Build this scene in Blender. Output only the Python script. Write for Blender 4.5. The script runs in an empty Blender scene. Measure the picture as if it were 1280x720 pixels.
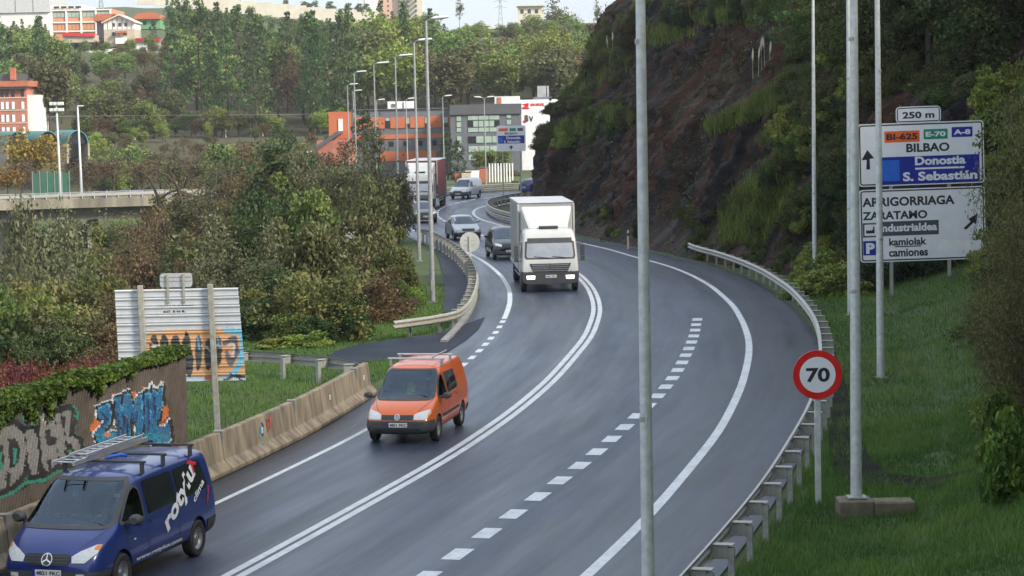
import bpy, bmesh, math, random
import numpy as np
from mathutils import Vector, Matrix
from mathutils.bvhtree import BVHTree
from mathutils.geometry import delaunay_2d_cdt
random.seed(7); RNG = np.random.default_rng(11)
scene = bpy.context.scene
COL = scene.collection

# ------------------------------------------------------------------ camera
FPX, CAM_H = 2800.0, 7.9
ROLL, PITCH = math.radians(1.15), math.atan((360 - 137) / 2800.0)
_f = Vector((0, math.cos(PITCH), -math.sin(PITCH)))
_u0 = Vector((1, 0, 0)).cross(_f)
_r = Vector((1, 0, 0)) * math.cos(ROLL) - _u0 * math.sin(ROLL)
_u = _u0 * math.cos(ROLL) + Vector((1, 0, 0)) * math.sin(ROLL)
CAM = Vector((0, 0, CAM_H))
cd = bpy.data.cameras.new('camera'); cam = bpy.data.objects.new('camera', cd); COL.objects.link(cam)
cam.matrix_world = Matrix(((_r.x, _u.x, -_f.x, 0), (_r.y, _u.y, -_f.y, 0), (_r.z, _u.z, -_f.z, CAM_H), (0, 0, 0, 1)))
cd.sensor_width = 36; cd.lens = 36 * FPX / 1280; cd.clip_start = 0.5; cd.clip_end = 6000
scene.camera = cam

# ------------------------------------------------------------------ light
SUN_AZ, SUN_EL = math.radians(124), math.radians(33)      # azimuth clockwise from +Y
sun_dir = Vector((math.sin(SUN_AZ) * math.cos(SUN_EL), math.cos(SUN_AZ) * math.cos(SUN_EL), math.sin(SUN_EL)))
world = bpy.data.worlds.new('World'); scene.world = world; world.use_nodes = True
wn = world.node_tree.nodes; wl = world.node_tree.links
sky = wn.new('ShaderNodeTexSky'); sky.sky_type = 'NISHITA'; sky.sun_disc = False
sky.sun_elevation = SUN_EL; sky.sun_rotation = SUN_AZ
sky.air_density = 1.0; sky.dust_density = 3.0; sky.ozone_density = 1.0
# thin high cloud that covers the whole sky, slightly uneven
tc = wn.new('ShaderNodeTexCoord'); nz = wn.new('ShaderNodeTexNoise'); nz.inputs['Scale'].default_value = 2.2; nz.inputs['Detail'].default_value = 5
wl.new(tc.outputs['Generated'], nz.inputs['Vector'])
rp = wn.new('ShaderNodeMapRange'); rp.inputs[1].default_value = .3; rp.inputs[2].default_value = .7; rp.inputs[3].default_value = .42; rp.inputs[4].default_value = .88
wl.new(nz.outputs['Fac'], rp.inputs[0])
mx = wn.new('ShaderNodeMix'); mx.data_type = 'RGBA'; mx.inputs[7].default_value = (7.6, 8.5, 9.7, 1)
wl.new(rp.outputs[0], mx.inputs[0]); wl.new(sky.outputs[0], mx.inputs[6])
wl.new(mx.outputs[2], wn['Background'].inputs['Color']); wn['Background'].inputs['Strength'].default_value = 0.125
sd = bpy.data.lights.new('sun', 'SUN'); sun = bpy.data.objects.new('sun', sd); COL.objects.link(sun)
sd.energy = 4.9; sd.angle = math.radians(12); sd.color = (1, .93, .80)
sun.rotation_euler = sun_dir.to_track_quat('Z', 'Y').to_euler(); sun.location = (60, -40, 80)
vs = scene.view_settings; vs.view_transform = 'Standard'; vs.look = 'None'; vs.exposure = 0.46; vs.gamma = 1.0; vs.use_curve_mapping = False
scene.cycles.use_denoising = True
scene.cycles.max_bounces = 6; scene.cycles.transparent_max_bounces = 12

# ------------------------------------------------------------------ pixel helpers (a pixel gives a direction only)
def ray(px, py): return _f + _r * ((px - 640) / FPX) + _u * ((360 - py) / FPX)
def G(px, py, z=0.0):
    d = ray(px, py); return CAM + d * ((z - CAM_H) / d.z)
def P(px, py, Y):
    d = ray(px, py); return CAM + d * (Y / d.y)

# ------------------------------------------------------------------ object helpers
def props(o, label=None, cat=None, group=None, kind=None):
    if label: o['label'] = label
    if cat: o['category'] = cat
    if group: o['group'] = group
    if kind: o['kind'] = kind
    return o
def thing(name, label, cat, loc=(0, 0, 0), rz=0.0, group=None):
    o = bpy.data.objects.new(name, None); COL.objects.link(o); o.location = loc; o.rotation_euler = (0, 0, rz)
    o.empty_display_size = .2
    return props(o, label, cat, group)
def link(name, me, parent=None, mat=None, loc=None):
    o = bpy.data.objects.new(name, me); COL.objects.link(o)
    if mat is not None: me.materials.clear(); me.materials.append(mat)
    if parent is not None: o.parent = parent
    if loc is not None: o.location = loc
    return o
def np_mesh(name, V, Fc, mat=None, smooth=False, attrs=None):
    """V (n,3), Fc (m,k) with one k."""
    V = np.asarray(V, np.float32); Fc = np.asarray(Fc, np.int32); k = Fc.shape[1]
    me = bpy.data.meshes.new(name)
    me.vertices.add(len(V)); me.vertices.foreach_set('co', V.ravel())
    me.loops.add(Fc.size); me.loops.foreach_set('vertex_index', Fc.ravel())
    me.polygons.add(len(Fc)); me.polygons.foreach_set('loop_start', np.arange(0, Fc.size, k, dtype=np.int32))
    if smooth: me.polygons.foreach_set('use_smooth', np.ones(len(Fc), bool))
    me.update(calc_edges=True)
    for an, (dom, typ, data) in (attrs or {}).items():
        a = me.attributes.new(an, typ, dom)
        a.data.foreach_set('value' if typ == 'FLOAT' else 'color', np.asarray(data, np.float32).ravel())
    if mat is not None: me.materials.append(mat)
    return me
class MB:
    def __init__(s): s.v = []; s.f = []
    def add(s, vs_, fs_):
        n = len(s.v); s.v += [tuple(v) for v in vs_]; s.f += [tuple(i + n for i in f) for f in fs_]; return s
    def box(s, x0, y0, z0, x1, y1, z1):
        return s.add([(x0,y0,z0),(x1,y0,z0),(x1,y1,z0),(x0,y1,z0),(x0,y0,z1),(x1,y0,z1),(x1,y1,z1),(x0,y1,z1)],
                     [(3,2,1,0),(4,5,6,7),(0,1,5,4),(1,2,6,5),(2,3,7,6),(3,0,4,7)])
    def hexa(s, p):   # 8 points, bottom ring then top ring
        return s.add(p, [(3,2,1,0),(4,5,6,7),(0,1,5,4),(1,2,6,5),(2,3,7,6),(3,0,4,7)])
    def tube(s, pts, rad, n=8, cap=True):
        pts = [Vector(p) for p in pts]; rad = rad if hasattr(rad, '__len__') else [rad] * len(pts)
        rings = []; ref = None
        for i, p in enumerate(pts):
            t = (pts[min(i+1, len(pts)-1)] - pts[max(i-1, 0)]).normalized()
            if ref is None: ref = t.orthogonal().normalized()
            else:
                ref = ref - t * ref.dot(t); ref = ref.normalized() if ref.length > 1e-5 else t.orthogonal().normalized()
            b = t.cross(ref)
            rings.append([p + (ref * math.cos(a) + b * math.sin(a)) * rad[i] for a in (2*math.pi*k/n for k in range(n))])
        vs_ = [v for r in rings for v in r]; fs_ = []
        for i in range(len(rings)-1):
            for k in range(n): fs_.append((i*n+k, i*n+(k+1) % n, (i+1)*n+(k+1) % n, (i+1)*n+k))
        if cap: fs_.append(tuple(reversed(range(n)))); fs_.append(tuple(range((len(rings)-1)*n, len(rings)*n)))
        return s.add(vs_, fs_)
    def lathe(s, prof, axis='z', n=24, c=(0, 0, 0)):
        vs_ = []
        for r, h in prof:
            for k in range(n):
                a = 2*math.pi*k/n; x, y = r*math.cos(a), r*math.sin(a)
                vs_.append({'z': (c[0]+x, c[1]+y, c[2]+h), 'x': (c[0]+h, c[1]+x, c[2]+y), 'y': (c[0]+x, c[1]+h, c[2]-y)}[axis])
        fs_ = [(i*n+k, i*n+(k+1) % n, (i+1)*n+(k+1) % n, (i+1)*n+k) for i in range(len(prof)-1) for k in range(n)]
        return s.add(vs_, fs_)
    def prism(s, poly, a0, a1, plane='xz'):
        """extrude 2D poly (ccw) from a0 to a1 along the remaining axis"""
        n = len(poly)
        f = {'xz': lambda p, a: (p[0], a, p[1]), 'yz': lambda p, a: (a, p[0], p[1]), 'xy': lambda p, a: (p[0], p[1], a)}[plane]
        vs_ = [f(p, a0) for p in poly] + [f(p, a1) for p in poly]
        return s.add(vs_, [tuple(range(n)), tuple(reversed(range(n, 2*n)))] + [(i, n+i, n+(i+1) % n, (i+1) % n) for i in range(n)])
    def mesh(s, name, mat=None, smooth=False, bevel=0, fix=True, auto=False):
        me = bpy.data.meshes.new(name); me.from_pydata(s.v, [], s.f)
        bm = bmesh.new(); bm.from_mesh(me)
        if fix: bmesh.ops.recalc_face_normals(bm, faces=bm.faces)
        if bevel: bmesh.ops.bevel(bm, geom=[e for e in bm.edges if len(e.link_faces) == 2 and e.calc_face_angle(0) > .5], offset=bevel, segments=1, affect='EDGES', clamp_overlap=True)
        bm.to_mesh(me); bm.free()
        if smooth: me.polygons.foreach_set('use_smooth', [True]*len(me.polygons))
        if auto: me.set_sharp_from_angle(angle=.6)
        if mat is not None: me.materials.append(mat)
        return me
    def build(s, name, mat, parent=None, **k): return link(name, s.mesh(name, mat, **k), parent)

def sweep(path, prof, close_prof=False, zfun=None):
    """path list of (x,y[,z]); prof list of (n,z): n to the right of travel"""
    pts = [Vector((p[0], p[1], p[2] if len(p) > 2 else 0)) for p in path]; vs_ = []; m = len(prof)
    for i, p in enumerate(pts):
        t = pts[min(i+1, len(pts)-1)] - pts[max(i-1, 0)]; t.z = 0; t.normalize(); nrm = Vector((t.y, -t.x, 0))
        for n, z in prof: vs_.append(p + nrm * n + Vector((0, 0, z)))
    fs_ = []; mm = m if close_prof else m-1
    for i in range(len(pts)-1):
        for k in range(mm): fs_.append((i*m+k, i*m+(k+1) % m, (i+1)*m+(k+1) % m, (i+1)*m+k))
    if close_prof: fs_.append(tuple(range(m))); fs_.append(tuple(reversed(range((len(pts)-1)*m, len(pts)*m))))
    return vs_, fs_

# ------------------------------------------------------------------ materials
def M(name, c1, c2=None, scale=4.0, rough=.6, metal=0.0, bump=0.0, bscale=None, detail=6, lo=.35, hi=.65, stretch=None, spec=.5, coat=0, c3=None, scale3=.7, rvar=0, objrand=0, emit=0):
    m = bpy.data.materials.new(name); m.use_nodes = True
    n = m.node_tree.nodes; l = m.node_tree.links; b = n['Principled BSDF']
    b.inputs['Roughness'].default_value = rough; b.inputs['Metallic'].default_value = metal
    b.inputs['Specular IOR Level'].default_value = spec
    if coat: b.inputs['Coat Weight'].default_value = coat; b.inputs['Coat Roughness'].default_value = .08
    tc = n.new('ShaderNodeTexCoord'); vec = tc.outputs['Object']
    if stretch:
        mp = n.new('ShaderNodeMapping'); mp.inputs['Scale'].default_value = stretch[:3]
        if len(stretch) > 3: mp.inputs['Rotation'].default_value = stretch[3:]
        l.new(vec, mp.inputs[0]); vec = mp.outputs[0]
    c2 = c2 or tuple(v * .82 for v in c1)
    def noise(s, d=detail):
        t = n.new('ShaderNodeTexNoise'); t.inputs['Scale'].default_value = s; t.inputs['Detail'].default_value = d; t.inputs['Roughness'].default_value = .6
        l.new(vec, t.inputs['Vector']); return t.outputs['Fac']
    def mr(src, a, b_, x, y):
        t = n.new('ShaderNodeMapRange'); t.inputs[1].default_value = a; t.inputs[2].default_value = b_; t.inputs[3].default_value = x; t.inputs[4].default_value = y
        l.new(src, t.inputs[0]); return t.outputs[0]
    def mix(fac, a, b_):
        t = n.new('ShaderNodeMix'); t.data_type = 'RGBA'
        if isinstance(fac, float): t.inputs[0].default_value = fac
        else: l.new(fac, t.inputs[0])
        for s_, v in ((6, a), (7, b_)):
            if isinstance(v, tuple): t.inputs[s_].default_value = (*v, 1)
            else: l.new(v, t.inputs[s_])
        return t.outputs[2]
    nf = noise(scale); col = mix(mr(nf, lo, hi, 0, 1), c1, c2)
    if c3: col = mix(mr(noise(scale3, 4), .45, .68, 0, 1), col, c3)
    if objrand:
        oi = n.new('ShaderNodeObjectInfo'); hs = n.new('ShaderNodeHueSaturation'); l.new(mr(oi.outputs['Random'], 0, 1, 1-objrand, 1+objrand), hs.inputs['Value']); l.new(col, hs.inputs['Color']); col = hs.outputs[0]
    l.new(col, b.inputs['Base Color'])
    if rvar: l.new(mr(noise(scale*.6), .3, .7, max(rough-rvar, .02), min(rough+rvar, 1)), b.inputs['Roughness'])
    if bump:
        bp = n.new('ShaderNodeBump'); bp.inputs['Strength'].default_value = 1; bp.inputs['Distance'].default_value = bump
        l.new(noise(bscale or scale*3), bp.inputs['Height']); l.new(bp.outputs[0], b.inputs['Normal'])
    if emit:
        b.inputs['Emission Strength'].default_value = emit; l.new(col, b.inputs['Emission Color'])
    m['_'] = 1
    return m
def leaf_mat(name, cols, rough=.55, trans=.25, objrand=.2, spec=.3):
    m = bpy.data.materials.new(name); m.use_nodes = True
    n = m.node_tree.nodes; l = m.node_tree.links; b = n['Principled BSDF']; b.inputs['Roughness'].default_value = rough; b.inputs['Specular IOR Level'].default_value = spec
    at = n.new('ShaderNodeAttribute'); at.attribute_name = 'tint'
    cr = n.new('ShaderNodeValToRGB'); el = cr.color_ramp.elements
    while len(el) < len(cols): el.new(.5)
    for i, c in enumerate(cols): el[i].position = i/(len(cols)-1); el[i].color = (*c, 1)
    l.new(at.outputs['Fac'], cr.inputs[0])
    oi = n.new('ShaderNodeObjectInfo'); hs = n.new('ShaderNodeHueSaturation')
    mr = n.new('ShaderNodeMapRange'); mr.inputs[3].default_value = 1-objrand; mr.inputs[4].default_value = 1+objrand; l.new(oi.outputs['Random'], mr.inputs[0]); l.new(mr.outputs[0], hs.inputs['Value'])
    m2 = n.new('ShaderNodeMath'); m2.operation = 'MULTIPLY_ADD'; m2.inputs[1].default_value = .05; m2.inputs[2].default_value = .475; l.new(oi.outputs['Random'], m2.inputs[0])
    m3 = n.new('ShaderNodeMath'); m3.operation = 'PINGPONG'; m3.inputs[1].default_value = .525; l.new(m2.outputs[0], m3.inputs[0]); l.new(m3.outputs[0], hs.inputs['Hue'])
    l.new(cr.outputs[0], hs.inputs['Color']); l.new(hs.outputs[0], b.inputs['Base Color'])
    tr = n.new('ShaderNodeBsdfTranslucent'); l.new(hs.outputs[0], tr.inputs['Color'])
    ms = n.new('ShaderNodeMixShader'); ms.inputs[0].default_value = trans; l.new(b.outputs[0], ms.inputs[1]); l.new(tr.outputs[0], ms.inputs[2])
    l.new(ms.outputs[0], n['Material Output'].inputs['Surface'])
    return m
def paint_mat(name, base_mat_args, attr='paint', rough=.6):
    """surface with flat paint stored in a colour attribute (alpha = coverage)"""
    m = M(name, **base_mat_args); n = m.node_tree.nodes; l = m.node_tree.links; b = n['Principled BSDF']
    src = b.inputs['Base Color'].links[0].from_socket
    at = n.new('ShaderNodeAttribute'); at.attribute_name = attr
    nz_ = n.new('ShaderNodeTexNoise'); nz_.inputs['Scale'].default_value = 9; nz_.inputs['Detail'].default_value = 5
    mr = n.new('ShaderNodeMapRange'); mr.inputs[1].default_value = .3; mr.inputs[2].default_value = .6; mr.inputs[3].default_value = .72; mr.inputs[4].default_value = 1; l.new(nz_.outputs[0], mr.inputs[0])
    mu = n.new('ShaderNodeMath'); mu.operation = 'MULTIPLY'; l.new(at.outputs['Alpha'], mu.inputs[0]); l.new(mr.outputs[0], mu.inputs[1])
    t = n.new('ShaderNodeMix'); t.data_type = 'RGBA'; l.new(mu.outputs[0], t.inputs[0]); l.new(src, t.inputs[6]); l.new(at.outputs['Color'], t.inputs[7]); l.new(t.outputs[2], b.inputs['Base Color'])
    return m
def glass_mat(name, tint=(.75, .85, .85), dens=.35):
    m = bpy.data.materials.new(name); m.use_nodes = True; n = m.node_tree.nodes; l = m.node_tree.links
    n.remove(n['Principled BSDF'])
    tr = n.new('ShaderNodeBsdfTransparent'); tr.inputs[0].default_value = (*[c*(1-dens*.5) for c in tint], 1)
    gl = n.new('ShaderNodeBsdfGlossy'); gl.inputs['Roughness'].default_value = .03; gl.inputs['Color'].default_value = (.66, .82, 1, 1)
    fr = n.new('ShaderNodeFresnel'); fr.inputs[0].default_value = 1.9
    ms = n.new('ShaderNodeMixShader'); l.new(fr.outputs[0], ms.inputs[0]); l.new(tr.outputs[0], ms.inputs[1]); l.new(gl.outputs[0], ms.inputs[2])
    l.new(ms.outputs[0], n['Material Output'].inputs['Surface']); return m

MT = {}
MT['galv'] = M('galvanised steel', (.44,.44,.41), (.31,.31,.285), scale=14, rough=.5, metal=.4, bump=.001, c3=(.34,.33,.29), rvar=.12)
MT['lamp_steel'] = M('lamp pole steel', (.62,.64,.63), (.46,.48,.47), scale=9, rough=.45, metal=.25, rvar=.1)
MT['lamp_steel_dim'] = M('dim lamp steel', (.36,.37,.37), (.27,.28,.28), scale=9, rough=.5, metal=.4)  # same steel, darker; near poles above carry their sky light in the colour
MT['old_steel'] = M('weathered steel', (.44,.43,.38), (.28,.27,.23), scale=7, rough=.6, metal=.25, c3=(.33,.30,.24))
MT['asphalt'] = None
MT['white_line'] = M('road paint', (.66,.67,.68), (.34,.35,.37), scale=7, rough=.5, lo=.50, hi=.74, bump=.002, bscale=60, c3=(.50,.51,.52), scale3=1.2, detail=9)
MT['concrete'] = M('concrete', (.40,.37,.32), (.27,.245,.205), scale=3, rough=.85, bump=.006, bscale=25, c3=(.22,.20,.17), stretch=(1,1,.25))
MT['barrier'] = M('barrier concrete', (.36,.295,.21), (.17,.135,.09), scale=2.6, rough=.9, bump=.008, bscale=30, c3=(.13,.11,.085), scale3=1.3, stretch=(1,1.3,.22), detail=8)
MT['white_paint'] = M('white paint', (.80,.80,.78), (.72,.72,.70), scale=3, rough=.4)
MT['sign_white'] = M('sign sheeting', (.74,.75,.77), (.68,.69,.71), scale=2, rough=.35)
MT['black_paint'] = M('black paint', (.015,.015,.017), (.022,.022,.024), rough=.4)
MT['sign_red'] = M('sign red', (.62,.012,.012), (.55,.01,.01), rough=.35)
MT['sign_blue'] = M('sign blue', (.012,.022,.25), (.016,.028,.28), rough=.35)
MT['sign_blue_light'] = M('overlay blue', (.02,.12,.55), (.025,.14,.58), rough=.35)
MT['sign_orange'] = M('sign orange', (.75,.13,.03), (.7,.12,.03), rough=.35)
MT['sign_green'] = M('sign green', (.012,.24,.13), (.012,.22,.12), rough=.35)
MT['sign_dark'] = M('sign dark grey', (.06,.065,.07), (.07,.075,.08), rough=.4)
MT['steel_sheet'] = M('sign back sheet', (.56,.57,.58), (.47,.48,.49), scale=5, rough=.45, metal=.35, stretch=(1,1,.3))
# ------------------------------------------------------------------ road alignment (world metres)
def table(rows):
    a = np.array(rows, float); yy = np.arange(-40, 201, 1.0); x = np.interp(yy, a[:, 0], a[:, 1])
    k = np.exp(-np.linspace(-2, 2, 13)**2); k /= k.sum(); xp = np.pad(x, 6, mode='reflect', reflect_type='odd')
    return yy, np.convolve(xp, k, 'valid')
_L = table([(-40,-41),(0,-21.5),(10,-17.4),(20,-13.8),(30,-10.4),(38,-8.0),(47.5,-5.57),(55.1,-3.74),(62,-2.6),(68,-1.73),(72,-1.23),(78.6,-.65),(83.8,-.33),(91,-.09),(98,-.09),(106.5,-.47),(115,-1.21),(122.5,-2.11),(137,-4.4),(150,-6.6),(157,-7.6),(168,-9),(177,-9.3),(188,-8.7),(196,-7.6),(200,-7)])
_C = table([(-40,-35.5),(0,-17),(10,-13.3),(20,-10),(30,-7.1),(39,-4.62),(50.1,-1.72),(54.7,-.72),(59,.12),(65,1.1),(72,1.98),(77.5,2.65),(86.6,3.3),(92,3.45),(98.3,3.47),(106.5,3.18),(115,2.35),(122.5,1.45),(137,-1.02),(142.8,-2.02),(157.3,-4.29),(168.2,-5.54),(177.3,-5.83),(187.4,-5.35),(196.6,-3.85),(200,-3.1)])
_R = table([(-40,-29),(0,-11.5),(10,-7.6),(20,-4),(30,-.85),(37.5,1.19),(42.9,2.58),(48.9,3.89),(53.9,4.96),(58.2,5.69),(62.8,6.44),(69.8,7.38),(74.6,7.92),(80.7,8.37),(88.2,8.75),(97.9,8.77),(104.6,8.44),(111.3,7.79),(119,6.38),(125.5,5.43),(131.3,4.14),(150.2,-.13),(155.6,-1.04),(161.6,-2.11),(168,-2.69),(174,-2.94),(180,-2.79),(185,-2.12),(192,-.5),(198,1.6),(200,2.5)])
def LX(y): return np.interp(y, *_L)
def CX(y): return np.interp(y, *_C)
def RX(y): return np.interp(y, *_R)
FAR_L = [(-6.2,204),(-4.1,210),(0,216),(7,222),(17,228),(30,233)]
FAR_C = [(-1.6,203.5),(1.2,209),(5,214),(11,219.5),(20,224.5),(31,228.5)]
FAR_R = [(4,203),(6.6,206.5),(10.5,211),(16,215.5),(23.5,220),(33,223.5)]
def densify(pts, step):
    pts = [Vector(p) for p in pts]; out = [pts[0]]; 
    for a, b in zip(pts, pts[1:]):
        n = max(1, int((b-a).length/step)); out += [a.lerp(b, (i+1)/n) for i in range(n)]
    return out
def line_pts(kind, y0, y1, step=1.0, far=False, off=0.0):
    f = {'L': LX, 'C': CX, 'R': RX}[kind]; ys = np.arange(y0, y1 + 1e-6, step); pts = [(float(f(y)), float(y)) for y in ys]
    if far: pts += {'L': FAR_L, 'C': FAR_C, 'R': FAR_R}[kind]
    if off:
        out = []
        for i, p in enumerate(pts):
            a, b = Vector(pts[max(i-1, 0)]), Vector(pts[min(i+1, len(pts)-1)]); t = (b-a).normalized()
            out.append((p[0] + t.y*off, p[1] - t.x*off))
        pts = out
    return pts
def arc(pts):
    p = np.array([(q[0], q[1]) for q in pts], float); return p, np.concatenate([[0], np.cumsum(np.hypot(*np.diff(p, axis=0).T))])
def along(pts, d):
    p, s = arc(pts); return (float(np.interp(d, s, p[:, 0])), float(np.interp(d, s, p[:, 1])))

# ------------------------------------------------------------------ noise
def vnoise(x, y, seed=0):
    xi, yi = np.floor(x).astype(np.int64), np.floor(y).astype(np.int64); xf, yf = x-xi, y-yi
    xf = xf*xf*(3-2*xf); yf = yf*yf*(3-2*yf)
    def h(a, b):
        n = (a*374761393 + b*668265263 + seed*1442695041) & 0x7fffffff; n = ((n ^ (n >> 13))*1274126177) & 0x7fffffff
        return ((n ^ (n >> 16)) & 0xffff)/65535.0
    return (h(xi, yi)*(1-xf)+h(xi+1, yi)*xf)*(1-yf)+(h(xi, yi+1)*(1-xf)+h(xi+1, yi+1)*xf)*yf
def fbm(x, y, o=4, seed=0):
    r = 0; a = .5
    for i in range(o): r = r + a*(vnoise(x*2**i, y*2**i, seed+i)-.5); a *= .5
    return r
def sst(a, b, x): t = np.clip((x-a)/(b-a), 0, 1); return t*t*(3-2*t)

# ------------------------------------------------------------------ terrain
def tz(x, y):
    x = np.asarray(x, float); y = np.asarray(y, float)
    yc = np.clip(y, -40, 200)
    dR = x - (RX(yc) + 2.9); dL = (LX(yc) - 1.5) - x
    z = np.full(np.broadcast(x, y).shape, -.04)
    rough = fbm(x*.35, y*.35, 4, 3)*.35
    near = 1 - sst(150, 200, y)
    # right: grass strip, then a bank
    zr = .02 + .05*np.clip(dR, 0, 3) + .34*np.clip(dR-2.6, 0, 6) + .9*np.clip(dR-8.6, 0, 4)+1.3*np.clip(dR-12.6, 0, 22) + rough*sst(.2, 2, dR)
    zr_lim = 1 - sst(85, 105, y)
    z = np.where(dR > 0, zr*zr_lim*near + z*(1-zr_lim), z)
    # left: verge, then fall towards the river
    fall = sst(7, 26, dL)*(5.2)*(1-sst(215, 245, y))
    fall2 = sst(5.5, 14, dL)*1.6*(1-sst(60, 72, y))
    zl = .02 + rough*.6*sst(.3, 2, dL) - np.maximum(fall, fall2)
    z = np.where((dL > 0) & (y < 250), zl, z)
    # plain with the sports ground, then the wooded hill
    plain = -2.0*sst(-12, -26, -(-x) ) if False else -2.0*sst(10, 30, -x)
    far = plain + 6.5*sst(298, 336, y) + 16.5*sst(338, 480, y) + 4*sst(480, 620, y) + 20*sst(560, 800, y)*sst(20, 75, -x*700/np.maximum(y, 1)+(-15)) + fbm(x*.03, y*.03, 4, 9)*6*sst(330, 420, y)
    w = sst(222, 262, y)
    return z*(1-w) + far*w
def axis(parts):
    out = []
    for a, b, s in parts: out += list(np.arange(a, b, s))
    return np.array(out)
def grid_faces(nx, ny):
    i, j = np.meshgrid(np.arange(nx-1), np.arange(ny-1)); b = (j*nx+i).ravel(); return np.stack([b, b+1, b+nx+1, b+nx], 1)
gx = axis([(-900,-200,50),(-200,-70,6),(-70,-24,2),(-24,32,.7),(32,70,2),(70,200,8),(200,901,50)])
gy = axis([(-60,20,5),(20,120,.8),(120,262,2),(262,620,6),(620,1000,20),(1000,3601,200)])
X, Y_ = np.meshgrid(gx, gy); Zt = tz(X, Y_)
MT['ground'] = M('soil and short grass', (.060,.100,.022), (.036,.062,.014), scale=.9, rough=.95, bump=.04, bscale=6, c3=(.072,.072,.030), scale3=.22, detail=9)
_m = MT['ground']; _n = _m.node_tree.nodes; _l = _m.node_tree.links; _b = _n['Principled BSDF']; _src = _b.inputs['Base Color'].links[0].from_socket   # leaf litter under the wood
_g = _n.new('ShaderNodeNewGeometry'); _s = _n.new('ShaderNodeSeparateXYZ'); _l.new(_g.outputs['Position'], _s.inputs[0]); _f1 = _n.new('ShaderNodeMapRange'); _f1.inputs[1].default_value = 255; _f1.inputs[2].default_value = 300; _l.new(_s.outputs['Y'], _f1.inputs[0]); _f2 = _n.new('ShaderNodeMapRange'); _f2.inputs[1].default_value = 455; _f2.inputs[2].default_value = 485; _f2.inputs[3].default_value = 1; _f2.inputs[4].default_value = .25; _l.new(_s.outputs['Y'], _f2.inputs[0])
_mu = _n.new('ShaderNodeMath'); _mu.operation = 'MULTIPLY'; _l.new(_f1.outputs[0], _mu.inputs[0]); _l.new(_f2.outputs[0], _mu.inputs[1]); _nz = _n.new('ShaderNodeTexNoise'); _nz.inputs['Scale'].default_value = .25; _nz.inputs['Detail'].default_value = 6; _l.new(_g.outputs['Position'], _nz.inputs['Vector'])
_cr = _n.new('ShaderNodeMix'); _cr.data_type = 'RGBA'; _l.new(_nz.outputs[0], _cr.inputs[0]); _cr.inputs[6].default_value = (.05,.036,.018,1); _cr.inputs[7].default_value = (.055,.062,.022,1)
_mx = _n.new('ShaderNodeMix'); _mx.data_type = 'RGBA'; _l.new(_mu.outputs[0], _mx.inputs[0]); _l.new(_src, _mx.inputs[6]); _l.new(_cr.outputs[2], _mx.inputs[7]); _l.new(_mx.outputs[2], _b.inputs['Base Color'])
ground = link('ground', np_mesh('ground', np.stack([X.ravel(), Y_.ravel(), Zt.ravel()], 1), grid_faces(len(gx), len(gy)), MT['ground'], True))
props(ground, kind='structure', label='grassy ground and wooded hill behind the road')

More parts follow.
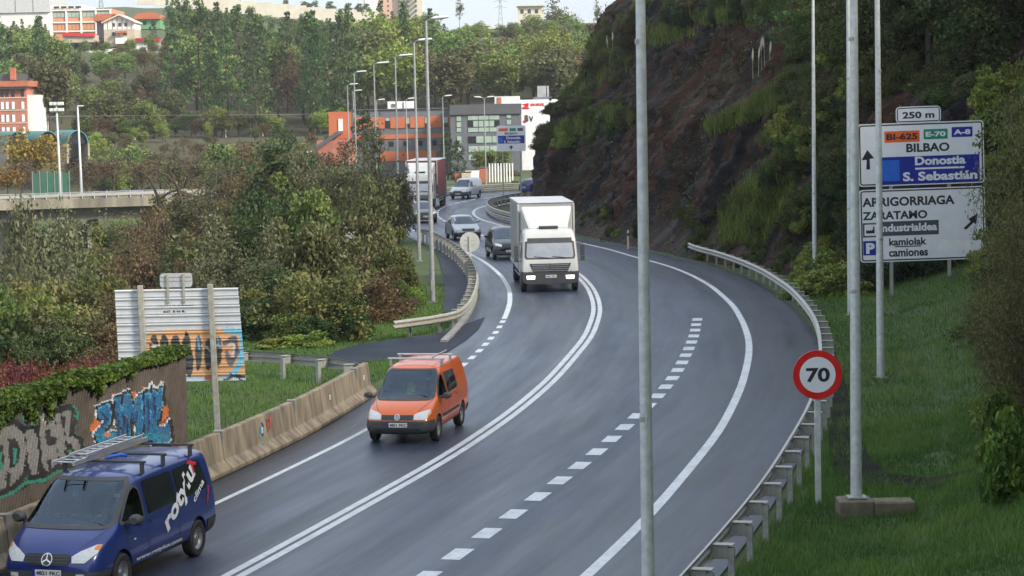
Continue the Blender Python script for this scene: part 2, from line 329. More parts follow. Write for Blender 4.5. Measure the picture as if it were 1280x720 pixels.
# ------------------------------------------------------------------ road
def asphalt(name, wet=True, dark=1.0):
    m = bpy.data.materials.new(name); m.use_nodes = True; n = m.node_tree.nodes; l = m.node_tree.links; b = n['Principled BSDF']
    g = n.new('ShaderNodeNewGeometry'); at = n.new('ShaderNodeAttribute'); at.attribute_name = 'lane'
    def noise(s, d=5, st=None):
        t = n.new('ShaderNodeTexNoise'); t.inputs['Scale'].default_value = s; t.inputs['Detail'].default_value = d; t.inputs['Roughness'].default_value = .65
        if st:
            mp = n.new('ShaderNodeMapping'); mp.inputs['Scale'].default_value = st; l.new(g.outputs['Position'], mp.inputs[0]); l.new(mp.outputs[0], t.inputs['Vector'])
        else: l.new(g.outputs['Position'], t.inputs['Vector'])
        return t.outputs['Fac']
    def mr(s, a, b_, x, y):
        t = n.new('ShaderNodeMapRange'); t.inputs[1].default_value = a; t.inputs[2].default_value = b_; t.inputs[3].default_value = x; t.inputs[4].default_value = y; l.new(s, t.inputs[0]); return t.outputs[0]
    def mul(a, b_, op='MULTIPLY'):
        t = n.new('ShaderNodeMath'); t.operation = op; l.new(a, t.inputs[0])
        if isinstance(b_, (int, float)): t.inputs[1].default_value = b_
        else: l.new(b_, t.inputs[1])
        return t.outputs[0]
    v = mul(mr(noise(.35), .3, .7, .8, 1.2), mr(noise(55, 3), .3, .7, .72, 1.3))
    v = mul(v, mr(at.outputs['Fac'], 0, 1, .85, 1.35))
    v = mul(v, mr(noise(1.1, 6, (1, .22, 1)), .55, .8, 1, 1.35))
    st_ = n.new('ShaderNodeAttribute'); st_.attribute_name = 'st'
    def snoise(sc, d=4):
        mp = n.new('ShaderNodeMapping'); mp.inputs['Scale'].default_value = sc; l.new(st_.outputs['Vector'], mp.inputs[0]); t = n.new('ShaderNodeTexNoise'); t.inputs['Scale'].default_value = 1; t.inputs['Detail'].default_value = d; t.inputs['Roughness'].default_value = .6; l.new(mp.outputs[0], t.inputs['Vector']); return t.outputs['Fac']
    v = mul(v, mr(snoise((.9, .10, 1)), .35, .68, .80, 1.25)); v = mul(v, mr(snoise((4, .35, 1), 5), .4, .7, .88, 1.2))
    v = mul(v, mr(snoise((.22, .03, 1), 2), .50, .53, 1.0, .80))
    cr = n.new('ShaderNodeMix'); cr.data_type = 'RGBA'; cr.blend_type = 'MULTIPLY'; cr.inputs[0].default_value = 1; cr.inputs[6].default_value = (.026*dark, .036*dark, .060*dark, 1)
    cb = n.new('ShaderNodeCombineColor'); [l.new(v, cb.inputs[i]) for i in range(3)]; l.new(cb.outputs[0], cr.inputs[7])
    # pale grit and chips scattered on the surface
    vo = n.new('ShaderNodeTexVoronoi'); vo.inputs['Scale'].default_value = 1.7; l.new(g.outputs['Position'], vo.inputs['Vector'])
    ch = mul(mr(vo.outputs['Distance'], .02, .04, 1, 0), mr(noise(.25, 2), .40, .55, 0, .8))
    mx_ = n.new('ShaderNodeMix'); mx_.data_type = 'RGBA'; l.new(ch, mx_.inputs[0]); l.new(cr.outputs[2], mx_.inputs[6]); mx_.inputs[7].default_value = (.33,.34,.36,1)
    l.new(mx_.outputs[2], b.inputs['Base Color'])
    l.new(mul(mr(snoise((.9, .05, 1)), .32, .66, .30 if wet else .7, .52 if wet else .85), mr(at.outputs['Fac'], 0, 1, .95, 1.05)), b.inputs['Roughness'])
    b.inputs['Specular IOR Level'].default_value = .55 if wet else .3
    bp = n.new('ShaderNodeBump'); bp.inputs['Distance'].default_value = .004; l.new(noise(90, 3), bp.inputs['Height']); l.new(bp.outputs[0], b.inputs['Normal'])
    return m
MT['asphalt'] = asphalt('damp asphalt'); MT['old_asphalt'] = asphalt('old dark asphalt', False, .75)
Lp = line_pts('L', -38, 200, 1.0, True); Cp = line_pts('C', -38, 200, 1.0, True); Rp = line_pts('R', -38, 200, 1.0, True)
def shoulder(y): return 2.3 if y < 100 else float(np.interp(y, [100, 116, 131, 150, 165, 200], [2.3, 1.9, 1.6, 1.4, 1.3, 1.4]))
rv, lane, stv = [], [], []; cols = 15
for i in range(len(Lp)):
    l_, c_, r_ = Vector(Lp[i]), Vector(Cp[i]), Vector(Rp[i]); dl = (l_-c_).normalized(); dr = (r_-c_).normalized()
    a = l_ + dl*1.35; e = r_ + dr*shoulder(Lp[i][1])
    row = [a.lerp(l_, t) for t in (0, .5)] + [l_.lerp(c_, t) for t in (0, .2, .4, .6, .8)] + [c_.lerp(r_, t) for t in (0, .17, .33, .5, .67, .83)] + [r_, e]
    wear = [0, 0, .1, .9, .35, .9, .3, .1, .8, .4, .8, .6, .7, .2, 0]
    rv += [(p.x, p.y, 0) for p in row]; lane += wear; stv += [((p-c_).length*(1 if k_ > 7 else -1), float(i), 0) for k_, p in enumerate(row)]
road = link('road', np_mesh('road', rv, grid_faces(cols, len(Lp)), MT['asphalt'], True, {'lane': ('POINT', 'FLOAT', lane)}))
a_ = road.data.attributes.new('st', 'FLOAT_VECTOR', 'POINT'); a_.data.foreach_set('vector', np.array(stv, np.float32).ravel())
props(road, kind='structure', label='damp grey two way road curving into the valley')
def fill_poly(poly, step):
    """triangulate a 2D polygon with interior grid points"""
    from_ = np.array(poly, float); x0, y0 = from_.min(0); x1, y1 = from_.max(0); pts = []
    P2 = []
    n = len(poly)
    for i in range(n):
        a, b = from_[i], from_[(i+1) % n]; k = max(1, int(np.hypot(*(b-a))/step))
        P2 += [tuple(a+(b-a)*j/k) for j in range(k)]
    m = len(P2); Q = np.array(P2)
    gx_, gy_ = np.meshgrid(np.arange(x0+step*.5, x1, step), np.arange(y0+step*.5, y1, step)); gp = np.stack([gx_.ravel(), gy_.ravel()], 1)
    if len(gp):
        ins = inside(gp, Q); dmin = np.array([np.min(np.hypot(*(Q-g).T)) for g in gp]) if len(gp)*len(Q) < 4e6 else np.full(len(gp), step)
        gp = gp[ins & (dmin > step*.45)]
    allp = [Vector(p) for p in P2] + [Vector(p) for p in gp]
    r = delaunay_2d_cdt(allp, [(i, (i+1) % m) for i in range(m)], [], 1, 1e-5)
    return [(v.x, v.y) for v in r[0]], [tuple(f) for f in r[2]]
def inside(pts, poly):
    poly = np.asarray(poly, float); x, y = pts[:, 0], pts[:, 1]; r = np.zeros(len(pts), bool); j = len(poly)-1
    for i in range(len(poly)):
        xi, yi = poly[i]; xj, yj = poly[j]
        if yi != yj: r ^= ((yi > y) != (yj > y)) & (x < (xj-xi)*(y-yi)/(yj-yi)+xi)
        j = i
    return r
def sheet(name, px, mat, z=.012, z0=0.0, parent=None, step=.6):
    v2, f = fill_poly([(G(*p, z0).x, G(*p, z0).y) for p in px], step); v2 = np.array(v2)
    b = MB().add([(x, y, zz+z) for (x, y), zz in zip(v2, np.maximum(tz(v2[:, 0], v2[:, 1]), -.01))], f)
    return b.build(name, mat, parent, smooth=True)

# painted markings: each stripe a part of the road
def stripe(pts, w, name='edge_line', z=.004):
    v, f = sweep([(p[0], p[1], z) for p in pts], [(-w/2, 0), (w/2, 0)])
    o = link(name, np_mesh(name, np.array(v), np.array(f)[:, ::-1], MT['white_line']), road); return o
stripe(line_pts('R', -30, 200, 1, True), .22)
stripe(line_pts('C', -30, 118, 1, off=-.13), .17, 'centre_line'); stripe(line_pts('C', -30, 118, 1, off=.13), .17, 'centre_line')
stripe(line_pts('L', -30, 62, 1), .14); stripe(line_pts('L', 84.5, 128, 1), .2)
p_ = line_pts('L', 63, 84, .5); s_tot = arc(p_)[1][-1]; d = 0.0
while d < s_tot-1:                                   # short dashes across the junction mouth
    stripe([along(p_, d+t) for t in (0, .25, .5, .75, 1.0)], .2, 'lane_dash'); d += 2.0
p_ = [(-8.3,14),(-6.2,20.5)] ; 
dash_px = [(545,712),(585,684),(620,658),(654,634),(686,611),(713,591),(738,572),(759,554),(817,501),(828.5,488.5),(838,476.5),(845,467),(855,449),(862,434),(868,419),(871,401),(872.5,395.5)]
dp = [(-4.5,27.3),(-2.9,32.8)] + [(G(*q).x, G(*q).y) for q in dash_px]
da = np.array(dp); ys = np.arange(27.3, 84.2, .5); xs = np.interp(ys, da[:, 1], da[:, 0]); k = np.ones(9)/9; xs = np.convolve(np.pad(xs, 4, mode='reflect', reflect_type='odd'), k, 'valid')
p_ = list(zip(xs.tolist(), ys.tolist())); s_tot = arc(p_)[1][-1]; d = .2
while d < s_tot-.6:
    stripe([along(p_, d+t) for t in (0, .33, .66, 1.0)], .36, 'lane_dash'); d += 2.0
for kind in ('C',):                                   # far broken lines
    p_ = line_pts('C', 120, 200, 1, True); s_tot = arc(p_)[1][-1]; d = 0
    while d < s_tot-3:
        stripe([along(p_, d+t) for t in np.linspace(0, 2.6, 4)], .26, 'lane_dash'); d += 3.4
p_ = line_pts('L', 128, 200, 1, True); s_tot = arc(p_)[1][-1]; d = 0
while d < s_tot-3:
    stripe([along(p_, d+t) for t in np.linspace(0, 2.2, 4)], .2, 'lane_dash'); d += 3.4

MT['dark_soil'] = M('dark wet soil', (.010,.0095,.009), (.022,.020,.017), scale=2.5, rough=.95, spec=.1, bump=.03, bscale=9, c3=(.03,.045,.015))
side_road = sheet('side_road', [(606,397),(598,412),(583,425),(560,440),(538,449),(470,452),(440,455),(405,452),(418,442),(455,432),(500,426),(545,419),(572,409)], MT['old_asphalt'], .03)
props(side_road, kind='structure', label='dark asphalt side track joining the road on the left')
footpath = sheet('footpath', [(530,288),(540,300),(547,320),(554,345),(556,370),(552,392),(579,391),(589,371),(591,352),(588,335),(578,318),(560,303),(540,292)], MT['old_asphalt'], .035)
props(footpath, kind='structure', label='damp asphalt footpath behind the left guardrail')
drain = sheet('drain_path', [(1040,470),(1034,520),(1037,560),(1043,588),(1062,602),(1100,602),(1150,612),(1215,612),(1230,600),(1160,592),(1105,586),(1090,572),(1078,545),(1064,505),(1056,470),(1046,440),(1036,430)], MT['dark_soil'], .03, .15)
props(drain, kind='structure', label='dark narrow drainage path in the right hand grass')
# kerb along the left verge near the guardrail
kp = line_pts('L', 76, 104, 1, off=-1.5); v, f = sweep([(p[0], p[1], 0) for p in kp], [(.13, -.02), (.12, .10), (-.10, .12), (-.13, -.02)], True)
MT['kerb'] = M('kerb concrete', (.30,.29,.27), (.2,.19,.18), scale=3, rough=.8)
kerb = MB().add(v, f).build('kerb', MT['kerb']); props(kerb, kind='structure', label='low concrete kerb under the left guardrail')

# ------------------------------------------------------------------ rock cliff
cb_ = np.array([(52,30),(66,28.5),(78,26),(87,22.5),(94,17.5),(100,14.2),(107,11.9),(116,9.5),(125,7.9),(131,6.5),(142,4.2),(150,2.9),(160,1.3),(170,.75),(180,.9),(190,2.6),(200,6.2),(207,11.2),(213,18),(220,30)])
_ca, _cs = arc([(b, a) for a, b in cb_])
PROF_V = np.array([0, .5, 1.2, 3, 8.5, 9.4, 10.4, 15.5, 17, 20, 25, 32]); PROF_D = np.array([-.5, .1, .8, 1.5, 3.2, 4.1, 5.1, 7.2, 9, 12, 20, 40])
cu = np.arange(0, _cs[-1], .30); cv = np.concatenate([np.arange(0, 20, .24), np.arange(20, 32, .7)])
bx = np.interp(cu, _cs, _ca[:, 0]); by = np.interp(cu, _cs, _ca[:, 1])
ks = np.ones(21)/21; bx = np.convolve(np.pad(bx, 10, mode='reflect', reflect_type='odd'), ks, 'valid'); by = np.convolve(np.pad(by, 10, mode='reflect', reflect_type='odd'), ks, 'valid')
tx, ty = np.gradient(bx), np.gradient(by); tl = np.hypot(tx, ty); nx_, ny_ = ty/tl, -tx/tl     # to the right of travel, into the hill
U, V = np.meshgrid(cu, cv)
lean = U + V*.55                                                    # strata lean
veff = V + 2.2*fbm(U*.035, V*.02, 3, 5)*sst(1, 5, V) + (U-110)*-.012*sst(2, 6, V)
D = np.interp(veff, PROF_V, PROF_D)
rib = np.abs(fbm(lean*.13, V*.035, 3, 22))*5.0 + np.abs(fbm(lean*.42, V*.10, 4, 21))*3.0 + np.abs(fbm(lean*1.5, V*.55, 3, 31))*1.7 + fbm(U*2.3, V*2.1, 2, 35)*.9 + .5*np.floor(3*vnoise(lean*.5, V*.45, 33))/3
D = D + (rib-1.1)*sst(.6, 3, V)*1.15 + fbm(U*1.3, V*1.1, 3, 41)*.5*sst(.3, 2, V)
Zc = V - .3 + fbm(U*.2, V*.3, 3, 51)*.9*sst(1, 3, V)
CXs = bx[None]+nx_[None]*D; CYs = by[None]+ny_[None]*D
def rock_mat():
    m = bpy.data.materials.new('wet rusty rock'); m.use_nodes = True; n = m.node_tree.nodes; l = m.node_tree.links; b = n['Principled BSDF']
    at = n.new('ShaderNodeAttribute'); at.attribute_name = 'uvw'
    def noise(sc, s=1, d=6, dist=0):
        mp = n.new('ShaderNodeMapping'); mp.inputs['Scale'].default_value = sc; l.new(at.outputs['Vector'], mp.inputs[0])
        t = n.new('ShaderNodeTexNoise'); t.inputs['Scale'].default_value = s; t.inputs['Detail'].default_value = d; t.inputs['Roughness'].default_value = .65; t.inputs['Distortion'].default_value = dist
        l.new(mp.outputs[0], t.inputs['Vector']); return t.outputs['Fac']
    def mr(s, a, b_, x=0, y=1):
        t = n.new('ShaderNodeMapRange'); t.inputs[1].default_value = a; t.inputs[2].default_value = b_; t.inputs[3].default_value = x; t.inputs[4].default_value = y; l.new(s, t.inputs[0]); return t.outputs[0]
    def mix(f, a, b_):
        t = n.new('ShaderNodeMix'); t.data_type = 'RGBA'; l.new(f, t.inputs[0])
        for i, v in ((6, a), (7, b_)):
            if isinstance(v, tuple): t.inputs[i].default_value = (*v, 1)
            else: l.new(v, t.inputs[i])
        return t.outputs[2]
    c = mix(mr(noise((.9,.12,1)), .38, .62), (.007,.007,.0075), (.030,.027,.025))
    c = mix(mr(noise((.42,.05,1), d=5, dist=.4), .47, .60), c, (.060,.026,.014))
    c = mix(mr(noise((1.5,.22,1), d=7), .57, .72), c, (.12,.042,.017))
    c = mix(mr(noise((.12,.16,1), d=6), .56, .70), c, (.036,.042,.015))
    c = mix(mr(noise((2.8,.5,1), d=4), .66, .76), c, (.045,.042,.039))
    hsv = n.new('ShaderNodeHueSaturation'); mm = n.new('ShaderNodeMath'); mm.operation = 'MULTIPLY'; l.new(mr(noise((5,2.2,1), d=6), .3, .7, .45, 1.6), mm.inputs[0]); l.new(mr(noise((16,9,1), d=4), .3, .7, .55, 1.5), mm.inputs[1]); l.new(mm.outputs[0], hsv.inputs['Value']); l.new(c, hsv.inputs['Color']); c = hsv.outputs[0]
    l.new(c, b.inputs['Base Color']); b.inputs['Specular IOR Level'].default_value = .18; l.new(mr(noise((.7,.2,1)), .35, .65, .55, .95), b.inputs['Roughness'])
    bp = n.new('ShaderNodeBump'); bp.inputs['Distance'].default_value = .35; l.new(noise((2.6,1.5,1), d=10), bp.inputs['Height']); l.new(bp.outputs[0], b.inputs['Normal'])
    return m
MT['rock'] = rock_mat()
cm = np_mesh('rock_cliff', np.stack([CXs.ravel(), CYs.ravel(), Zc.ravel()], 1), grid_faces(len(cu), len(cv)), MT['rock'], False)
a_ = cm.attributes.new('uvw', 'FLOAT_VECTOR', 'POINT'); a_.data.foreach_set('vector', np.stack([lean.ravel(), V.ravel(), 0*V.ravel()], 1).astype(np.float32).ravel())
cliff = link('rock_cliff', cm); props(cliff, kind='structure', label='dark rusty rock cutting beside the right lane')

def bvh_of(me): return BVHTree.FromPolygons([v.co.copy() for v in me.vertices], [tuple(p.vertices) for p in me.polygons])
_bg, _bc = bvh_of(ground.data), bvh_of(cm)
def hit(px, py, which='both'):
    d = ray(px, py).normalized(); best = None
    for w, b in (('ground', _bg), ('cliff', _bc)):
        if which in (w, 'both'):
            r = b.ray_cast(CAM, d)
            if r[0] is not None and (best is None or r[3] < best[3]): best = r
    return (best[0], best[1]) if best else (None, None)
def gz(x, y): return float(tz(np.array([x]), np.array([y]))[0])
# ------------------------------------------------------------------ guardrails
W_PROF = [(.0,.755),(-.055,.735),(-.085,.70),(-.085,.665),(-.02,.625),(-.02,.585),(-.085,.545),(-.085,.51),(-.055,.475),(.0,.455)]
def guardrail(path, label, side, spacing=2.0, start=0.0, z=0.0, mat='galv', group=None, double=False, spacer_len=.26):
    """side=+1: posts to the right of travel, rail to the left"""
    pa, sa = arc(path); t = thing('guardrail', label, 'guardrail', (pa[0][0], pa[0][1], z), 0, group); o0 = Vector((pa[0][0], pa[0][1], 0))
    total = sa[-1]
    def at(d):
        a = Vector(along(path, max(d-.3, 0))); b = Vector(along(path, min(d+.3, total))); c = Vector(along(path, d)); dr = (b-a).normalized(); return c, dr
    prof = W_PROF + [(n+.008, q) for n, q in reversed(W_PROF)]
    d = 0.0
    while d < total-.4:
        e = min(d+4.0, total); pts = [along(path, q) for q in np.linspace(d, e-.015, 5)]
        for dz in ((0, -.36) if double else (0,)):
            v, f = sweep([(p[0]-o0.x, p[1]-o0.y, dz) for p in pts], [(n*side, q) for n, q in prof], True)
            MB().add(v, f).build('rail', MT[mat], t, smooth=True, auto=True)
        d = e
    # C-channel post and box spacer, shared meshes
    pm = MB(); y0, y1, w = spacer_len, spacer_len+.10, .06
    for bx_ in ((y1-.012, -w, -.6, y1, w, .66), (y0, -w, -.6, y1-.012, -w+.012, .66), (y0, w-.012, -.6, y1-.012, w, .66)):
        pm.box(bx_[0], bx_[1], bx_[2], bx_[3], bx_[4], bx_[5])
    pme = pm.mesh('post', MT[mat]); sm = MB().box(0, -.065, .47, spacer_len-.003, .065, .70).box(-.01, -.10, .703, spacer_len+.09, .10, .715)
    for q in (.52, .63):
        sm.box(spacer_len*.55, -.075, q, spacer_len*.55+.035, -.0655, q+.035); sm.box(spacer_len*.55, .0655, q, spacer_len*.55+.035, .075, q+.035)
    sme = sm.mesh('spacer', MT[mat])
    d = start
    while d < total:
        c, dr = at(d); ang = math.atan2(-dr.x*side, dr.y*side)
        for nm, me in (('post', pme), ('spacer', sme)):
            o = link(nm, me, t); o.location = (c.x-o0.x, c.y-o0.y, 0); o.rotation_euler = (0, 0, ang)
        d += spacing
    return t
rg = line_pts('R', 25, 117, 1, off=2.25); rg = rg[:-6] + [(x+.06*i*i*.25, y) for i, (x, y) in enumerate(rg[-6:])]
guardrail(rg, 'long galvanised guardrail with closely spaced posts curving round the right lane', 1, 2.0, .6, 0)
lg = [(G(x, y, .75).x, G(x, y, .75).y) for x, y in [(491,401.5),(520,398),(548,394),(572,390),(586,377),(593,362),(596,348),(595,336),(589,323),(578,311),(562,300),(545,292),(528,285)]]
la, ls = arc(lg); lgd = [along(lg, q) for q in np.arange(0, ls[-1], .8)]
sm_ = np.array(lgd); ker = np.array([1,2,1])/4
for _ in range(3): sm_[1:-1] = np.stack([np.convolve(sm_[:, i], ker, 'valid') for i in range(2)], 1)
guardrail([tuple(p) for p in sm_], 'weathered guardrail with a bent end curving along the left footpath', -1, 2.0, 1.2, 0, 'old_steel')
sg = [(G(x, y, .75).x, G(x, y, .75).y) for x, y in [(454,457),(446,453.5),(437.5,451),(421.7,448.5),(395,445),(369,442.5),(334.6,440),(305,438.5),(285,438)]]
guardrail(sg, 'short guardrail seen from behind beside the back of the graffitied sign', -1, 1.75, .9, 0)
guardrail(line_pts('R', 146, 200, 1, True, 1.1), 'stacked guardrail round the inside of the far bend below the cliff', 1, 2.0, .5, 0, 'old_steel', double=True)
guardrail(line_pts('L', 186, 200, 1, True, -1.5), 'far guardrail on the outside of the bend in front of the offices', -1, 2.0, .5, 0, 'old_steel', double=True)

# ------------------------------------------------------------------ concrete barrier
JP = [(0,0),(.02,.10),(-.17,.28),(-.24,.90),(-.40,.90),(-.42,0)]
bjoin = [62.6, 60.9, 54.3, 49.2, 44.2, 39.2, 34.2, 29.2, 24.2]
names_b = ['short end piece of the tan concrete road barrier beside the guardrail', 'concrete barrier block just left of the orange van', 'concrete barrier block with small red and blue scribbles',
  'concrete barrier block below the back of the tall sign', 'concrete barrier block with black scrawled letters beside the blue van', 'concrete barrier block left of the scrawled one behind the blue van', 'concrete barrier block at the left picture edge', 'concrete barrier block nearest the camera']
def bar_x(y): return float(LX(y)) - (1.12 + .2*max(0, min(1, (y-50)/12)))
MT['marker'] = M('white reflector', (.8,.8,.78), (.7,.7,.68), rough=.3)
for i, (a, b) in enumerate(zip(bjoin, bjoin[1:])):
    if i >= len(names_b): break
    ya, yb = b + .03, a - .03; o = (bar_x(ya), ya, 0)
    v, f = sweep([(bar_x(y)-o[0], y-o[1], 0) for y in np.linspace(ya, yb, 7)], JP, True)
    m = MB().add(v, f); t = m.build('concrete_barrier', MT['barrier'], None, bevel=.015); t.location = o
    props(t, names_b[i], 'barrier', 'concrete barrier blocks along the left lane')
    ym = (ya+yb)/2; MB().box(-.02, -.07, .5, .015, .07, .63).build('reflector', MT['marker'], t, bevel=.01).location = (bar_x(ym)-o[0]-.185, ym-o[1], 0)
    MB().box(-.03, -.10, .62, .02, .10, .91).box(-.2, -.10, .905, .02, .10, .93).build('joint_plate', MT['kerb'], t, bevel=.01).location = (bar_x(ya)-o[0]-.215, .12, 0)
    scr = []
    if i == 4:   # scrawled tag
        L0 = [[(0,0),(.1,.34),(.2,0)],[(.04,.14),(.2,.16)],[(.42,.3),(.3,.2),(.3,.05),(.44,.02),(.44,.15),(.36,.15)],[(.52,0),(.62,.34),(.72,0)],[(.56,.14),(.7,.15)],[(.84,0),(.84,.33),(1.0,.28),(.98,.18),(.86,.17),(1.02,0)],[(.08,-.14),(.62,-.1)],[(.26,-.22),(.46,-.2)]]
        scr = [(s, 'black_paint', .55, .44) for s in L0]
    if i == 2:
        scr = [([(0,0),(.1,.22),(.2,.02),(.3,.2),(.22,.3)], 'scribble_blue', 2.3, .42), ([(.5,.05),(.5,.32),(.66,.3),(.62,.12),(.74,.34)], 'scribble_red', 2.3, .42), ([(-.1,-.2),(.1,-.14),(.3,-.2),(.42,-.12)], 'scribble_blue', 2.3, .42)]
    MT.setdefault('scribble_blue', M('blue spray', (.05,.22,.33), (.08,.25,.33))); MT.setdefault('scribble_red', M('red spray', (.5,.06,.07), (.4,.08,.08)))
    for s, mt, y0, z0 in scr:
        pts = []
        for q0, q1 in s:
            y = ya + y0 + q0*1.25; z = z0 + q1*1.1; nn = -.17 - .07*(z-.28)/.62 + .012
            pts.append((bar_x(y)-o[0]+nn, y-o[1], z))
        MB().tube(pts, .022, 5).build('spray_mark', MT[mt], t)

# ------------------------------------------------------------------ raster painting in traced (pixel) space, for flat paint on planes
def to_px(V3):
    V3 = np.asarray(V3, float) - np.array(CAM); f_, r_, u_ = (np.array(a) for a in (_f, _r, _u)); dpt = V3 @ f_
    return np.stack([640 + FPX*(V3 @ r_)/dpt, 360 - FPX*(V3 @ u_)/dpt], 1)
class Paint:
    def __init__(s, pts): s.p = pts; s.c = np.zeros((len(pts), 4))
    def mask(s, m, col, var=.12, al=1.0):
        n = m.sum(); s.c[m, :3] = np.array(col)*(1+var*(RNG.random((n, 1))-.5)*2); s.c[m, 3] = al
    def poly(s, poly, col, **k): s.mask(inside(s.p, poly), col, **k)
    def stroke(s, line, w, col, close=False, **k):
        L_ = np.array(line, float); m = np.zeros(len(s.p), bool)
        if close: L_ = np.vstack([L_, L_[:1]])
        for a, b in zip(L_, L_[1:]):
            d = b-a; t = np.clip(((s.p-a) @ d)/max(d @ d, 1e-9), 0, 1); q = a + t[:, None]*d; m |= np.hypot(*(s.p-q).T) < w/2
        s.mask(m, col, **k)
    def disc(s, c, rx, ry, col, **k): s.mask(((s.p[:, 0]-c[0])/rx)**2+((s.p[:, 1]-c[1])/ry)**2 < 1, col, **k)

# ------------------------------------------------------------------ graffiti wall
wa, wb = Vector((float(LX(48.3))-1.72, 48.3, 0)), Vector((float(LX(35))-1.95, 35, 0)); wl_ = (wb-wa).length; wt = (wb-wa)/wl_; wn_ = Vector((-wt.y, wt.x, 0))
if wn_.x < 0: wn_ = -wn_
WH = 2.8
us = np.arange(0, wl_, .019); zs = np.arange(-.2, WH+.001, .025); UU, ZZ = np.meshgrid(us, zs)
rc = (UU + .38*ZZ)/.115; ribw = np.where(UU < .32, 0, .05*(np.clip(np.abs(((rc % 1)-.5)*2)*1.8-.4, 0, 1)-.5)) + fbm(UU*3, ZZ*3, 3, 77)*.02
W3 = np.array(wa)[None, None] + UU[..., None]*np.array(wt) + ribw[..., None]*np.array(wn_); W3[..., 2] = ZZ
base3 = np.array(wa)[None, None] + UU[..., None]*np.array(wt); base3[..., 2] = ZZ
pp = to_px(base3.reshape(-1, 3)); pc = np.stack([pp[:, 0]*4, (pp[:, 1]-440)*4], 1)      # traced on a 4x enlargement
pc += np.stack([vnoise(pc[:, 0]*.12, pc[:, 1]*.12, 5)-.5, vnoise(pc[:, 0]*.12, pc[:, 1]*.12, 6)-.5], 1)*5
pt = Paint(pc)
GREY, BLK, TEAL, BLUE, BLUE2, WHT, ORG = (.21,.20,.19), (.012,.012,.014), (.03,.22,.15), (.02,.13,.27), (.015,.05,.15), (.62,.64,.66), (.55,.14,.04)
D_ = [(-60,372),(0,362),(70,350),(128,400),(140,500),(122,610),(60,680),(0,704),(-80,720)]
I_ = [(122,388),(160,372),(186,420),(205,610),(160,630),(136,560)]; E_ = [(192,300),(262,288),(288,390),(292,470),(286,560),(240,618),(208,585),(194,450)]; K_ = [(268,300),(345,276),(368,330),(352,415),(395,440),(414,520),(392,552),(330,572),(296,572),(280,480)]
for pol in (D_, I_, E_, K_): pt.stroke(pol, 40, TEAL, True) if pol is not I_ else None
for pol in (D_, I_, E_, K_): pt.stroke(pol, 36, BLK, True)
pt.disc((150, 333), 40, 42, TEAL); pt.disc((150, 333), 35, 37, BLK); pt.disc((148, 335), 26, 29, GREY)
for pol in (D_, I_, E_, K_): pt.poly([(sum(q[0] for q in pol)/len(pol)*.09+x*.91, sum(q[1] for q in pol)/len(pol)*.09+y*.91) for x, y in pol], GREY, var=.25)
pt.poly([(38,436),(66,430),(92,450),(98,530),(70,580),(46,575)], BLK); pt.poly([(62,482),(88,480),(86,540),(64,568)], TEAL)
pt.poly([(-20,470),(14,468),(18,580),(-20,600)], BLK); pt.poly([(-20,500),(10,500),(10,585),(-20,590)], TEAL)
pt.disc((40,640), 13, 46, BLK); pt.poly([(226,392),(246,384),(252,420),(280,430),(278,460),(236,468),(224,440)], BLK); pt.disc((245,560), 9, 30, BLK); pt.disc((315,350), 11, 32, BLK); pt.disc((222,340), 16, 10, (.4,.4,.38))
pt.stroke([(340,560),(326,500),(350,462),(366,520)], 14, BLK); pt.poly([(334,500),(348,476),(362,515),(345,545)], TEAL); pt.stroke([(300,300),(325,420),(340,560)], 6, BLK); pt.stroke([(200,470),(190,600)], 8, BLK)
pt.stroke([(352,300),(382,330),(390,300),(368,270)], 9, TEAL); pt.stroke([(360,300),(350,420)], 9, BLK)
pt.stroke([(-80,735),(0,708),(80,690),(150,640),(215,640),(270,590),(330,575)], 30, BLK); pt.stroke([(-80,762),(0,728),(60,706),(130,652),(225,640),(290,598),(335,588)], 16, TEAL)
for pol in ([(445,388),(470,330),(490,330),(505,368),(468,415)], [(646,196),(682,190),(680,240),(655,245)], [(552,212),(585,205),(575,252)], [(705,170),(730,180),(725,215)], [(812,268),(842,262),(838,320),(812,352),(796,332)], [(782,362),(818,356),(822,378),(785,394)]): pt.poly(pol, ORG, var=.3)
LET = [[(480,272),(545,245),(560,300),(554,352),(515,398),(520,425),(556,396),(592,404),(594,470),(495,486),(466,414),(502,372),(530,330),(486,335)], [(566,226),(598,214),(606,318),(620,200),(648,205),(645,300),(630,456),(588,462),(602,378),(576,360)],
  [(612,205),(640,192),(664,262),(694,208),(716,204),(722,330),(716,444),(682,448),(676,340),(662,352),(648,320),(646,452),(612,458)], [(716,194),(750,184),(752,395),(776,420),(762,446),(722,446)], [(752,168),(782,190),(812,158),(814,262),(782,278),(802,296),(798,330),(776,346),(782,372),(822,378),(846,338),(860,440),(845,462),(758,462),(746,402)]]
for pol in LET: pt.stroke(pol, 21, WHT, True, var=.1)
for pol in LET: pt.stroke([(x+4, y+3) for x, y in pol], 16, BLK, True)
for pol in LET:
    cx_, cy_ = sum(q[0] for q in pol)/len(pol), sum(q[1] for q in pol)/len(pol); pt.poly([(cx_*.09+x*.91, cy_*.05+y*.95) for x, y in pol], BLUE, var=.45)
    pt.stroke([(cx_*.2+x*.8, cy_*.12+y*.88) for x, y in pol[:len(pol)//2]], 4, (.10,.30,.45), var=.3)
bl = (pc[:, 1] > 405) & (pt.c[:, 2] > .2) & (pt.c[:, 0] < .04); pt.mask(bl, (.03,.22,.34), var=.3)
for st in ([(500,300),(530,330),(500,375)], [(580,300),(592,370),(585,440)], [(612,310),(612,440)], [(655,300),(668,352),(680,300)], [(735,240),(738,390)], [(765,220),(770,330)], [(628,330),(632,430)]): pt.stroke(st, 9, BLUE2, var=.3); pt.stroke([(x+7, y+4) for x, y in st], 4, BLK)
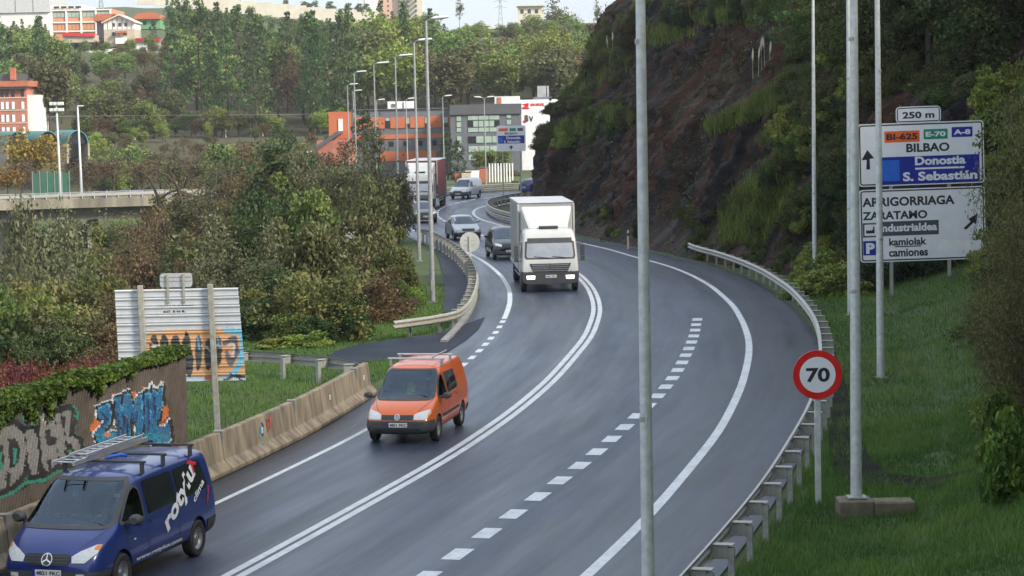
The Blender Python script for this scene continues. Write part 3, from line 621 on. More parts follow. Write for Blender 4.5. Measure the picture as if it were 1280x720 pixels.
pt.disc((534,414), 16, 12, (.5,.2,.1)); pt.stroke([(758,150),(768,172),(785,178),(805,150),(812,165)], 8, WHT)
grv = ribw.ravel() < -.008; bare = pt.c[:, 3] == 0; pt.c[grv & bare] = (.022, .018, .015, .85); pt.c[grv & ~bare, :3] *= .55  # groove shade painted in as dark brown so the ribs show, graffiti dimmed too
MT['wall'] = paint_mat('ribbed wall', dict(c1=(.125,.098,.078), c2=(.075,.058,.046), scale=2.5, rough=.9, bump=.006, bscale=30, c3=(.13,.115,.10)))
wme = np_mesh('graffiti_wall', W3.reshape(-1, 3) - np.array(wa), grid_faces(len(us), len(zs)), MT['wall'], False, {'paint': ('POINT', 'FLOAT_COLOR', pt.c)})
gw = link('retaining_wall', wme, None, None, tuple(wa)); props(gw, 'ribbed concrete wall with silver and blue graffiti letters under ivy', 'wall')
ang = math.atan2(wt.y, wt.x); core = MB().box(0, .03, -.3, wl_, .5, WH-.005)
co = core.build('wall_core', MT['concrete'], gw); co.rotation_euler = (0, 0, ang)
if (Matrix.Rotation(ang, 3, 'Z') @ Vector((0, 1, 0))).dot(wn_) > 0: co.scale = (1, -1, 1)

# ------------------------------------------------------------------ text
_tc = {}
def text_mesh(s, bold=.012):
    cu_ = bpy.data.curves.new('txt', 'FONT'); cu_.body = s; cu_.offset = bold*1.7; cu_.resolution_u = 3
    o = bpy.data.objects.new('txt', cu_); COL.objects.link(o); dg = bpy.context.evaluated_depsgraph_get(); me = bpy.data.meshes.new_from_object(o.evaluated_get(dg)); 
    v = np.array([tuple(q.co) for q in me.vertices]); f = [tuple(p.vertices) for p in me.polygons]
    bpy.data.objects.remove(o); bpy.data.curves.remove(cu_); bpy.data.meshes.remove(me)
    mn, mx_ = v.min(0), v.max(0); return v[:, :2]-mn[:2], f, (mx_-mn)[:2]
class Board:
    """flat board facing the camera side (-Y): px coordinates of the photograph are traced onto its plane"""
    def __init__(s, root, cpx, Y, tilt=0.0):
        s.root = root; s.Y = Y; s.k = Y/FPX; s.c = cpx; s.tilt = tilt
        o = P(cpx[0], cpx[1], Y); root.location = o; root.rotation_euler = (0, tilt, 0)
    def xz(s, px, py):
        dx, dy = (px-s.c[0])*s.k, -(py-s.c[1])*s.k; a = ROLL_PIX
        return (dx*math.cos(a)-dy*math.sin(a), dx*math.sin(a)+dy*math.cos(a))
    def rect(s, name, x0, y0, x1, y1, mat, d0, d1, r=0, parent=None, tl=None):
        """rounded rectangle panel; d0/d1 depth (negative = towards camera)"""
        w, h = (x1-x0)*s.k, (y1-y0)*s.k; r_ = r*s.k; pts = []
        for cx_, cy_, a0 in ((x1-r, y1-r, -90), (x1-r, y0+r, 0), (x0+r, y0+r, 90), (x0+r, y1-r, 180)):
            for q in ((0,) if r == 0 else (0, 30, 60, 90)):
                an = math.radians(a0+q) if r else 0
                pts.append(s.xz0(cx_ + r*math.cos(an), cy_ - r*math.sin(an)))
        return MB().prism(pts, d0, d1, 'xz').build(name, MT[mat], parent or s.root)
    def xz0(s, px, py): return ((px-s.c[0])*s.k, -(py-s.c[1])*s.k)
    def text(s, name, txt, x0, x1, y0, y1, mat, d, bold=.012, parent=None):
        v, f, sz = text_mesh(txt, bold); w, h = (x1-x0)*s.k, (y1-y0)*s.k
        ox, oz = s.xz0(x0, y1); b = MB().add([(ox+x/sz[0]*w, d, oz+y/sz[1]*h) for x, y in v], f)
        return b.build(name, MT[mat], parent or s.root, fix=False)
    def poly(s, name, pts, mat, d, parent=None, th=.003):
        return MB().prism([s.xz0(*p) for p in pts], d, d+th, 'xz').build(name, MT[mat], parent or s.root)
ROLL_PIX = ROLL
def post_pair(bd, xs_, ytop, Y, mat='galv', w=.12, dep=.14, parent=None, zb=None):
    for x in xs_:
        X0, Zt_ = bd.xz0(x, ytop); wx = bd.root.location.x + X0; zb_ = gz(wx, Y)-.3 if zb is None else zb
        b = MB()
        b.box(-w/2, .0, 0, w/2, .012, 1).box(-w/2, dep-.012, 0, w/2, dep, 1).box(-.006, .012, 0, .006, dep-.012, 1)      # I-section
        o = b.build('post', MT[mat], bd.root); h = Zt_ + bd.root.location.z - zb_
        o.scale = (1, 1, h); o.location = (X0, .02, zb_ - bd.root.location.z); o.rotation_euler = (0, -bd.tilt, 0)

# right direction sign
bs = thing('direction_sign', 'large white direction sign for Bilbao with blue band and arrows', 'road sign'); B = Board(bs, (1152.5, 240), 87.0, -math.radians(.9)); 
B.tilt = -math.radians(.9)
up = B.rect('upper_panel', 1074, 153, 1231, 231, 'sign_white', 0, .05, 4)
lo = B.rect('lower_panel', 1074, 235, 1231, 326, 'sign_white', 0, .05, 4)
def border(bd, x0, y0, x1, y1, d, parent, w=1.6, inset=1.4, mat='black_paint'):
    x0 += inset; x1 -= inset; y0 += inset; y1 -= inset
    for a in ((x0+3, y0, x1-3, y0+w), (x0+3, y1-w, x1-3, y1), (x0, y0+3, x0+w, y1-3), (x1-w, y0+3, x1, y1-3)): bd.rect('border', *a, mat, d, d+.003, 0, parent)
    for cx_, cy_, sx, sy in ((x0, y0, 1, 1), (x1, y0, -1, 1), (x0, y1, 1, -1), (x1, y1, -1, -1)):
        bd.poly('border', [(cx_, cy_+sy*3.2), (cx_+sx*.9, cy_+sy*.9), (cx_+sx*3.2, cy_), (cx_+sx*3.2, cy_+sy*w), (cx_+sx*w*1.4, cy_+sy*w*1.4), (cx_+sx*w, cy_+sy*3.2)], mat, d, parent)
border(B, 1074, 153, 1231, 231, -.003, up); border(B, 1074, 235, 1231, 326, -.003, lo)
pl = B.rect('distance_plate', 1122, 133, 1178, 153.5, 'sign_white', -.01, .04, 5); border(B, 1122, 133, 1178, 153.5, -.013, pl, 1.3, 1.2); B.text('lettering', '250 m', 1130, 1170, 139.5, 148, 'black_paint', -.0135, .02, pl)
for x0, x1, y0, y1, m, tx_, tm, lab in ((1107,1151,163,177,'sign_orange','BI-625','black_paint','orange route plate'),(1156,1186,162,174.5,'sign_green','E-70','sign_white','green route plate'),(1191,1217,160.5,173,'sign_blue','A-8','sign_white','blue route plate')):
    o = B.rect('route_plate', x0, y0, x1, y1, m, -.004, 0, 1, up); o['label'] = lab; B.text('lettering', tx_, x0+2.5, x1-2.5, y0+3, y1-3, tm, -.005, .022, o)
B.text('lettering', 'BILBAO', 1134, 1188, 179, 190, 'black_paint', -.001, .02, up)
bb = B.rect('blue_band', 1098, 195, 1225, 229, 'sign_blue', -.004, 0, 0, up); bb['label'] = 'blue band of the upper panel'
B.rect('cover_patch', 1103, 199, 1125, 225, 'sign_blue_light', -.007, -.004, 0, bb)
B.text('lettering', 'Donostia', 1144.5, 1207.5, 195.6, 206.5, 'sign_white', -.005, .022, bb); B.rect('underline', 1144.5, 209.5, 1206, 211.8, 'sign_white', -.006, -.004, 0, bb); B.text('lettering', 'S. Sebastián', 1129, 1222, 214.5, 226, 'sign_white', -.005, .022, bb)
B.poly('arrow', [(1085,209.5),(1083.6,209.5),(1084.2,197.5),(1078,197.5),(1085.3,185),(1093.5,195.5),(1088,196.5),(1088.3,209.5)], 'black_paint', -.004, up)
B.text('lettering', 'ARRIGORRIAGA', 1077.5, 1193, 245, 256.5, 'black_paint', -.001, .02, lo); B.text('lettering', 'ZARATAMO', 1077.5, 1158.5, 262.5, 273, 'black_paint', -.001, .02, lo)
pp_ = B.rect('pictogram_plate', 1077.5, 276.5, 1096, 294.5, 'sign_dark', -.004, 0, 0, lo); B.rect('pictogram_field', 1079.5, 278.5, 1094, 292.5, 'sign_white', -.007, -.004, 1, pp_)
B.poly('pictogram', [(1081.5,289.5),(1081.5,285),(1084,286.5),(1084,285),(1086.5,286.5),(1086.5,285),(1089,286.5),(1089,285),(1090.3,285),(1090.3,281),(1092,281),(1092,289.5)], 'black_paint', -.010, pp_)
dk = B.rect('dark_band', 1098, 275.5, 1172.5, 293.5, 'sign_dark', -.004, 0, 0, lo); B.text('lettering', 'Industrialdea', 1098.5, 1170.5, 278.5, 288.5, 'sign_white', -.005, .022, dk)
pk = B.rect('parking_plate', 1077.5, 299, 1096, 317, 'sign_blue', -.004, 0, 0, lo); B.text('lettering', 'P', 1081, 1092, 301.5, 315, 'sign_white', -.005, .03, pk)
B.text('lettering', 'kamiolak', 1110, 1157, 296.5, 306, 'black_paint', -.001, .02, lo); B.rect('underline', 1117, 306.6, 1150, 308, 'black_paint', -.003, 0, 0, lo); B.text('lettering', 'camiones', 1109.5, 1158.5, 310, 320, 'black_paint', -.001, .02, lo)
B.poly('arrow', [(1203.3,287.5),(1212.5,279),(1209.5,275.7),(1221.8,269.2),(1219,283),(1216.3,280.3),(1206.8,289)], 'black_paint', -.004, lo)
B.poly('patch', [(1170,313),(1172,305),(1176,301.5),(1210,302),(1212,314),(1180,315)], 'white_paint', -.0025, lo, .0015)
post_pair(B, (1112, 1185), 153, 87)

# speed limit sign
ss = thing('speed_sign', 'round red and white speed limit sign reading 70', 'road sign'); B = Board(ss, (1022, 468.5), 43.6)
k = 43.6/FPX
def disc(bd, name, r, d0, d1, mat, parent=None, n=48, squash=1):
    return MB().prism([(r*math.cos(2*math.pi*i/n)*squash, r*math.sin(2*math.pi*i/n)) for i in range(n)], d0, d1, 'xz').build(name, MT[mat], parent or bd.root)
pr = disc(B, 'plate', 31*k, 0, .035, 'sign_red'); disc(B, 'field', 22.6*k, -.003, 0, 'sign_white', pr); B.text('lettering', '70', 1007.5, 1037.5, 459.5, 478, 'black_paint', -.0035, .02, pr)
zb = gz(ss.location.x, 43.6)-.3
MB().box(-.06, .037, zb-ss.location.z, .06, .09, .35).build('post', MT['lamp_steel'], ss, bevel=.008)
MB().box(-.2, .0355, -.22, .2, .0365, -.17).box(-.2, .0355, .17, .2, .0365, .22).build('bracket', MT['galv'], ss)

# round sign seen from behind on the left verge
MT['pale_back'] = M('pale sign back', (.52,.52,.47), (.44,.44,.40), scale=3, rough=.5)
rs = thing('round_sign', 'back of a round pale sign on a thin post beside the left guardrail', 'road sign'); B = Board(rs, (587.3, 302.5), 110.0); disc(B, 'plate', .49, 0, .03, 'pale_back')
MB().box(-.05, -.06, gz(rs.location.x, 110)-.3-rs.location.z, .05, -.005, .3).build('post', MT['pale_back'], rs, bevel=.006)
MB().box(-.25, -.02, .1, .25, -.001, .14).box(-.25, -.02, -.14, .25, -.001, -.1).build('bracket', MT['pale_back'], rs)

# far direction sign
fs = thing('direction_sign', 'small far white direction sign with blue band before the office block', 'road sign'); B = Board(fs, (639, 173), 196.0)
B.rect('panel', 621, 157, 657, 189, 'sign_white', 0, .06, 2)
for x0, x1, m in ((623.5,635,'sign_orange'),(637,645,'sign_green'),(647,654,'sign_dark')): B.rect('route_plate', x0, 160.3, x1, 164, m, -.004, 0)
B.text('lettering', 'BILBAO', 631, 647, 165.3, 168.3, 'black_paint', -.003, .02); bb = B.rect('blue_band', 622.5, 169.5, 655.5, 179.3, 'sign_blue', -.004, 0); B.rect('cover_patch', 623, 171.5, 628.5, 178, 'sign_blue_light', -.006, -.004, 0, bb)
B.text('lettering', 'Donostia', 633, 650.5, 170.5, 174, 'sign_white', -.006, .02, bb); B.text('lettering', 'S. Sebastián', 630, 650, 175.4, 178.6, 'sign_white', -.006, .02, bb)
B.poly('arrow', [(638,187),(638,184.8),(636,184.8),(638.7,181.2),(641.4,184.8),(639.4,184.8),(639.4,187)], 'black_paint', -.005)
post_pair(B, (628, 650), 158, 196)

# back of the tall sign on the left
tb = thing('tall_sign', 'back of a slatted steel sign with orange and black graffiti above the ivy', 'road sign'); B = Board(tb, (225, 420), 53.0)
MT['slat'] = paint_mat('painted slat', dict(c1=(.60,.61,.63), c2=(.52,.53,.55), scale=4, rough=.45, metal=.2))
k = 53/FPX; slats = 11; y_top, y_bot = 360.5, 478.5; ph = (y_bot-y_top)/slats
for i in range(slats):
    ya, yb = y_top+i*ph, y_top+(i+1)*ph; xl, xr = 145.2+i*.25, 300+i*.6
    nx2 = 150; hs = [0, .06, .14, .3, .45, .6, .75, .88, .95, 1]; dep = [0, -.035, -.05, -.012, -.012, -.012, -.012, -.02, -.02, 0]
    vv = []; 
    for h_, d_ in zip(hs, dep):
        for q in np.linspace(0, 1, nx2):
            x, z = B.xz0(xl+(xr-xl)*q, ya+(yb-ya-.35)*h_); cut = 0
            vv.append((x, d_, z))
    vv = np.array(vv); g3 = vv + np.array(tb.location); px_ = to_px(g3); pcx = np.stack([(px_[:, 0]-130)*4.237, (px_[:, 1]-330)*4.237], 1)
    pcx += np.stack([vnoise(pcx[:, 0]*.15, pcx[:, 1]*.15, 8)-.5, vnoise(pcx[:, 0]*.15, pcx[:, 1]*.15, 9)-.5], 1)*7
    q = Paint(pcx); OR_, CY_, BK_, WH_ = (.72,.36,.14), (.15,.52,.72), (.015,.015,.018), (.6,.6,.62)
    q.poly([(225,372),(280,350),(560,345),(640,345),(742,350),(750,640),(560,620),(400,600),(225,490)], OR_, var=.06)
    q.stroke([(650,352),(725,362),(738,420),(725,520),(680,590),(600,622)], 30, CY_, var=.08); q.poly([(410,592),(600,600),(750,600),(752,640),(400,640)], (.5,.6,.68), var=.1); q.stroke([(640,612),(700,590),(740,600)], 16, BK_); q.stroke([(670,580),(730,615)], 9, BK_)
    for c_, rx, ry in (((264,430),24,52),((319,425),22,50),((378,435),26,58),((438,470),24,112),((452,520),22,80),((500,470),18,95),((552,480),20,85),((603,460),22,80),((560,455),26,18)): q.disc(c_, rx, ry, BK_)
    q.stroke([(640,420),(690,390),(705,470),(670,530),(650,470)], 26, (.1,.1,.11)); q.stroke([(655,430),(690,420),(685,490)], 9, WH_)
    for st in ([(240,400),(290,470)], [(345,380),(350,480)], [(405,400),(412,560)], [(475,390),(480,570)], [(525,400),(530,560)], [(578,390),(575,560)]): q.stroke(st, 9, OR_); 
    for st in ([(250,440),(290,430)], [(360,440),(400,435)], [(540,440),(570,470)], [(590,430),(620,440)]): q.stroke(st, 8, WH_)
    q.stroke([(495,385),(505,450)], 12, (.1,.3,.5)); q.stroke([(600,390),(612,440)], 12, (.1,.3,.5)); q.disc((560,605), 26, 14, (.6,.15,.06)); q.stroke([(270,360),(310,358)], 8, CY_)
    link('slat', np_mesh('slat', vv, grid_faces(nx2, len(hs)), MT['slat'], False, {'paint': ('POINT', 'FLOAT_COLOR', q.c)}), tb)
ts = B.rect('top_plate', 202, 341, 242.5, 358.5, 'steel_sheet', -.005, .03, 4)
for x in (212, 232): B.rect('stay', x-1.3, 341.5, x+1.3, 378, 'old_steel', -.06, -.015)
for yy_ in (345.5, 350.5): B.rect('stay', 203, yy_-.5, 241.5, yy_+.5, 'old_steel', -.014, -.006)
B.text('lettering', 'NOTT I. AENOS', 199, 243, 379.5, 382.8, 'black_paint', -.016, .03); B.text('lettering', '627. E N B.', 205, 233, 387.5, 390.6, 'black_paint', -.016, .03)
for x0, x1 in ((175, 180.5), (262.5, 268.5)):
    xm, zt_ = B.xz0((x0+x1)/2, 355); xb = xm + (.09 if x0 > 200 else .1); zg = gz(tb.location.x+xm, 53)-.3-tb.location.z
    MB().hexa([(xb-.07,-.16,zg),(xb+.07,-.16,zg),(xb+.07,-.052,zg),(xb-.07,-.052,zg),(xm-.065,-.16,zt_),(xm+.065,-.16,zt_),(xm+.065,-.052,zt_),(xm-.065,-.052,zt_)]).build('post', MT['old_steel'], tb, bevel=.01)

# delineator and marker stakes
MT['cream'] = M('cream plastic', (.62,.55,.38), (.5,.43,.3), scale=5)
def stake(px, py, label, h=1.05, r=.06, mat='cream'):
    g = G(px, py, 0); b = MB(); b.tube([(0,0,-.2),(0,0,h*.92),(0,.02,h)], [r, r*.95, r*.6], 8)
    t = b.build('marker_post', MT[mat]); t.location = (g.x, g.y, 0); props(t, label, 'marker post'); MB().lathe([(r*1.04,0),(r*1.04,.14)], n=8).build('band', MT['black_paint'], t).location = (0, 0, h*.7)
stake(785.5, 311, 'cream marker post at the foot of the rock cliff'); stake(497, 386, 'small pale marker post in the grass by the shrubs', .8, .07, 'pale_back')

# ------------------------------------------------------------------ street lamps
MT['lamp_head'] = M('lamp housing', (.62,.63,.62), (.55,.56,.55), scale=3, rough=.4)
def lamp(base, h, az, label, r0=.10, head=.75, arm=.35, twin=False, group='street lamps along the road'):
    LS = MT['lamp_steel'] if az else MT['lamp_steel_dim']
    t = thing('street_lamp', label, 'street lamp', tuple(base), az, group)
    lean_ = random.uniform(-.004, .004)*h
    MB().tube([(0,0,-.3),(0,0,.0),(lean_*.3,0,h*.45),(lean_,0,h)], [r0, r0, r0*.78, r0*.5], 12).build('pole', LS, t, smooth=True, auto=True)
    MB().box(-r0*1.6, -r0*1.6, 0, r0*1.6, r0*1.6, .03).build('base_plate', MT['galv'], t)
    MB().box(-r0*.5, -r0*1.03-.012, .5, r0*.5, -r0*.6, .95).build('hatch', MT['galv'], t)
    for q in (h*.28, h*.62): MB().lathe([(r0*(1-.5*q/h)*1.01, 0), (r0*(1-.5*q/h)*1.025, .01), (r0*(1-.5*q/h)*1.025, .06), (r0*(1-.5*q/h)*1.01, .07)], n=12).build('joint', MT['galv'], t).location = (0, 0, q)
    for s in ((1, -1) if twin else (1,)):
        MB().tube([(lean_,0,h-.05),(lean_+s*arm*.5,0,h+.06),(lean_+s*arm,0,h+.1)], .035, 8).build('arm', LS, t, smooth=True)
        x0 = lean_+s*arm*.6
        b = MB(); st = []
        for q, w, hh, dz in ((0,.09,.05,.08),(.15,.13,.075,.10),(.55,.15,.08,.125),(.9,.12,.06,.15),(1,.06,.03,.16)):
            st.append([(x0+s*head*q, w*math.cos(a), h+dz+hh*math.sin(a)) for a in np.linspace(0, 2*math.pi, 10, endpoint=False)])
        b.add([p for r in st for p in r], [(i*10+k_, i*10+(k_+1) % 10, (i+1)*10+(k_+1) % 10, (i+1)*10+k_) for i in range(4) for k_ in range(10)] + [tuple(range(10)), tuple(range(40, 50))])
        b.build('lamp_head', MT['lamp_head'], t, smooth=True)
    return t
def lamp_px(px, py, h, az, label, Y=None, **k):
    g = G(px, py, 0) if Y is None else P(px, py, Y); return lamp((g.x, g.y, gz(g.x, g.y)), h, az, label, **k)
lamp_px(541, 378, 11.6, 0, 'tallest left street lamp, standing in grass beside the footpath', r0=.11)
lamp_px(524.5, 327, 11.5, 0, 'second street lamp from the footpath, rising behind the shrubs', r0=.10)
for px, Y, lab in ((498,147,'street lamp rising left of the red truck'),(472,168,'street lamp over the shrubs, fourth from the footpath'),(446.5,206,'slender street lamp right of the leftmost lamp pair'),(438,250,'leftmost far street lamp in front of the orange building end'),(445,283,'far street lamp half hidden behind a nearer pole')):
    g = P(px, 250, Y); lamp((g.x, Y, gz(g.x, Y)), 11.5, 0, lab, r0=.09, head=.95)
for px, Y, h, lab, tw in ((472.5,262,9.6,'short far street lamp before the orange office windows',False),(509.5,245,9.2,'short far street lamp before the white rooftop box',False),(555,236,9.4,'far street lamp at the corner between orange and grey offices',False),(607,238,9.2,'far street lamp with two heads before the grey office windows',True)):
    g = P(px, 200, Y); lamp((g.x, Y, gz(g.x, Y)), h, 0, lab, r0=.085, head=.8, twin=tw, arm=.3 if not tw else .5)
lamp_px(1018.5, 353, 14.0, math.pi, 'thin street lamp pole at the foot of the cliff vegetation', r0=.11)
lamp_px(1063, 397, 14.0, math.pi, 'street lamp pole half hidden behind the thick pole on the right', r0=.11)
lamp_px(1101, 475, 14.0, math.pi, 'street lamp pole in front of the big direction sign', r0=.115)
g = G(1070.5, 624, .35); bl = lamp((g.x, g.y, .38), 14.0, math.pi, 'thick street lamp pole standing on a concrete block', r0=.112)
lamp((1.66, 28.2, -.0), 14.0, math.pi*.9, 'nearest street lamp pole crossing the middle of the picture', r0=.09)
# concrete footing with a side slab
MT['mossy'] = M('mossy concrete', (.20,.17,.13), (.11,.085,.06), scale=4, rough=.95, bump=.01, bscale=20, c3=(.09,.10,.05))
ft = thing('lamp_footing', 'mossy concrete footing block below the thick lamp pole', 'footing', (g.x, g.y, 0))
MB().box(-.36, -.3, -.5, .30, .35, .365).build('block', MT['mossy'], ft, bevel=.03); MB().box(.304, -.34, -.6, 1.08, .2, .34).build('side_slab', MT['mossy'], ft, bevel=.03)
# ------------------------------------------------------------------ vehicles (local: x lateral, +y forward, z up, origin on the ground)
def car_paint(name, c, metal=.25, rough=.3): return M(name, c, tuple(v*.93 for v in c), scale=1.5, rough=rough, metal=metal, coat=.6)
MT['van_blue'] = car_paint('blue van paint', (.012,.03,.17), .15); MT['van_orange'] = car_paint('orange van paint', (.62,.115,.012), .0)
MT['truck_white'] = car_paint('truck white', (.56,.56,.53), 0); MT['car_silver'] = car_paint('silver paint', (.42,.44,.46), .5); MT['car_black'] = car_paint('black paint car', (.005,.0055,.006), 0)
MT['car_white'] = car_paint('white paint car', (.55,.55,.55), 0); MT['car_red'] = car_paint('red paint car', (.4,.01,.012), 0); MT['car_dark'] = car_paint('dark grey paint car', (.05,.052,.056), .4)
MT['plastic'] = M('dark plastic', (.042,.043,.046), (.055,.056,.059), rough=.6); MT['rubber'] = M('tyre rubber', (.018,.018,.018), (.03,.029,.028), scale=8, rough=.85)
MT['rim'] = M('wheel steel', (.34,.35,.36), (.25,.25,.26), rough=.4, metal=.6); MT['chrome'] = M('bright metal', (.62,.63,.64), (.5,.5,.51), rough=.2, metal=.9)
MT['dark_glass'] = M('tinted car glass', (.012,.015,.018), (.016,.02,.023), rough=.06, spec=.6); MT['glass'] = glass_mat('clear car glass', (.66,.76,.82), .4); MT['screen_glass'] = M('blue tinted glass', (.02,.04,.075), (.03,.055,.09), rough=.06, spec=.7)
MT['headlight'] = M('headlight lens', (.66,.67,.66), (.52,.53,.54), scale=20, rough=.15, spec=.7); MT['lit_lamp'] = M('lit headlight', (1,.97,.9), (1,.95,.86), emit=1.6); MT['amber'] = M('amber lens', (.75,.25,.05), (.7,.22,.04), rough=.2)
MT['plate'] = M('number plate', (.72,.72,.68), (.66,.66,.62), rough=.4); MT['tail'] = M('red lens', (.35,.01,.01), (.3,.01,.01), rough=.2); MT['interior'] = M('dark interior', (.02,.021,.023), (.03,.03,.032), rough=.8)
MT['alu'] = M('aluminium', (.55,.56,.57), (.45,.46,.47), rough=.35, metal=.7); MT['paper'] = M('paper', (.75,.75,.7), (.7,.7,.66)); MT['letter_white'] = M('white vinyl', (.72,.73,.75), (.66,.67,.69)); MT['letter_red'] = M('red vinyl', (.5,.015,.02), (.45,.012,.02)); MT['mask_blue'] = M('mask cloth', (.35,.55,.65), (.3,.5,.6)); MT['hivis'] = M('hi-vis cloth', (.45,.7,.05), (.38,.62,.05), rough=.7)
MT['skin'] = M('skin', (.42,.24,.17), (.38,.21,.15)); MT['hair'] = M('hair', (.03,.022,.016), (.02,.015,.01)); MT['cloth'] = M('dark cloth', (.03,.035,.05), (.045,.05,.06), rough=.85)
MT['curtain_red'] = M('red curtain side', (.22,.035,.045), (.17,.028,.036), scale=2, rough=.6); MT['box_grey'] = M('box body panel', (.34,.34,.35), (.27,.27,.28), scale=1.2, rough=.45); MT['box_white'] = M('box roof edge', (.5,.5,.5), (.4,.4,.41), scale=2, rough=.4)

def eval_mods(o):
    dg = bpy.context.evaluated_depsgraph_get(); me = bpy.data.meshes.new_from_object(o.evaluated_get(dg)); return me
def loft_body(st, level=2, wells=(), well_w=1.0):
    """st rows: y, zb, zbelt, ztop, wb, wbelt, wtop"""
    v = []; f = []; n = 14
    for y, zb, zl, zt, wb, wl2, wt2 in st:
        wm = max(wb, wl2)+.012; zm = zb + (zl-zb)*.5
        half = [(0, zb), (wb*.82, zb), (wb, zb+.07), (wm, zm), (wl2, zl), (wt2+(wl2-wt2)*.12, zt-.10*min(1, (zt-zl)/.3)-.012), (wt2*.86, zt-.008), (0, zt+.022)]
        v += [(x, y, z) for x, z in half] + [(-x, y, z) for x, z in reversed(half[1:-1])]
    for i in range(len(st)-1):
        for k_ in range(n): f.append((i*n+k_, (i+1)*n+k_, (i+1)*n+(k_+1) % n, i*n+(k_+1) % n))
    def cap(o, rev):
        q = [(0, 1, 13)] + [(i, i+1, 13-i, 14-i) for i in range(1, 6)] + [(6, 7, 8)]
        for a in q:
            a = tuple(o+i for i in a); f.append(tuple(reversed(a)) if rev else a)
    cap(0, False); cap((len(st)-1)*n, True)
    me = MB().add(v, f).mesh('body'); o = link('tmp', me); md = o.modifiers.new('s', 'SUBSURF'); md.levels = level; md.render_levels = level
    solid = eval_mods(o); bv = bvh_of(solid)
    cut = []
    for wy, r, x0 in wells:
        for s in (-1, 1):
            c = MB().lathe([(0,0),(r,0),(r,.5),(0,.5)], 'x', 20); cm_ = c.mesh('c'); bmx = bmesh.new(); bmx.from_mesh(cm_); bmesh.ops.remove_doubles(bmx, verts=bmx.verts, dist=1e-4); bmesh.ops.recalc_face_normals(bmx, faces=bmx.faces); bmx.to_mesh(cm_); bmx.free()
            co = link('tmpc', cm_); co.location = (s*x0 if s > 0 else -x0-.5, wy, r*.93); b = o.modifiers.new('b', 'BOOLEAN'); b.operation = 'DIFFERENCE'; b.object = co; b.solver = 'EXACT'; cut.append(co)
    bpy.context.view_layer.update(); out = eval_mods(o)
    for c in cut: bpy.data.objects.remove(c)
    bpy.data.objects.remove(o); out.polygons.foreach_set('use_smooth', [True]*len(out.polygons)); out.set_sharp_from_angle(angle=.7)
    return out, bv
def take(me, pred, grow=0.0):
    """split faces whose centre/normal satisfy pred off a mesh; returns a new mesh"""
    bm = bmesh.new(); bm.from_mesh(me); sel = [q for q in bm.faces if pred(q.calc_center_median(), q.normal)]
    b2 = bm.copy(); b2.faces.ensure_lookup_table(); ids = {q.index for q in sel}
    bmesh.ops.delete(b2, geom=[q for q in b2.faces if q.index not in ids], context='FACES')
    if grow:
        b2.normal_update()
        for v_ in b2.verts: v_.co += v_.normal*grow
    bmesh.ops.delete(bm, geom=sel, context='FACES'); bm.to_mesh(me); bm.free(); out = bpy.data.meshes.new('part'); b2.to_mesh(out); b2.free(); return out
def project(bv, v2, mode, off, far=4.0):
    out = []
    for a, b in v2:
        if mode in ('L', 'R'): s = -1 if mode == 'L' else 1; o, d = Vector((s*far, a, b)), Vector((-s, 0, 0))
        elif mode == 'F': o, d = Vector((a, 8, b)), Vector((0, -1, 0))
        elif mode == 'B': o, d = Vector((a, -8, b)), Vector((0, 1, 0))
        else: o, d = Vector((a, b, 8)), Vector((0, 0, -1))
        h = bv.ray_cast(o, d)
        out.append(None if h[0] is None else h[0] - d*off*.6 + h[1]*off*.6 if h[1].dot(d) < 0 else h[0] - d*off)
    return out
def panel(root, name, bv, poly, mode, mat, off=.008, step=.09, mirror=False):
    v2, f = fill_poly(poly, step); p3 = project(bv, v2, mode, off); ok = [q for q in f if all(p3[i] is not None for i in q)]
    p3 = [Vector((0, 0, 0)) if q is None else q for q in p3]
    b = MB(); used = sorted({i for q in ok for i in q}); mp = {j: i for i, j in enumerate(used)}
    if not used: return None
    b.add([p3[i] for i in used], [tuple(mp[i] for i in q) for q in ok]); o = b.build(name, MT[mat], root, smooth=True)
    me = o.data; flip = me.polygons[0].normal.dot({'L': Vector((-1,0,0)), 'R': Vector((1,0,0)), 'F': Vector((0,1,0)), 'B': Vector((0,-1,0)), 'T': Vector((0,0,1))}[mode]) < 0
    if flip: me.flip_normals()
    return o
def sidepanel(root, name, bv, poly, mat, **k): return [panel(root, name, bv, poly, m, mat, **k) for m in ('L', 'R')]
def seam(root, bv, pts, mode, w=.014, mat='plastic', name='door_seam', off=.006):
    L_ = [Vector(p) for p in pts]; left, right = [], []
    for i, p in enumerate(L_):
        t = (L_[min(i+1, len(L_)-1)]-L_[max(i-1, 0)]).normalized(); n_ = Vector((-t.y, t.x)); left.append(p+n_*w/2); right.append(p-n_*w/2)
    return panel(root, name, bv, [tuple(p) for p in left+right[::-1]], mode, mat, off, .08)
def decal_text(root, bv, s, mode, mat, place, bold=.02, off=.010, name='lettering'):
    """place maps text (u,v in 0..1, v up) to the 2D panel space"""
    v, f, sz = text_mesh(s, bold); p3 = project(bv, [place(x/sz[0], y/sz[1]) for x, y in v], mode, off); ok = [q for q in f if all(p3[i] is not None for i in q)]
    b = MB().add([q or Vector((0,0,0)) for q in p3], ok); return b.build(name, MT[mat], root, fix=False)
_wheels = {}
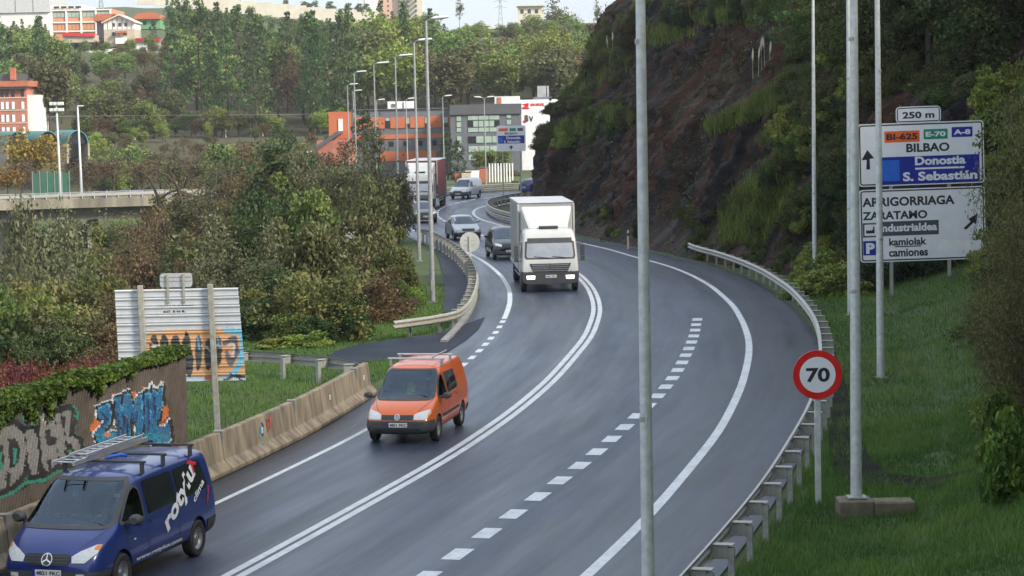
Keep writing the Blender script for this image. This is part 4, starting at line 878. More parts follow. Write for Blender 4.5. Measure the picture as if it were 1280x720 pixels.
def wheel(root, x, y, r, w=.2, side=1, rimmat='rim'):
    key = (r, w, rimmat)
    if key not in _wheels:
        ty_ = MB().lathe([(r*.62,-w*.42),(r*.9,-w*.5),(r*.985,-w*.40),(r,-w*.2),(r,w*.2),(r*.985,w*.40),(r*.9,w*.5),(r*.62,w*.42),(r*.62,-w*.42)], 'x', 28).mesh('tyre', MT['rubber'], smooth=True, auto=True)
        rm = MB().lathe([(0,w*.30),(r*.16,w*.31),(r*.2,w*.2),(r*.46,w*.16),(r*.56,w*.34),(r*.63,w*.40),(r*.63,-w*.4)], 'x', 28)
        rme = rm.mesh('rim', MT[rimmat], smooth=True, auto=True)
        ho = MB()
        for k_ in range(8):
            a = 2*math.pi*k_/8; ho.add([(w*.19, (r*.36+.05*r*math.cos(q))*math.cos(a)-(.07*r*math.sin(q))*math.sin(a), (r*.36+.05*r*math.cos(q))*math.sin(a)+(.07*r*math.sin(q))*math.cos(a)) for q in np.linspace(0, 2*math.pi, 8, endpoint=False)], [tuple(range(8))])
        _wheels[key] = (ty_, rme, ho.mesh('rim_hole', MT['plastic'], fix=False))
    t = bpy.data.objects.new('wheel', None); COL.objects.link(t); t.parent = root; t.location = (x, y, r); t.rotation_euler = (0, 0, 0 if side > 0 else math.pi)
    t.empty_display_size = .1
    for nm, me in zip(('tyre', 'rim', 'rim_hole'), _wheels[key]): o = link(nm, me, t); 
    bpy.data.objects[o.name]['kind'] = 'stuff' if False else 'thing'; del o['kind']
    return t
def wheels(root, xs, ys, r, w=.2, rimmat='rim'):
    for y in ys:
        for s in (-1, 1): wheel(root, s*xs, y, r, w, s, rimmat)
def mirror_part(root, y, z, x, mat='plastic', sx=.12, sz=.16):
    for s in (-1, 1):
        b = MB(); st = []
        for q, k_ in ((-.05,.75),(0,1),(.06,.95),(.12,.6)): st.append([(s*(x+.10)+sx*k_*math.cos(a), y+q, z+sz*.5*k_*math.sin(a)) for a in np.linspace(0, 2*math.pi, 12, endpoint=False)])
        b.add([p for r in st for p in r], [(i*12+k_, i*12+(k_+1) % 12, (i+1)*12+(k_+1) % 12, (i+1)*12+k_) for i in range(3) for k_ in range(12)]+[tuple(range(12)), tuple(range(36, 48))])
        b.box(min(s*(x-.06), s*x), y-.02, z-.08, max(s*(x-.06), s*x), y+.05, z-.03); b.build('mirror', MT[mat], root, smooth=True, auto=True)
def plate(root, bv, x0, x1, z0, z1, mode='F', txt='4821 FKC'):
    o = panel(root, 'number_plate', bv, [(x0,z0),(x1,z0),(x1,z1),(x0,z1)], mode, 'plate', .022, .2)
    panel(o, 'country_band', bv, [(x1-.05,z0),(x1,z0),(x1,z1),(x1-.05,z1)] if mode == 'F' else [(x0,z0),(x0+.05,z0),(x0+.05,z1),(x0,z1)], mode, 'sign_blue', .024, .2)
    sgn = -1 if mode == 'F' else 1; a, b_ = (x1-.07, x0+.02) if mode == 'F' else (x0+.07, x1-.02)
    v, f, sz = text_mesh(txt, .02); yv = 0
    p3 = project(bv, [(a+(b_-a)*x/sz[0], z0+.022+(z1-z0-.044)*y/sz[1]) for x, y in v], mode, .025)
    if all(p3): MB().add(p3, f).build('lettering', MT['black_paint'], o, fix=False)
    return o

_person = {}
def person(label, loc, rz, mask=None, cloth='cloth', reach=True):
    if cloth not in _person:
        J = [((0,0,0),.15),((0,-.04,.22),.155),((0,-.07,.42),.16),((0,-.06,.53),.07),((0,-.03,.60),.062),((0,-.005,.66),.085),((0,-.01,.74),.098),((0,-.02,.82),.075)]; E2 = [(i, i+1) for i in range(7)]
        for s in (-1, 1):
            b0 = len(J); J += [((s*.17,-.07,.44),.075),((s*.24,.08,.24),.055),((s*.19,.32,.32),.04),((s*.17,.38,.36),.036),((s*.16,.43,.37),.034)]; E2 += [(2, b0), (b0, b0+1), (b0+1, b0+2), (b0+2, b0+3), (b0+3, b0+4)]
            for k_, (dx, L_) in enumerate(((-.03,.055),(-.01,.065),(.012,.06),(.03,.045))):
                c0 = len(J); J += [((s*.16+dx,.45+L_*.5,.385),.011),((s*.16+dx,.44+L_,.35),.010)]; E2 += [(b0+4, c0), (c0, c0+1)]
            c0 = len(J); J += [((s*.16-s*.05,.42,.385),.012),((s*.16-s*.06,.455,.375),.010)]; E2 += [(b0+3, c0), (c0, c0+1)]
            b0 = len(J); J += [((s*.10,.10,-.02),.11),((s*.12,.43,.05),.085),((s*.12,.52,-.32),.055),((s*.12,.50,-.42),.045),((s*.12,.66,-.44),.04)]; E2 += [(0, b0), (b0, b0+1), (b0+1, b0+2), (b0+2, b0+3), (b0+3, b0+4)]
        me = bpy.data.meshes.new('person'); me.from_pydata([j[0] for j in J], E2, []); o = link('tmp', me); o.modifiers.new('k', 'SKIN')
        for i, sv in enumerate(me.skin_vertices[0].data): sv.radius = (J[i][1], J[i][1]*(.78 if i < 3 else 1)); sv.use_root = (i == 0)
        sb = o.modifiers.new('s', 'SUBSURF'); sb.levels = 1; sb.render_levels = 1; bpy.context.view_layer.update(); out = eval_mods(o); bpy.data.objects.remove(o)
        bm = bmesh.new(); bm.from_mesh(out)
        for v_ in bm.verts:      # nose, chin, flatter face
            c = v_.co
            if c.z > .62:
                if c.y > .05: c.y = .05+(c.y-.05)*.6
                if abs(c.x) < .018 and .68 < c.z < .74 and c.y > .04: c.y += .022
                if abs(c.x) < .03 and .625 < c.z < .655 and c.y > .02: c.y += .012
        out.materials.clear(); out.materials.append(MT['skin']); out.materials.append(MT[cloth])
        for q in bm.faces: q.material_index = 1 if (q.calc_center_median().z < .56 and not (abs(q.calc_center_median().x) > .1 and q.calc_center_median().y > .34 and q.calc_center_median().z > .3)) else 0; q.smooth = True
        bm.to_mesh(out); bm.free()
        hb = MB(); st = [[(r*math.cos(a)*.98, -.025+r*math.sin(a)*1.05-(.02 if z < .76 else 0), z) for a in np.linspace(0, 2*math.pi, 14, endpoint=False)] for r, z in ((.094,.73),(.106,.765),(.100,.81),(.075,.85),(.03,.868))]
        st[0] = [(x, min(y, .0), z) for x, y, z in st[0]]; hb.add([p for r in st for p in r], [(i*14+k_, i*14+(k_+1) % 14, (i+1)*14+(k_+1) % 14, (i+1)*14+k_) for i in range(4) for k_ in range(14)]+[tuple(range(56, 70))])
        eb = MB(); [eb.lathe([(.0,.07),(.010,.068),(.011,.06)], 'y', 8, (s*.033, .018, .742)) for s in (-1, 1)]
        _person[cloth] = (out, hb.mesh('hair', MT['hair'], smooth=True), eb.mesh('eye', MT['black_paint']))
    bme, hme, eme = _person[cloth]
    p = link('person', bme); p.location = loc; p.rotation_euler = (0, 0, rz); props(p, label, 'person'); link('hair', hme, p)
    if mask:
        mb = MB(); pts = [(.072*math.sin(a), .005+.085*math.cos(a), z) for z in (.635,.665,.70) for a in np.linspace(-1.1, 1.1, 9)]
        mb.add([(x*(1.02 if i < 18 else .98), y+(.012 if 9 <= i < 18 else 0), z) for i, (x, y, z) in enumerate(pts)], [(r*9+k_, r*9+k_+1, (r+1)*9+k_+1, (r+1)*9+k_) for r in range(2) for k_ in range(8)]); mb.build('face_mask', MT[mask], p, smooth=True)
    return p
def to_world(root, p):
    bpy.context.view_layer.update(); return root.matrix_world @ Vector(p)
def heading_rz(dx, dy): return math.atan2(-dx, dy)
def seat(root, x, y, z):
    MB().box(x-.24, y-.1, z-.12, x+.24, y+.42, z+.02).box(x-.23, y-.24, z, x+.23, y-.12, z+.6).box(x-.12, y-.25, z+.62, x+.12, y-.16, z+.82).build('seat', MT['interior'], root, bevel=.04)

# --------------------------- orange van
ST_CADDY = [(-2.21,.42,1.0,1.70,.82,.84,.64),(-2.19,.30,1.02,1.785,.865,.87,.68),(-2.0,.26,1.04,1.815,.875,.885,.695),(-1.0,.25,1.03,1.835,.88,.89,.70),(0.0,.25,1.02,1.82,.88,.89,.70),(.38,.25,1.01,1.765,.88,.89,.685),(.62,.25,1.00,1.62,.88,.88,.68),(1.22,.25,.985,1.15,.87,.865,.74),(1.36,.25,.96,1.075,.87,.86,.73),(1.75,.25,.86,.97,.865,.84,.68),(2.03,.26,.72,.84,.82,.78,.60),(2.14,.28,.60,.70,.74,.71,.54),(2.19,.34,.52,.58,.66,.64,.50)]
def van_interior(root, L_floor, y0, y1, zf, w, yd, zd):
    MB().box(-w, y0, zf, w, y1, zf+.04).build('floor_pan', MT['interior'], root); MB().box(-w*.94, yd, zd-.28, w*.94, yd+.5, zd).build('dashboard', MT['interior'], root, bevel=.05); MB().box(-w*.95, y0-.05, zf, w*.95, y0, zf+.95).build('bulkhead', MT['interior'], root)
def orange_van(front_px, rear_px):
    a, b = G(*front_px), G(*rear_px); dv = Vector((-.195, -.98, 0)).normalized(); rz = heading_rz(dv.x, dv.y); lat = Vector((-dv.y, dv.x, 0))
    # a = contact of the wheel on the image right (vehicle's left side): local x = -0.78, y = +1.33
    Rm = Matrix.Rotation(rz, 3, 'Z'); o = a - Rm @ Vector((-.80, 1.33, 0)); t = thing('delivery_van', 'orange delivery van with black bumper and roof bars', 'van', (o.x, o.y, 0), rz)
    t.scale = (.955, .955, .955)
    me, bv = loft_body(ST_CADDY, 3, ((1.33,.36,.66),(-1.35,.36,.66)))
    ws = [(-.66,1.055),(.66,1.055),(.735,1.09),(.645,1.60),(.58,1.695),(-.58,1.695),(-.645,1.60),(-.735,1.09)]
    wsn = np.array(ws)*np.array([.985,.995])
    fw = [(1.10,1.07),(.36,1.06),(.36,1.56),(.44,1.57),(.60,1.50)]
    take(me, lambda c, n_: c.y > .3 and n_.y > .25 and inside(np.array([[c.x, c.z]]), wsn)[0]); take(me, lambda c, n_: abs(n_.x) > .6 and inside(np.array([[c.y, c.z]]), fw)[0])
    bump_ = take(me, lambda c, n_: c.y > 1.72 and c.z < .60, .012); rb = take(me, lambda c, n_: c.y < -1.9 and c.z < .52, .012)
    link('body', me, t, MT['van_orange']); link('front_bumper', bump_, t, MT['plastic']); link('rear_bumper', rb, t, MT['plastic'])
    panel(t, 'windscreen', bv, ws, 'F', 'glass', .006, .08)
    for i in range(len(ws)):
        p, q = ws[i], ws[(i+1) % len(ws)]; s_ = seam(t, bv, [p, q], 'F', .045, 'plastic', 'windscreen_seal', .010)
    for m in 'LR':
        panel(t, 'front_window', bv, fw, m, 'glass', .006, .08)
        for i in range(len(fw)): seam(t, bv, [fw[i], fw[(i+1) % len(fw)]], m, .04, 'plastic', 'window_seal', .010)
        panel(t, 'rear_window', bv, [(.20,1.08),(-.80,1.10),(-.86,1.16),(-.80,1.58),(.14,1.60),(.20,1.54)], m, 'dark_glass', .008, .1)
        seam(t, bv, [(.28,1.62),(.28,.9),(.26,.34)], m); seam(t, bv, [(-.92,1.68),(-.92,.8),(-.80,.7)], m); seam(t, bv, [(1.12,1.04),(1.08,.8),(1.0,.34),(.26,.32)], m); seam(t, bv, [(.27,1.0),(-.9,1.0)], m, .01)
        panel(t, 'rub_strip', bv, [(.94,.56),(-.92,.57),(-.92,.64),(.94,.63)], m, 'plastic', .016, .12); panel(t, 'door_handle', bv, [(.42,.94),(.56,.94),(.56,.975),(.42,.975)], m, 'plastic', .02, .08); panel(t, 'door_handle', bv, [(-.66,.94),(-.52,.94),(-.52,.975),(-.66,.975)], m, 'plastic', .02, .08)
    for s in (-1, 1):
        h = [(s*.42,.635),(s*.42,.75),(s*.52,.80),(s*.76,.85),(s*.80,.78),(s*.72,.63)]
        panel(t, 'headlight', bv, h if s > 0 else h[::-1], 'F', 'headlight', .014, .05); panel(t, 'indicator', bv, [(s*.75,.70),(s*.79,.80),(s*.775,.84),(s*.73,.70)], 'F', 'amber', .017, .05)
    gr = panel(t, 'grille', bv, [(-.40,.625),(.40,.625),(.40,.745),(-.40,.745)], 'F', 'plastic', .012, .06)
    for z in (.655,.685,.715): panel(gr, 'slat', bv, [(-.38,z),(.38,z),(.38,z+.010),(-.38,z+.010)], 'F', 'car_dark', .024, .08)
    em = panel(t, 'emblem', bv, [(.072*math.cos(a_), .69+.072*math.sin(a_)) for a_ in np.linspace(0, 2*math.pi, 20, endpoint=False)], 'F', 'chrome', .028, .03)
    panel(em, 'emblem_field', bv, [(.058*math.cos(a_), .69+.058*math.sin(a_)) for a_ in np.linspace(0, 2*math.pi, 20, endpoint=False)], 'F', 'car_dark', .030, .03)
    for pl_ in ([(-.04,.735),(0,.695),(.04,.735)], [(-.052,.72),(-.022,.645),(0,.688),(.022,.645),(.052,.72)]):
        for p, q in zip(pl_, pl_[1:]): seam(em, bv, [p, q], 'F', .011, 'chrome', 'emblem_stroke', .033)
    panel(t, 'lower_grille', bv, [(-.55,.33),(.55,.33),(.58,.42),(-.58,.42)], 'F', 'black_paint', .016, .08); plate(t, bv, -.26, .26, .45, .56)
    for s in (-1, 1): seam(t, bv, [(s*.74,1.05),(s*.62,.93),(s*.50,.82)], 'F', .014, 'car_dark', 'bonnet_seam')
    mirror_part(t, 1.02, 1.11, .93); wheels(t, .78, (1.33, -1.35), .315)
    for y in (.05, -.95):
        MB().tube([(-.74,y,1.93),(.74,y,1.93)], .026, 8).box(-.70, y-.03, 1.74, -.64, y+.03, 1.92).box(.64, y-.03, 1.74, .70, y+.03, 1.92).build('roof_bar', MT['alu'], t)
    MB().tube([(-.45,.12,1.975),(-.45,-1.5,1.975)], .02, 8).build('roof_pipe', MT['alu'], t)
    for a_, b_ in (((-.62,1.32,1.11),(.05,1.12,1.235)), ((.0,1.30,1.12),(.60,1.12,1.22))): MB().tube([a_, b_], .009, 5).build('wiper', MT['plastic'], t)
    van_interior(t, 0, -.25, 1.3, .40, .78, .95, .98); seat(t, -.38, .15, .72); seat(t, .38, .15, .72)
    MB().lathe([(.17,-.015),(.19,0),(.17,.015),(.155,0),(.17,-.015)], 'y', 20, (-.38, .78, 1.06)).build('steering_wheel', MT['plastic'], t)
    return t
ov = orange_van((547, 551), (571.8, 529)); w = to_world(ov, (-.38, .27, .74)); person('driver with a pale face mask inside the orange van', w, ov.rotation_euler.z, 'paper')
hv = MB(); hv.add([(-.1,0,.1),(.1,0,.1),(.1,.05,.02),(.13,.09,-.1),(-.13,.09,-.1),(-.1,.05,.02),(-.07,-.02,.2),(.07,-.02,.2)], [(0,1,7,6),(0,5,2,1),(5,4,3,2)]); hv = hv.build('safety_vest', MT['hivis'], None, smooth=True); sol = hv.modifiers.new('t', 'SOLIDIFY'); sol.thickness = .03
hv.location = to_world(ov, (.12, .12, 1.12)); hv.rotation_euler = (0, 0, ov.rotation_euler.z); props(hv, 'yellow green safety vest hung over a seat in the orange van', 'safety vest')

# --------------------------- blue van
ST_VITO = [(-2.40,.44,1.03,1.77,.88,.90,.70),(-2.38,.32,1.05,1.845,.92,.925,.735),(-2.1,.28,1.07,1.86,.925,.935,.75),(-1.0,.27,1.06,1.89,.935,.945,.76),(.3,.27,1.05,1.88,.935,.945,.76),(.72,.27,1.04,1.82,.935,.94,.745),(.98,.27,1.03,1.67,.93,.935,.73),(1.58,.27,1.02,1.22,.925,.92,.80),(1.74,.27,1.0,1.13,.92,.91,.79),(2.06,.27,.88,1.00,.90,.87,.72),(2.27,.28,.74,.86,.85,.80,.62),(2.36,.30,.62,.72,.77,.73,.55),(2.41,.36,.54,.60,.70,.66,.50)]
def blue_van():
    a = G(150, 740); dv = Vector((-.275, -.961, 0)).normalized(); rz = heading_rz(dv.x, dv.y); Rm = Matrix.Rotation(rz, 3, 'Z'); o = a - Rm @ Vector((-.86, 1.52, 0))
    t = thing('passenger_van', 'blue van with white and red side lettering and a ladder rack', 'van', (o.x, o.y, 0), rz)
    me, bv = loft_body(ST_VITO, 3, ((1.52,.38,.70),(-1.55,.38,.70)))
    ws = [(-.70,1.12),(.70,1.12),(.80,1.15),(.70,1.68),(.63,1.77),(-.63,1.77),(-.70,1.68),(-.80,1.15)]; wsn = np.array(ws)*np.array([.985,.995])
    fw = [(1.44,1.13),(.62,1.11),(.60,1.58),(.70,1.66),(.86,1.60)]
    take(me, lambda c, n_: c.y > .5 and n_.y > .25 and inside(np.array([[c.x, c.z]]), wsn)[0]); take(me, lambda c, n_: abs(n_.x) > .6 and inside(np.array([[c.y, c.z]]), fw)[0])
    bump_ = take(me, lambda c, n_: c.y > 1.95 and c.z < .50, .012); rb = take(me, lambda c, n_: c.y < -1.98 and c.z < .62, .012)
    link('body', me, t, MT['van_blue']); link('front_bumper', bump_, t, MT['plastic']); link('rear_bumper', rb, t, MT['plastic'])
    panel(t, 'windscreen', bv, ws, 'F', 'glass', .006, .08)
    for i in range(len(ws)): seam(t, bv, [ws[i], ws[(i+1) % len(ws)]], 'F', .05, 'plastic', 'windscreen_seal', .010)
    for m in 'LR':
        panel(t, 'front_window', bv, fw, m, 'glass', .006, .08)
        for i in range(len(fw)): seam(t, bv, [fw[i], fw[(i+1) % len(fw)]], m, .045, 'plastic', 'window_seal', .010)
        panel(t, 'rear_window', bv, [(.44,1.13),(-.70,1.14),(-.70,1.69),(.36,1.69),(.44,1.62)], m, 'dark_glass', .008, .1); panel(t, 'rear_window', bv, [(-.80,1.14),(-1.95,1.16),(-2.08,1.24),(-1.98,1.66),(-1.85,1.70),(-.80,1.69)], m, 'dark_glass', .008, .1)
        seam(t, bv, [(.53,1.76),(.53,1.0),(.50,.34)], m); seam(t, bv, [(-.76,1.76),(-.76,.9),(-.72,.34)], m); seam(t, bv, [(1.40,1.1),(1.30,.8),(1.1,.36),(.5,.34)], m); seam(t, bv, [(.5,1.02),(-2.1,1.04)], m, .012, 'car_dark')
        panel(t, 'door_handle', bv, [(.64,.98),(.80,.98),(.80,1.02),(.64,1.02)], m, 'van_blue', .02, .08); panel(t, 'door_handle', bv, [(.26,.98),(.42,.98),(.42,1.02),(.26,1.02)], m, 'van_blue', .02, .08)
        panel(t, 'side_lamp', bv, [(1.02,.80),(1.10,.80),(1.10,.83),(1.02,.83)], m, 'headlight', .01, .05)
    d = 'L'      # lettering on the flank that faces the road
    def pl_diag(a0, a1, h):
        (y0, z0), (y1, z1) = a0, a1; L_ = math.hypot(y1-y0, z1-z0); ux, uz = (y1-y0)/L_, (z1-z0)/L_
        return lambda u_, v_: (y0+ux*L_*u_+uz*h*v_, z0+uz*L_*u_-ux*h*v_)
    decal_text(t, bv, 'rotylu', d, 'letter_white', pl_diag((-.26,.60), (-1.74,1.38), .42), .022); decal_text(t, bv, 'X', d, 'letter_red', pl_diag((-1.60,1.47), (-1.86,1.66), .26), .03, .016); decal_text(t, bv, 'clima', d, 'letter_white', pl_diag((-1.42,.99), (-1.98,1.27), .12), .012)
    seam(t, bv, [(-1.95,.9),(-2.12,1.2)], d, .05, 'letter_red', 'stripe', .010)
    decal_text(t, bv, 'www.rotylux.com', d, 'letter_white', lambda u_, v_: (1.02-1.85*u_, .40+.10*v_), .02)
    for s in (-1, 1):
        h = [(s*.44,.645),(s*.42,.74),(s*.55,.82),(s*.76,.905),(s*.825,.90),(s*.80,.78),(s*.66,.645)]
        panel(t, 'headlight', bv, h if s > 0 else h[::-1], 'F', 'headlight', .014, .05); panel(t, 'indicator', bv, [(s*.74,.84),(s*.81,.82),(s*.82,.90),(s*.765,.90)], 'F', 'amber', .017, .05)
    gr = panel(t, 'grille', bv, [(-.36,.60),(.36,.60),(.43,.74),(.36,.775),(-.36,.775),(-.43,.74)], 'F', 'black_paint', .012, .06)
    for z in (.64,.685,.73): panel(gr, 'slat', bv, [(-.38,z),(.38,z),(.38,z+.018),(-.38,z+.018)], 'F', 'plastic', .026, .08)
    em = panel(t, 'emblem', bv, [(r_*math.cos(a_), .69+r_*math.sin(a_)) for r_, sl in ((.10, 1),) for a_ in np.linspace(0, 2*math.pi, 24, endpoint=False)], 'F', 'chrome', .030, .03); panel(em, 'emblem_field', bv, [(.084*math.cos(a_), .69+.084*math.sin(a_)) for a_ in np.linspace(0, 2*math.pi, 24, endpoint=False)], 'F', 'plastic', .033, .03)
    for a_ in (90, 210, 330): seam(em, bv, [(0,.69), (.092*math.cos(math.radians(a_)), .69+.092*math.sin(math.radians(a_)))], 'F', .022, 'chrome', 'emblem_stroke', .036)
    plate(t, bv, -.26, .26, .42, .53); panel(t, 'fog_lamp', bv, [(.52,.40),(.66,.41),(.66,.47),(.52,.47)], 'F', 'headlight', .02, .06); panel(t, 'fog_lamp', bv, [(-.66,.41),(-.52,.40),(-.52,.47),(-.66,.47)], 'F', 'headlight', .02, .06)
    for s in (-1, 1): seam(t, bv, [(s*.80,1.12),(s*.66,.98),(s*.50,.86)], 'F', .014, 'car_dark', 'bonnet_seam')
    mirror_part(t, 1.26, 1.18, .98, 'plastic', .13, .2); wheels(t, .84, (1.52, -1.55), .33, .21)
    for y in (.25, -.6, -1.75): MB().tube([(-.80,y,1.99),(.80,y,1.99)], .022, 8).box(-.76, y-.03, 1.78, -.70, y+.03, 1.98).box(.70, y-.03, 1.78, .76, y+.03, 1.98).build('roof_bar', MT['plastic'], t)
    for a_, b_ in (((-.68,1.68,1.16),(.10,1.52,1.285)), ((.02,1.66,1.175),(.66,1.50,1.27))): MB().tube([a_, b_], .010, 5).build('wiper', MT['plastic'], t)
    van_interior(t, 0, -.1, 1.65, .42, .84, 1.28, 1.06); seat(t, -.42, .42, .78); seat(t, .42, .42, .78)
    MB().lathe([(.17,-.015),(.19,0),(.17,.015),(.155,0),(.17,-.015)], 'y', 20, (-.42, 1.12, 1.14)).build('steering_wheel', MT['plastic'], t)
    return t
bvn = blue_van(); person('passenger wearing a light blue face mask inside the blue van', to_world(bvn, (.36, .56, .80)), bvn.rotation_euler.z, 'mask_blue'); person('driver at the wheel inside the blue van', to_world(bvn, (-.42, .56, .80)), bvn.rotation_euler.z, 'paper')
for i, (x, y, lab) in enumerate(((.12, 1.40, 'sheet of white paper in the middle of the blue van dashboard'), (-.36, 1.42, 'sheet of white paper in front of the driver on the blue van dashboard'))):
    p = MB().box(-.19, -.09, 0, .19, .09, .006).build('paper_sheet', MT['paper']); p.location = to_world(bvn, (x, y, 1.075)); p.rotation_euler = (.12, 0, bvn.rotation_euler.z+.2); props(p, lab, 'paper')
ld = thing('ladder', 'aluminium ladder lying on the roof rack of the blue van', 'ladder', to_world(bvn, (.38, -1.9, 2.015)), bvn.rotation_euler.z)
for x in (-.2, .2): MB().box(x-.018, 0, 0, x+.018, 2.9, .075).build('stile', MT['alu'], ld)
for i in range(11): MB().tube([(-.182, .15+i*.26, .04), (.182, .15+i*.26, .04)], .014, 6).build('rung', MT['alu'], ld)
ld2 = thing('ladder', 'shorter grey ladder section beside the long one on the blue van roof', 'ladder', to_world(bvn, (.36, -1.75, 2.095)), bvn.rotation_euler.z+.02)
for x in (-.16, .16): MB().box(x-.016, 0, 0, x+.016, 2.3, .06).build('stile', MT['alu'], ld2)
for i in range(8): MB().tube([(-.144, .15+i*.28, .03), (.144, .15+i*.28, .03)], .012, 6).build('rung', MT['alu'], ld2)
rg_ = MB().tube([(0,0,0),(.1,.06,.02),(.25,.04,.05),(.32,.1,.02),(.2,.14,.03)], .03, 6).build('rag', MT['sign_blue_light'], None, smooth=True); rg_.location = to_world(bvn, (.0, .1, 2.02)); props(rg_, 'bright blue tie rag on the blue van roof rack', 'rag')

# --------------------------- generic cars
def car(name, label, px, py, dv, st, paint, wb, r=.31, glass='screen_glass', ws=None, sw=None, rw=None, grille='plastic', lights='headlight', bz=.5, level=2, ref='front', z_h=.68, dark_roof=False, L=None):
    g = G(px, py); dv = Vector((*dv, 0)).normalized(); rz = heading_rz(dv.x, dv.y); yf = st[-1][0] if ref == 'front' else st[0][0]; o = g - dv*(yf)
    t = thing(name, label, 'van' if 'van' in name else 'car', (o.x, o.y, 0), rz); hw = st[len(st)//2][4]
    me, bv = loft_body(st, level, tuple((y, r*1.14, hw-.24) for y in wb)); yb = st[-1][0]-.42; fb = take(me, lambda c, n_: c.y > yb and c.z < bz, .008)
    link('body', me, t, MT[paint]); link('front_bumper', fb, t, MT[paint if grille == 'body' else 'plastic'])
    panel(t, 'windscreen', bv, ws, 'F', glass, .010, .14)
    for m in 'LR':
        for pol in sw: panel(t, 'side_window', bv, pol, m, 'dark_glass', .010, .14)
    if rw: panel(t, 'rear_window', bv, rw, 'B', 'dark_glass', .010, .14)
    for s in (-1, 1):
        h = [(s*.44,z_h-.06),(s*.42,z_h+.05),(s*.60,z_h+.10),(s*.74,z_h+.12),(s*.74,z_h)]; panel(t, 'headlight', bv, h if s > 0 else h[::-1], 'F', lights, .016, .08)
        h = [(s*.52,.80),(s*.72,.80),(s*.72,1.0),(s*.52,1.0)]; panel(t, 'tail_light', bv, h if s > 0 else h[::-1], 'B', 'tail', .016, .1)
    panel(t, 'grille', bv, [(-.38,z_h-.08),(.38,z_h-.08),(.38,z_h+.05),(-.38,z_h+.05)], 'F', 'black_paint', .014, .1); plate(t, bv, -.26, .26, .42, .53); plate(t, bv, -.26, .26, .60, .71, 'B')
    mirror_part(t, ws_y(st), ws[0][1]+.08, hw+.03, paint); wheels(t, hw-.12, wb, r, .19); return t
def ws_y(st): return max(q[0] for q in st if q[3] > 1.2)-.5
ST_CAR = [(-2.05,.40,.85,1.02,.72,.74,.56),(-2.0,.28,.90,1.18,.80,.80,.58),(-1.7,.24,.93,1.40,.84,.84,.58),(-.8,.22,.93,1.49,.86,.86,.60),(0,.22,.92,1.48,.86,.86,.60),(.35,.22,.91,1.38,.86,.86,.60),(1.05,.22,.89,1.00,.86,.84,.70),(1.2,.22,.86,.94,.86,.83,.70),(1.7,.22,.76,.84,.84,.80,.62),(2.0,.24,.64,.72,.76,.72,.54),(2.1,.32,.52,.58,.66,.62,.48)]
WS_CAR = [(-.62,.985),(.62,.985),(.70,1.02),(.56,1.40),(-.56,1.40),(-.70,1.02)]; SW_CAR = [[(.78,.98),(-.1,.97),(-.1,1.36),(.22,1.36)], [(-.2,.97),(-1.05,.98),(-1.2,1.30),(-1.0,1.36),(-.2,1.38)]]; RW_CAR = [(-.55,1.05),(.55,1.05),(.50,1.34),(-.50,1.34)]
def tall(st, k, zl=0): return [(y, zb, z1*(1+(k-1)*.8), z2*k, a, b, c) for y, zb, z1, z2, a, b, c in st]
sc_pol = lambda pol, k: [(a, b*k) for a, b in pol]
car('hatchback_car', 'silver car behind the round sign on the left lane', 586, 301, (.19,-.98), ST_CAR, 'car_silver', (1.28,-1.28), ws=WS_CAR, sw=SW_CAR, rw=RW_CAR)
ST_SUV = tall(ST_CAR, 1.12); car('family_car', 'black car half hidden behind the white box truck', 638, 325, (.14,-.99), ST_SUV, 'car_black', (1.28,-1.28), .33, ws=sc_pol(WS_CAR, 1.10), sw=[sc_pol(p, 1.11) for p in SW_CAR], rw=sc_pol(RW_CAR, 1.11), z_h=.76)
car('family_car', 'dark car ahead of the red truck behind the shrubs', 533, 279, (.16,-.98), ST_CAR, 'car_dark', (1.28,-1.28), ws=WS_CAR, sw=SW_CAR, rw=RW_CAR, lights='headlight')
car('family_car', 'red car glimpsed through the shrubs on the left', 507, 268, (.05,-1), ST_CAR, 'car_red', (1.28,-1.28), ws=WS_CAR, sw=SW_CAR, rw=RW_CAR)
car('delivery_van', 'small white van coming round the far bend', 572, 249, (-.32,-.94), ST_CADDY, 'car_white', (1.33,-1.35), .315, ws=[(-.66,1.055),(.66,1.055),(.735,1.09),(.60,1.68),(-.60,1.68),(-.735,1.09)], sw=[[(1.10,1.07),(.36,1.06),(.36,1.56),(.60,1.50)]], rw=[(-.5,1.1),(.5,1.1),(.5,1.5),(-.5,1.5)], bz=.62)
car('family_car', 'dark blue car leaving the far bend beside the cliff', 655, 243, (.75,.66), ST_CAR, 'van_blue', (1.28,-1.28), ws=WS_CAR, sw=SW_CAR, rw=RW_CAR, ref='rear')
car('family_car', 'grey car tail cut off at the lower left picture corner', -62, 744, (-.33,-.944), ST_CAR, 'car_dark', (1.28,-1.28), ws=WS_CAR, sw=SW_CAR, rw=RW_CAR, ref='rear')

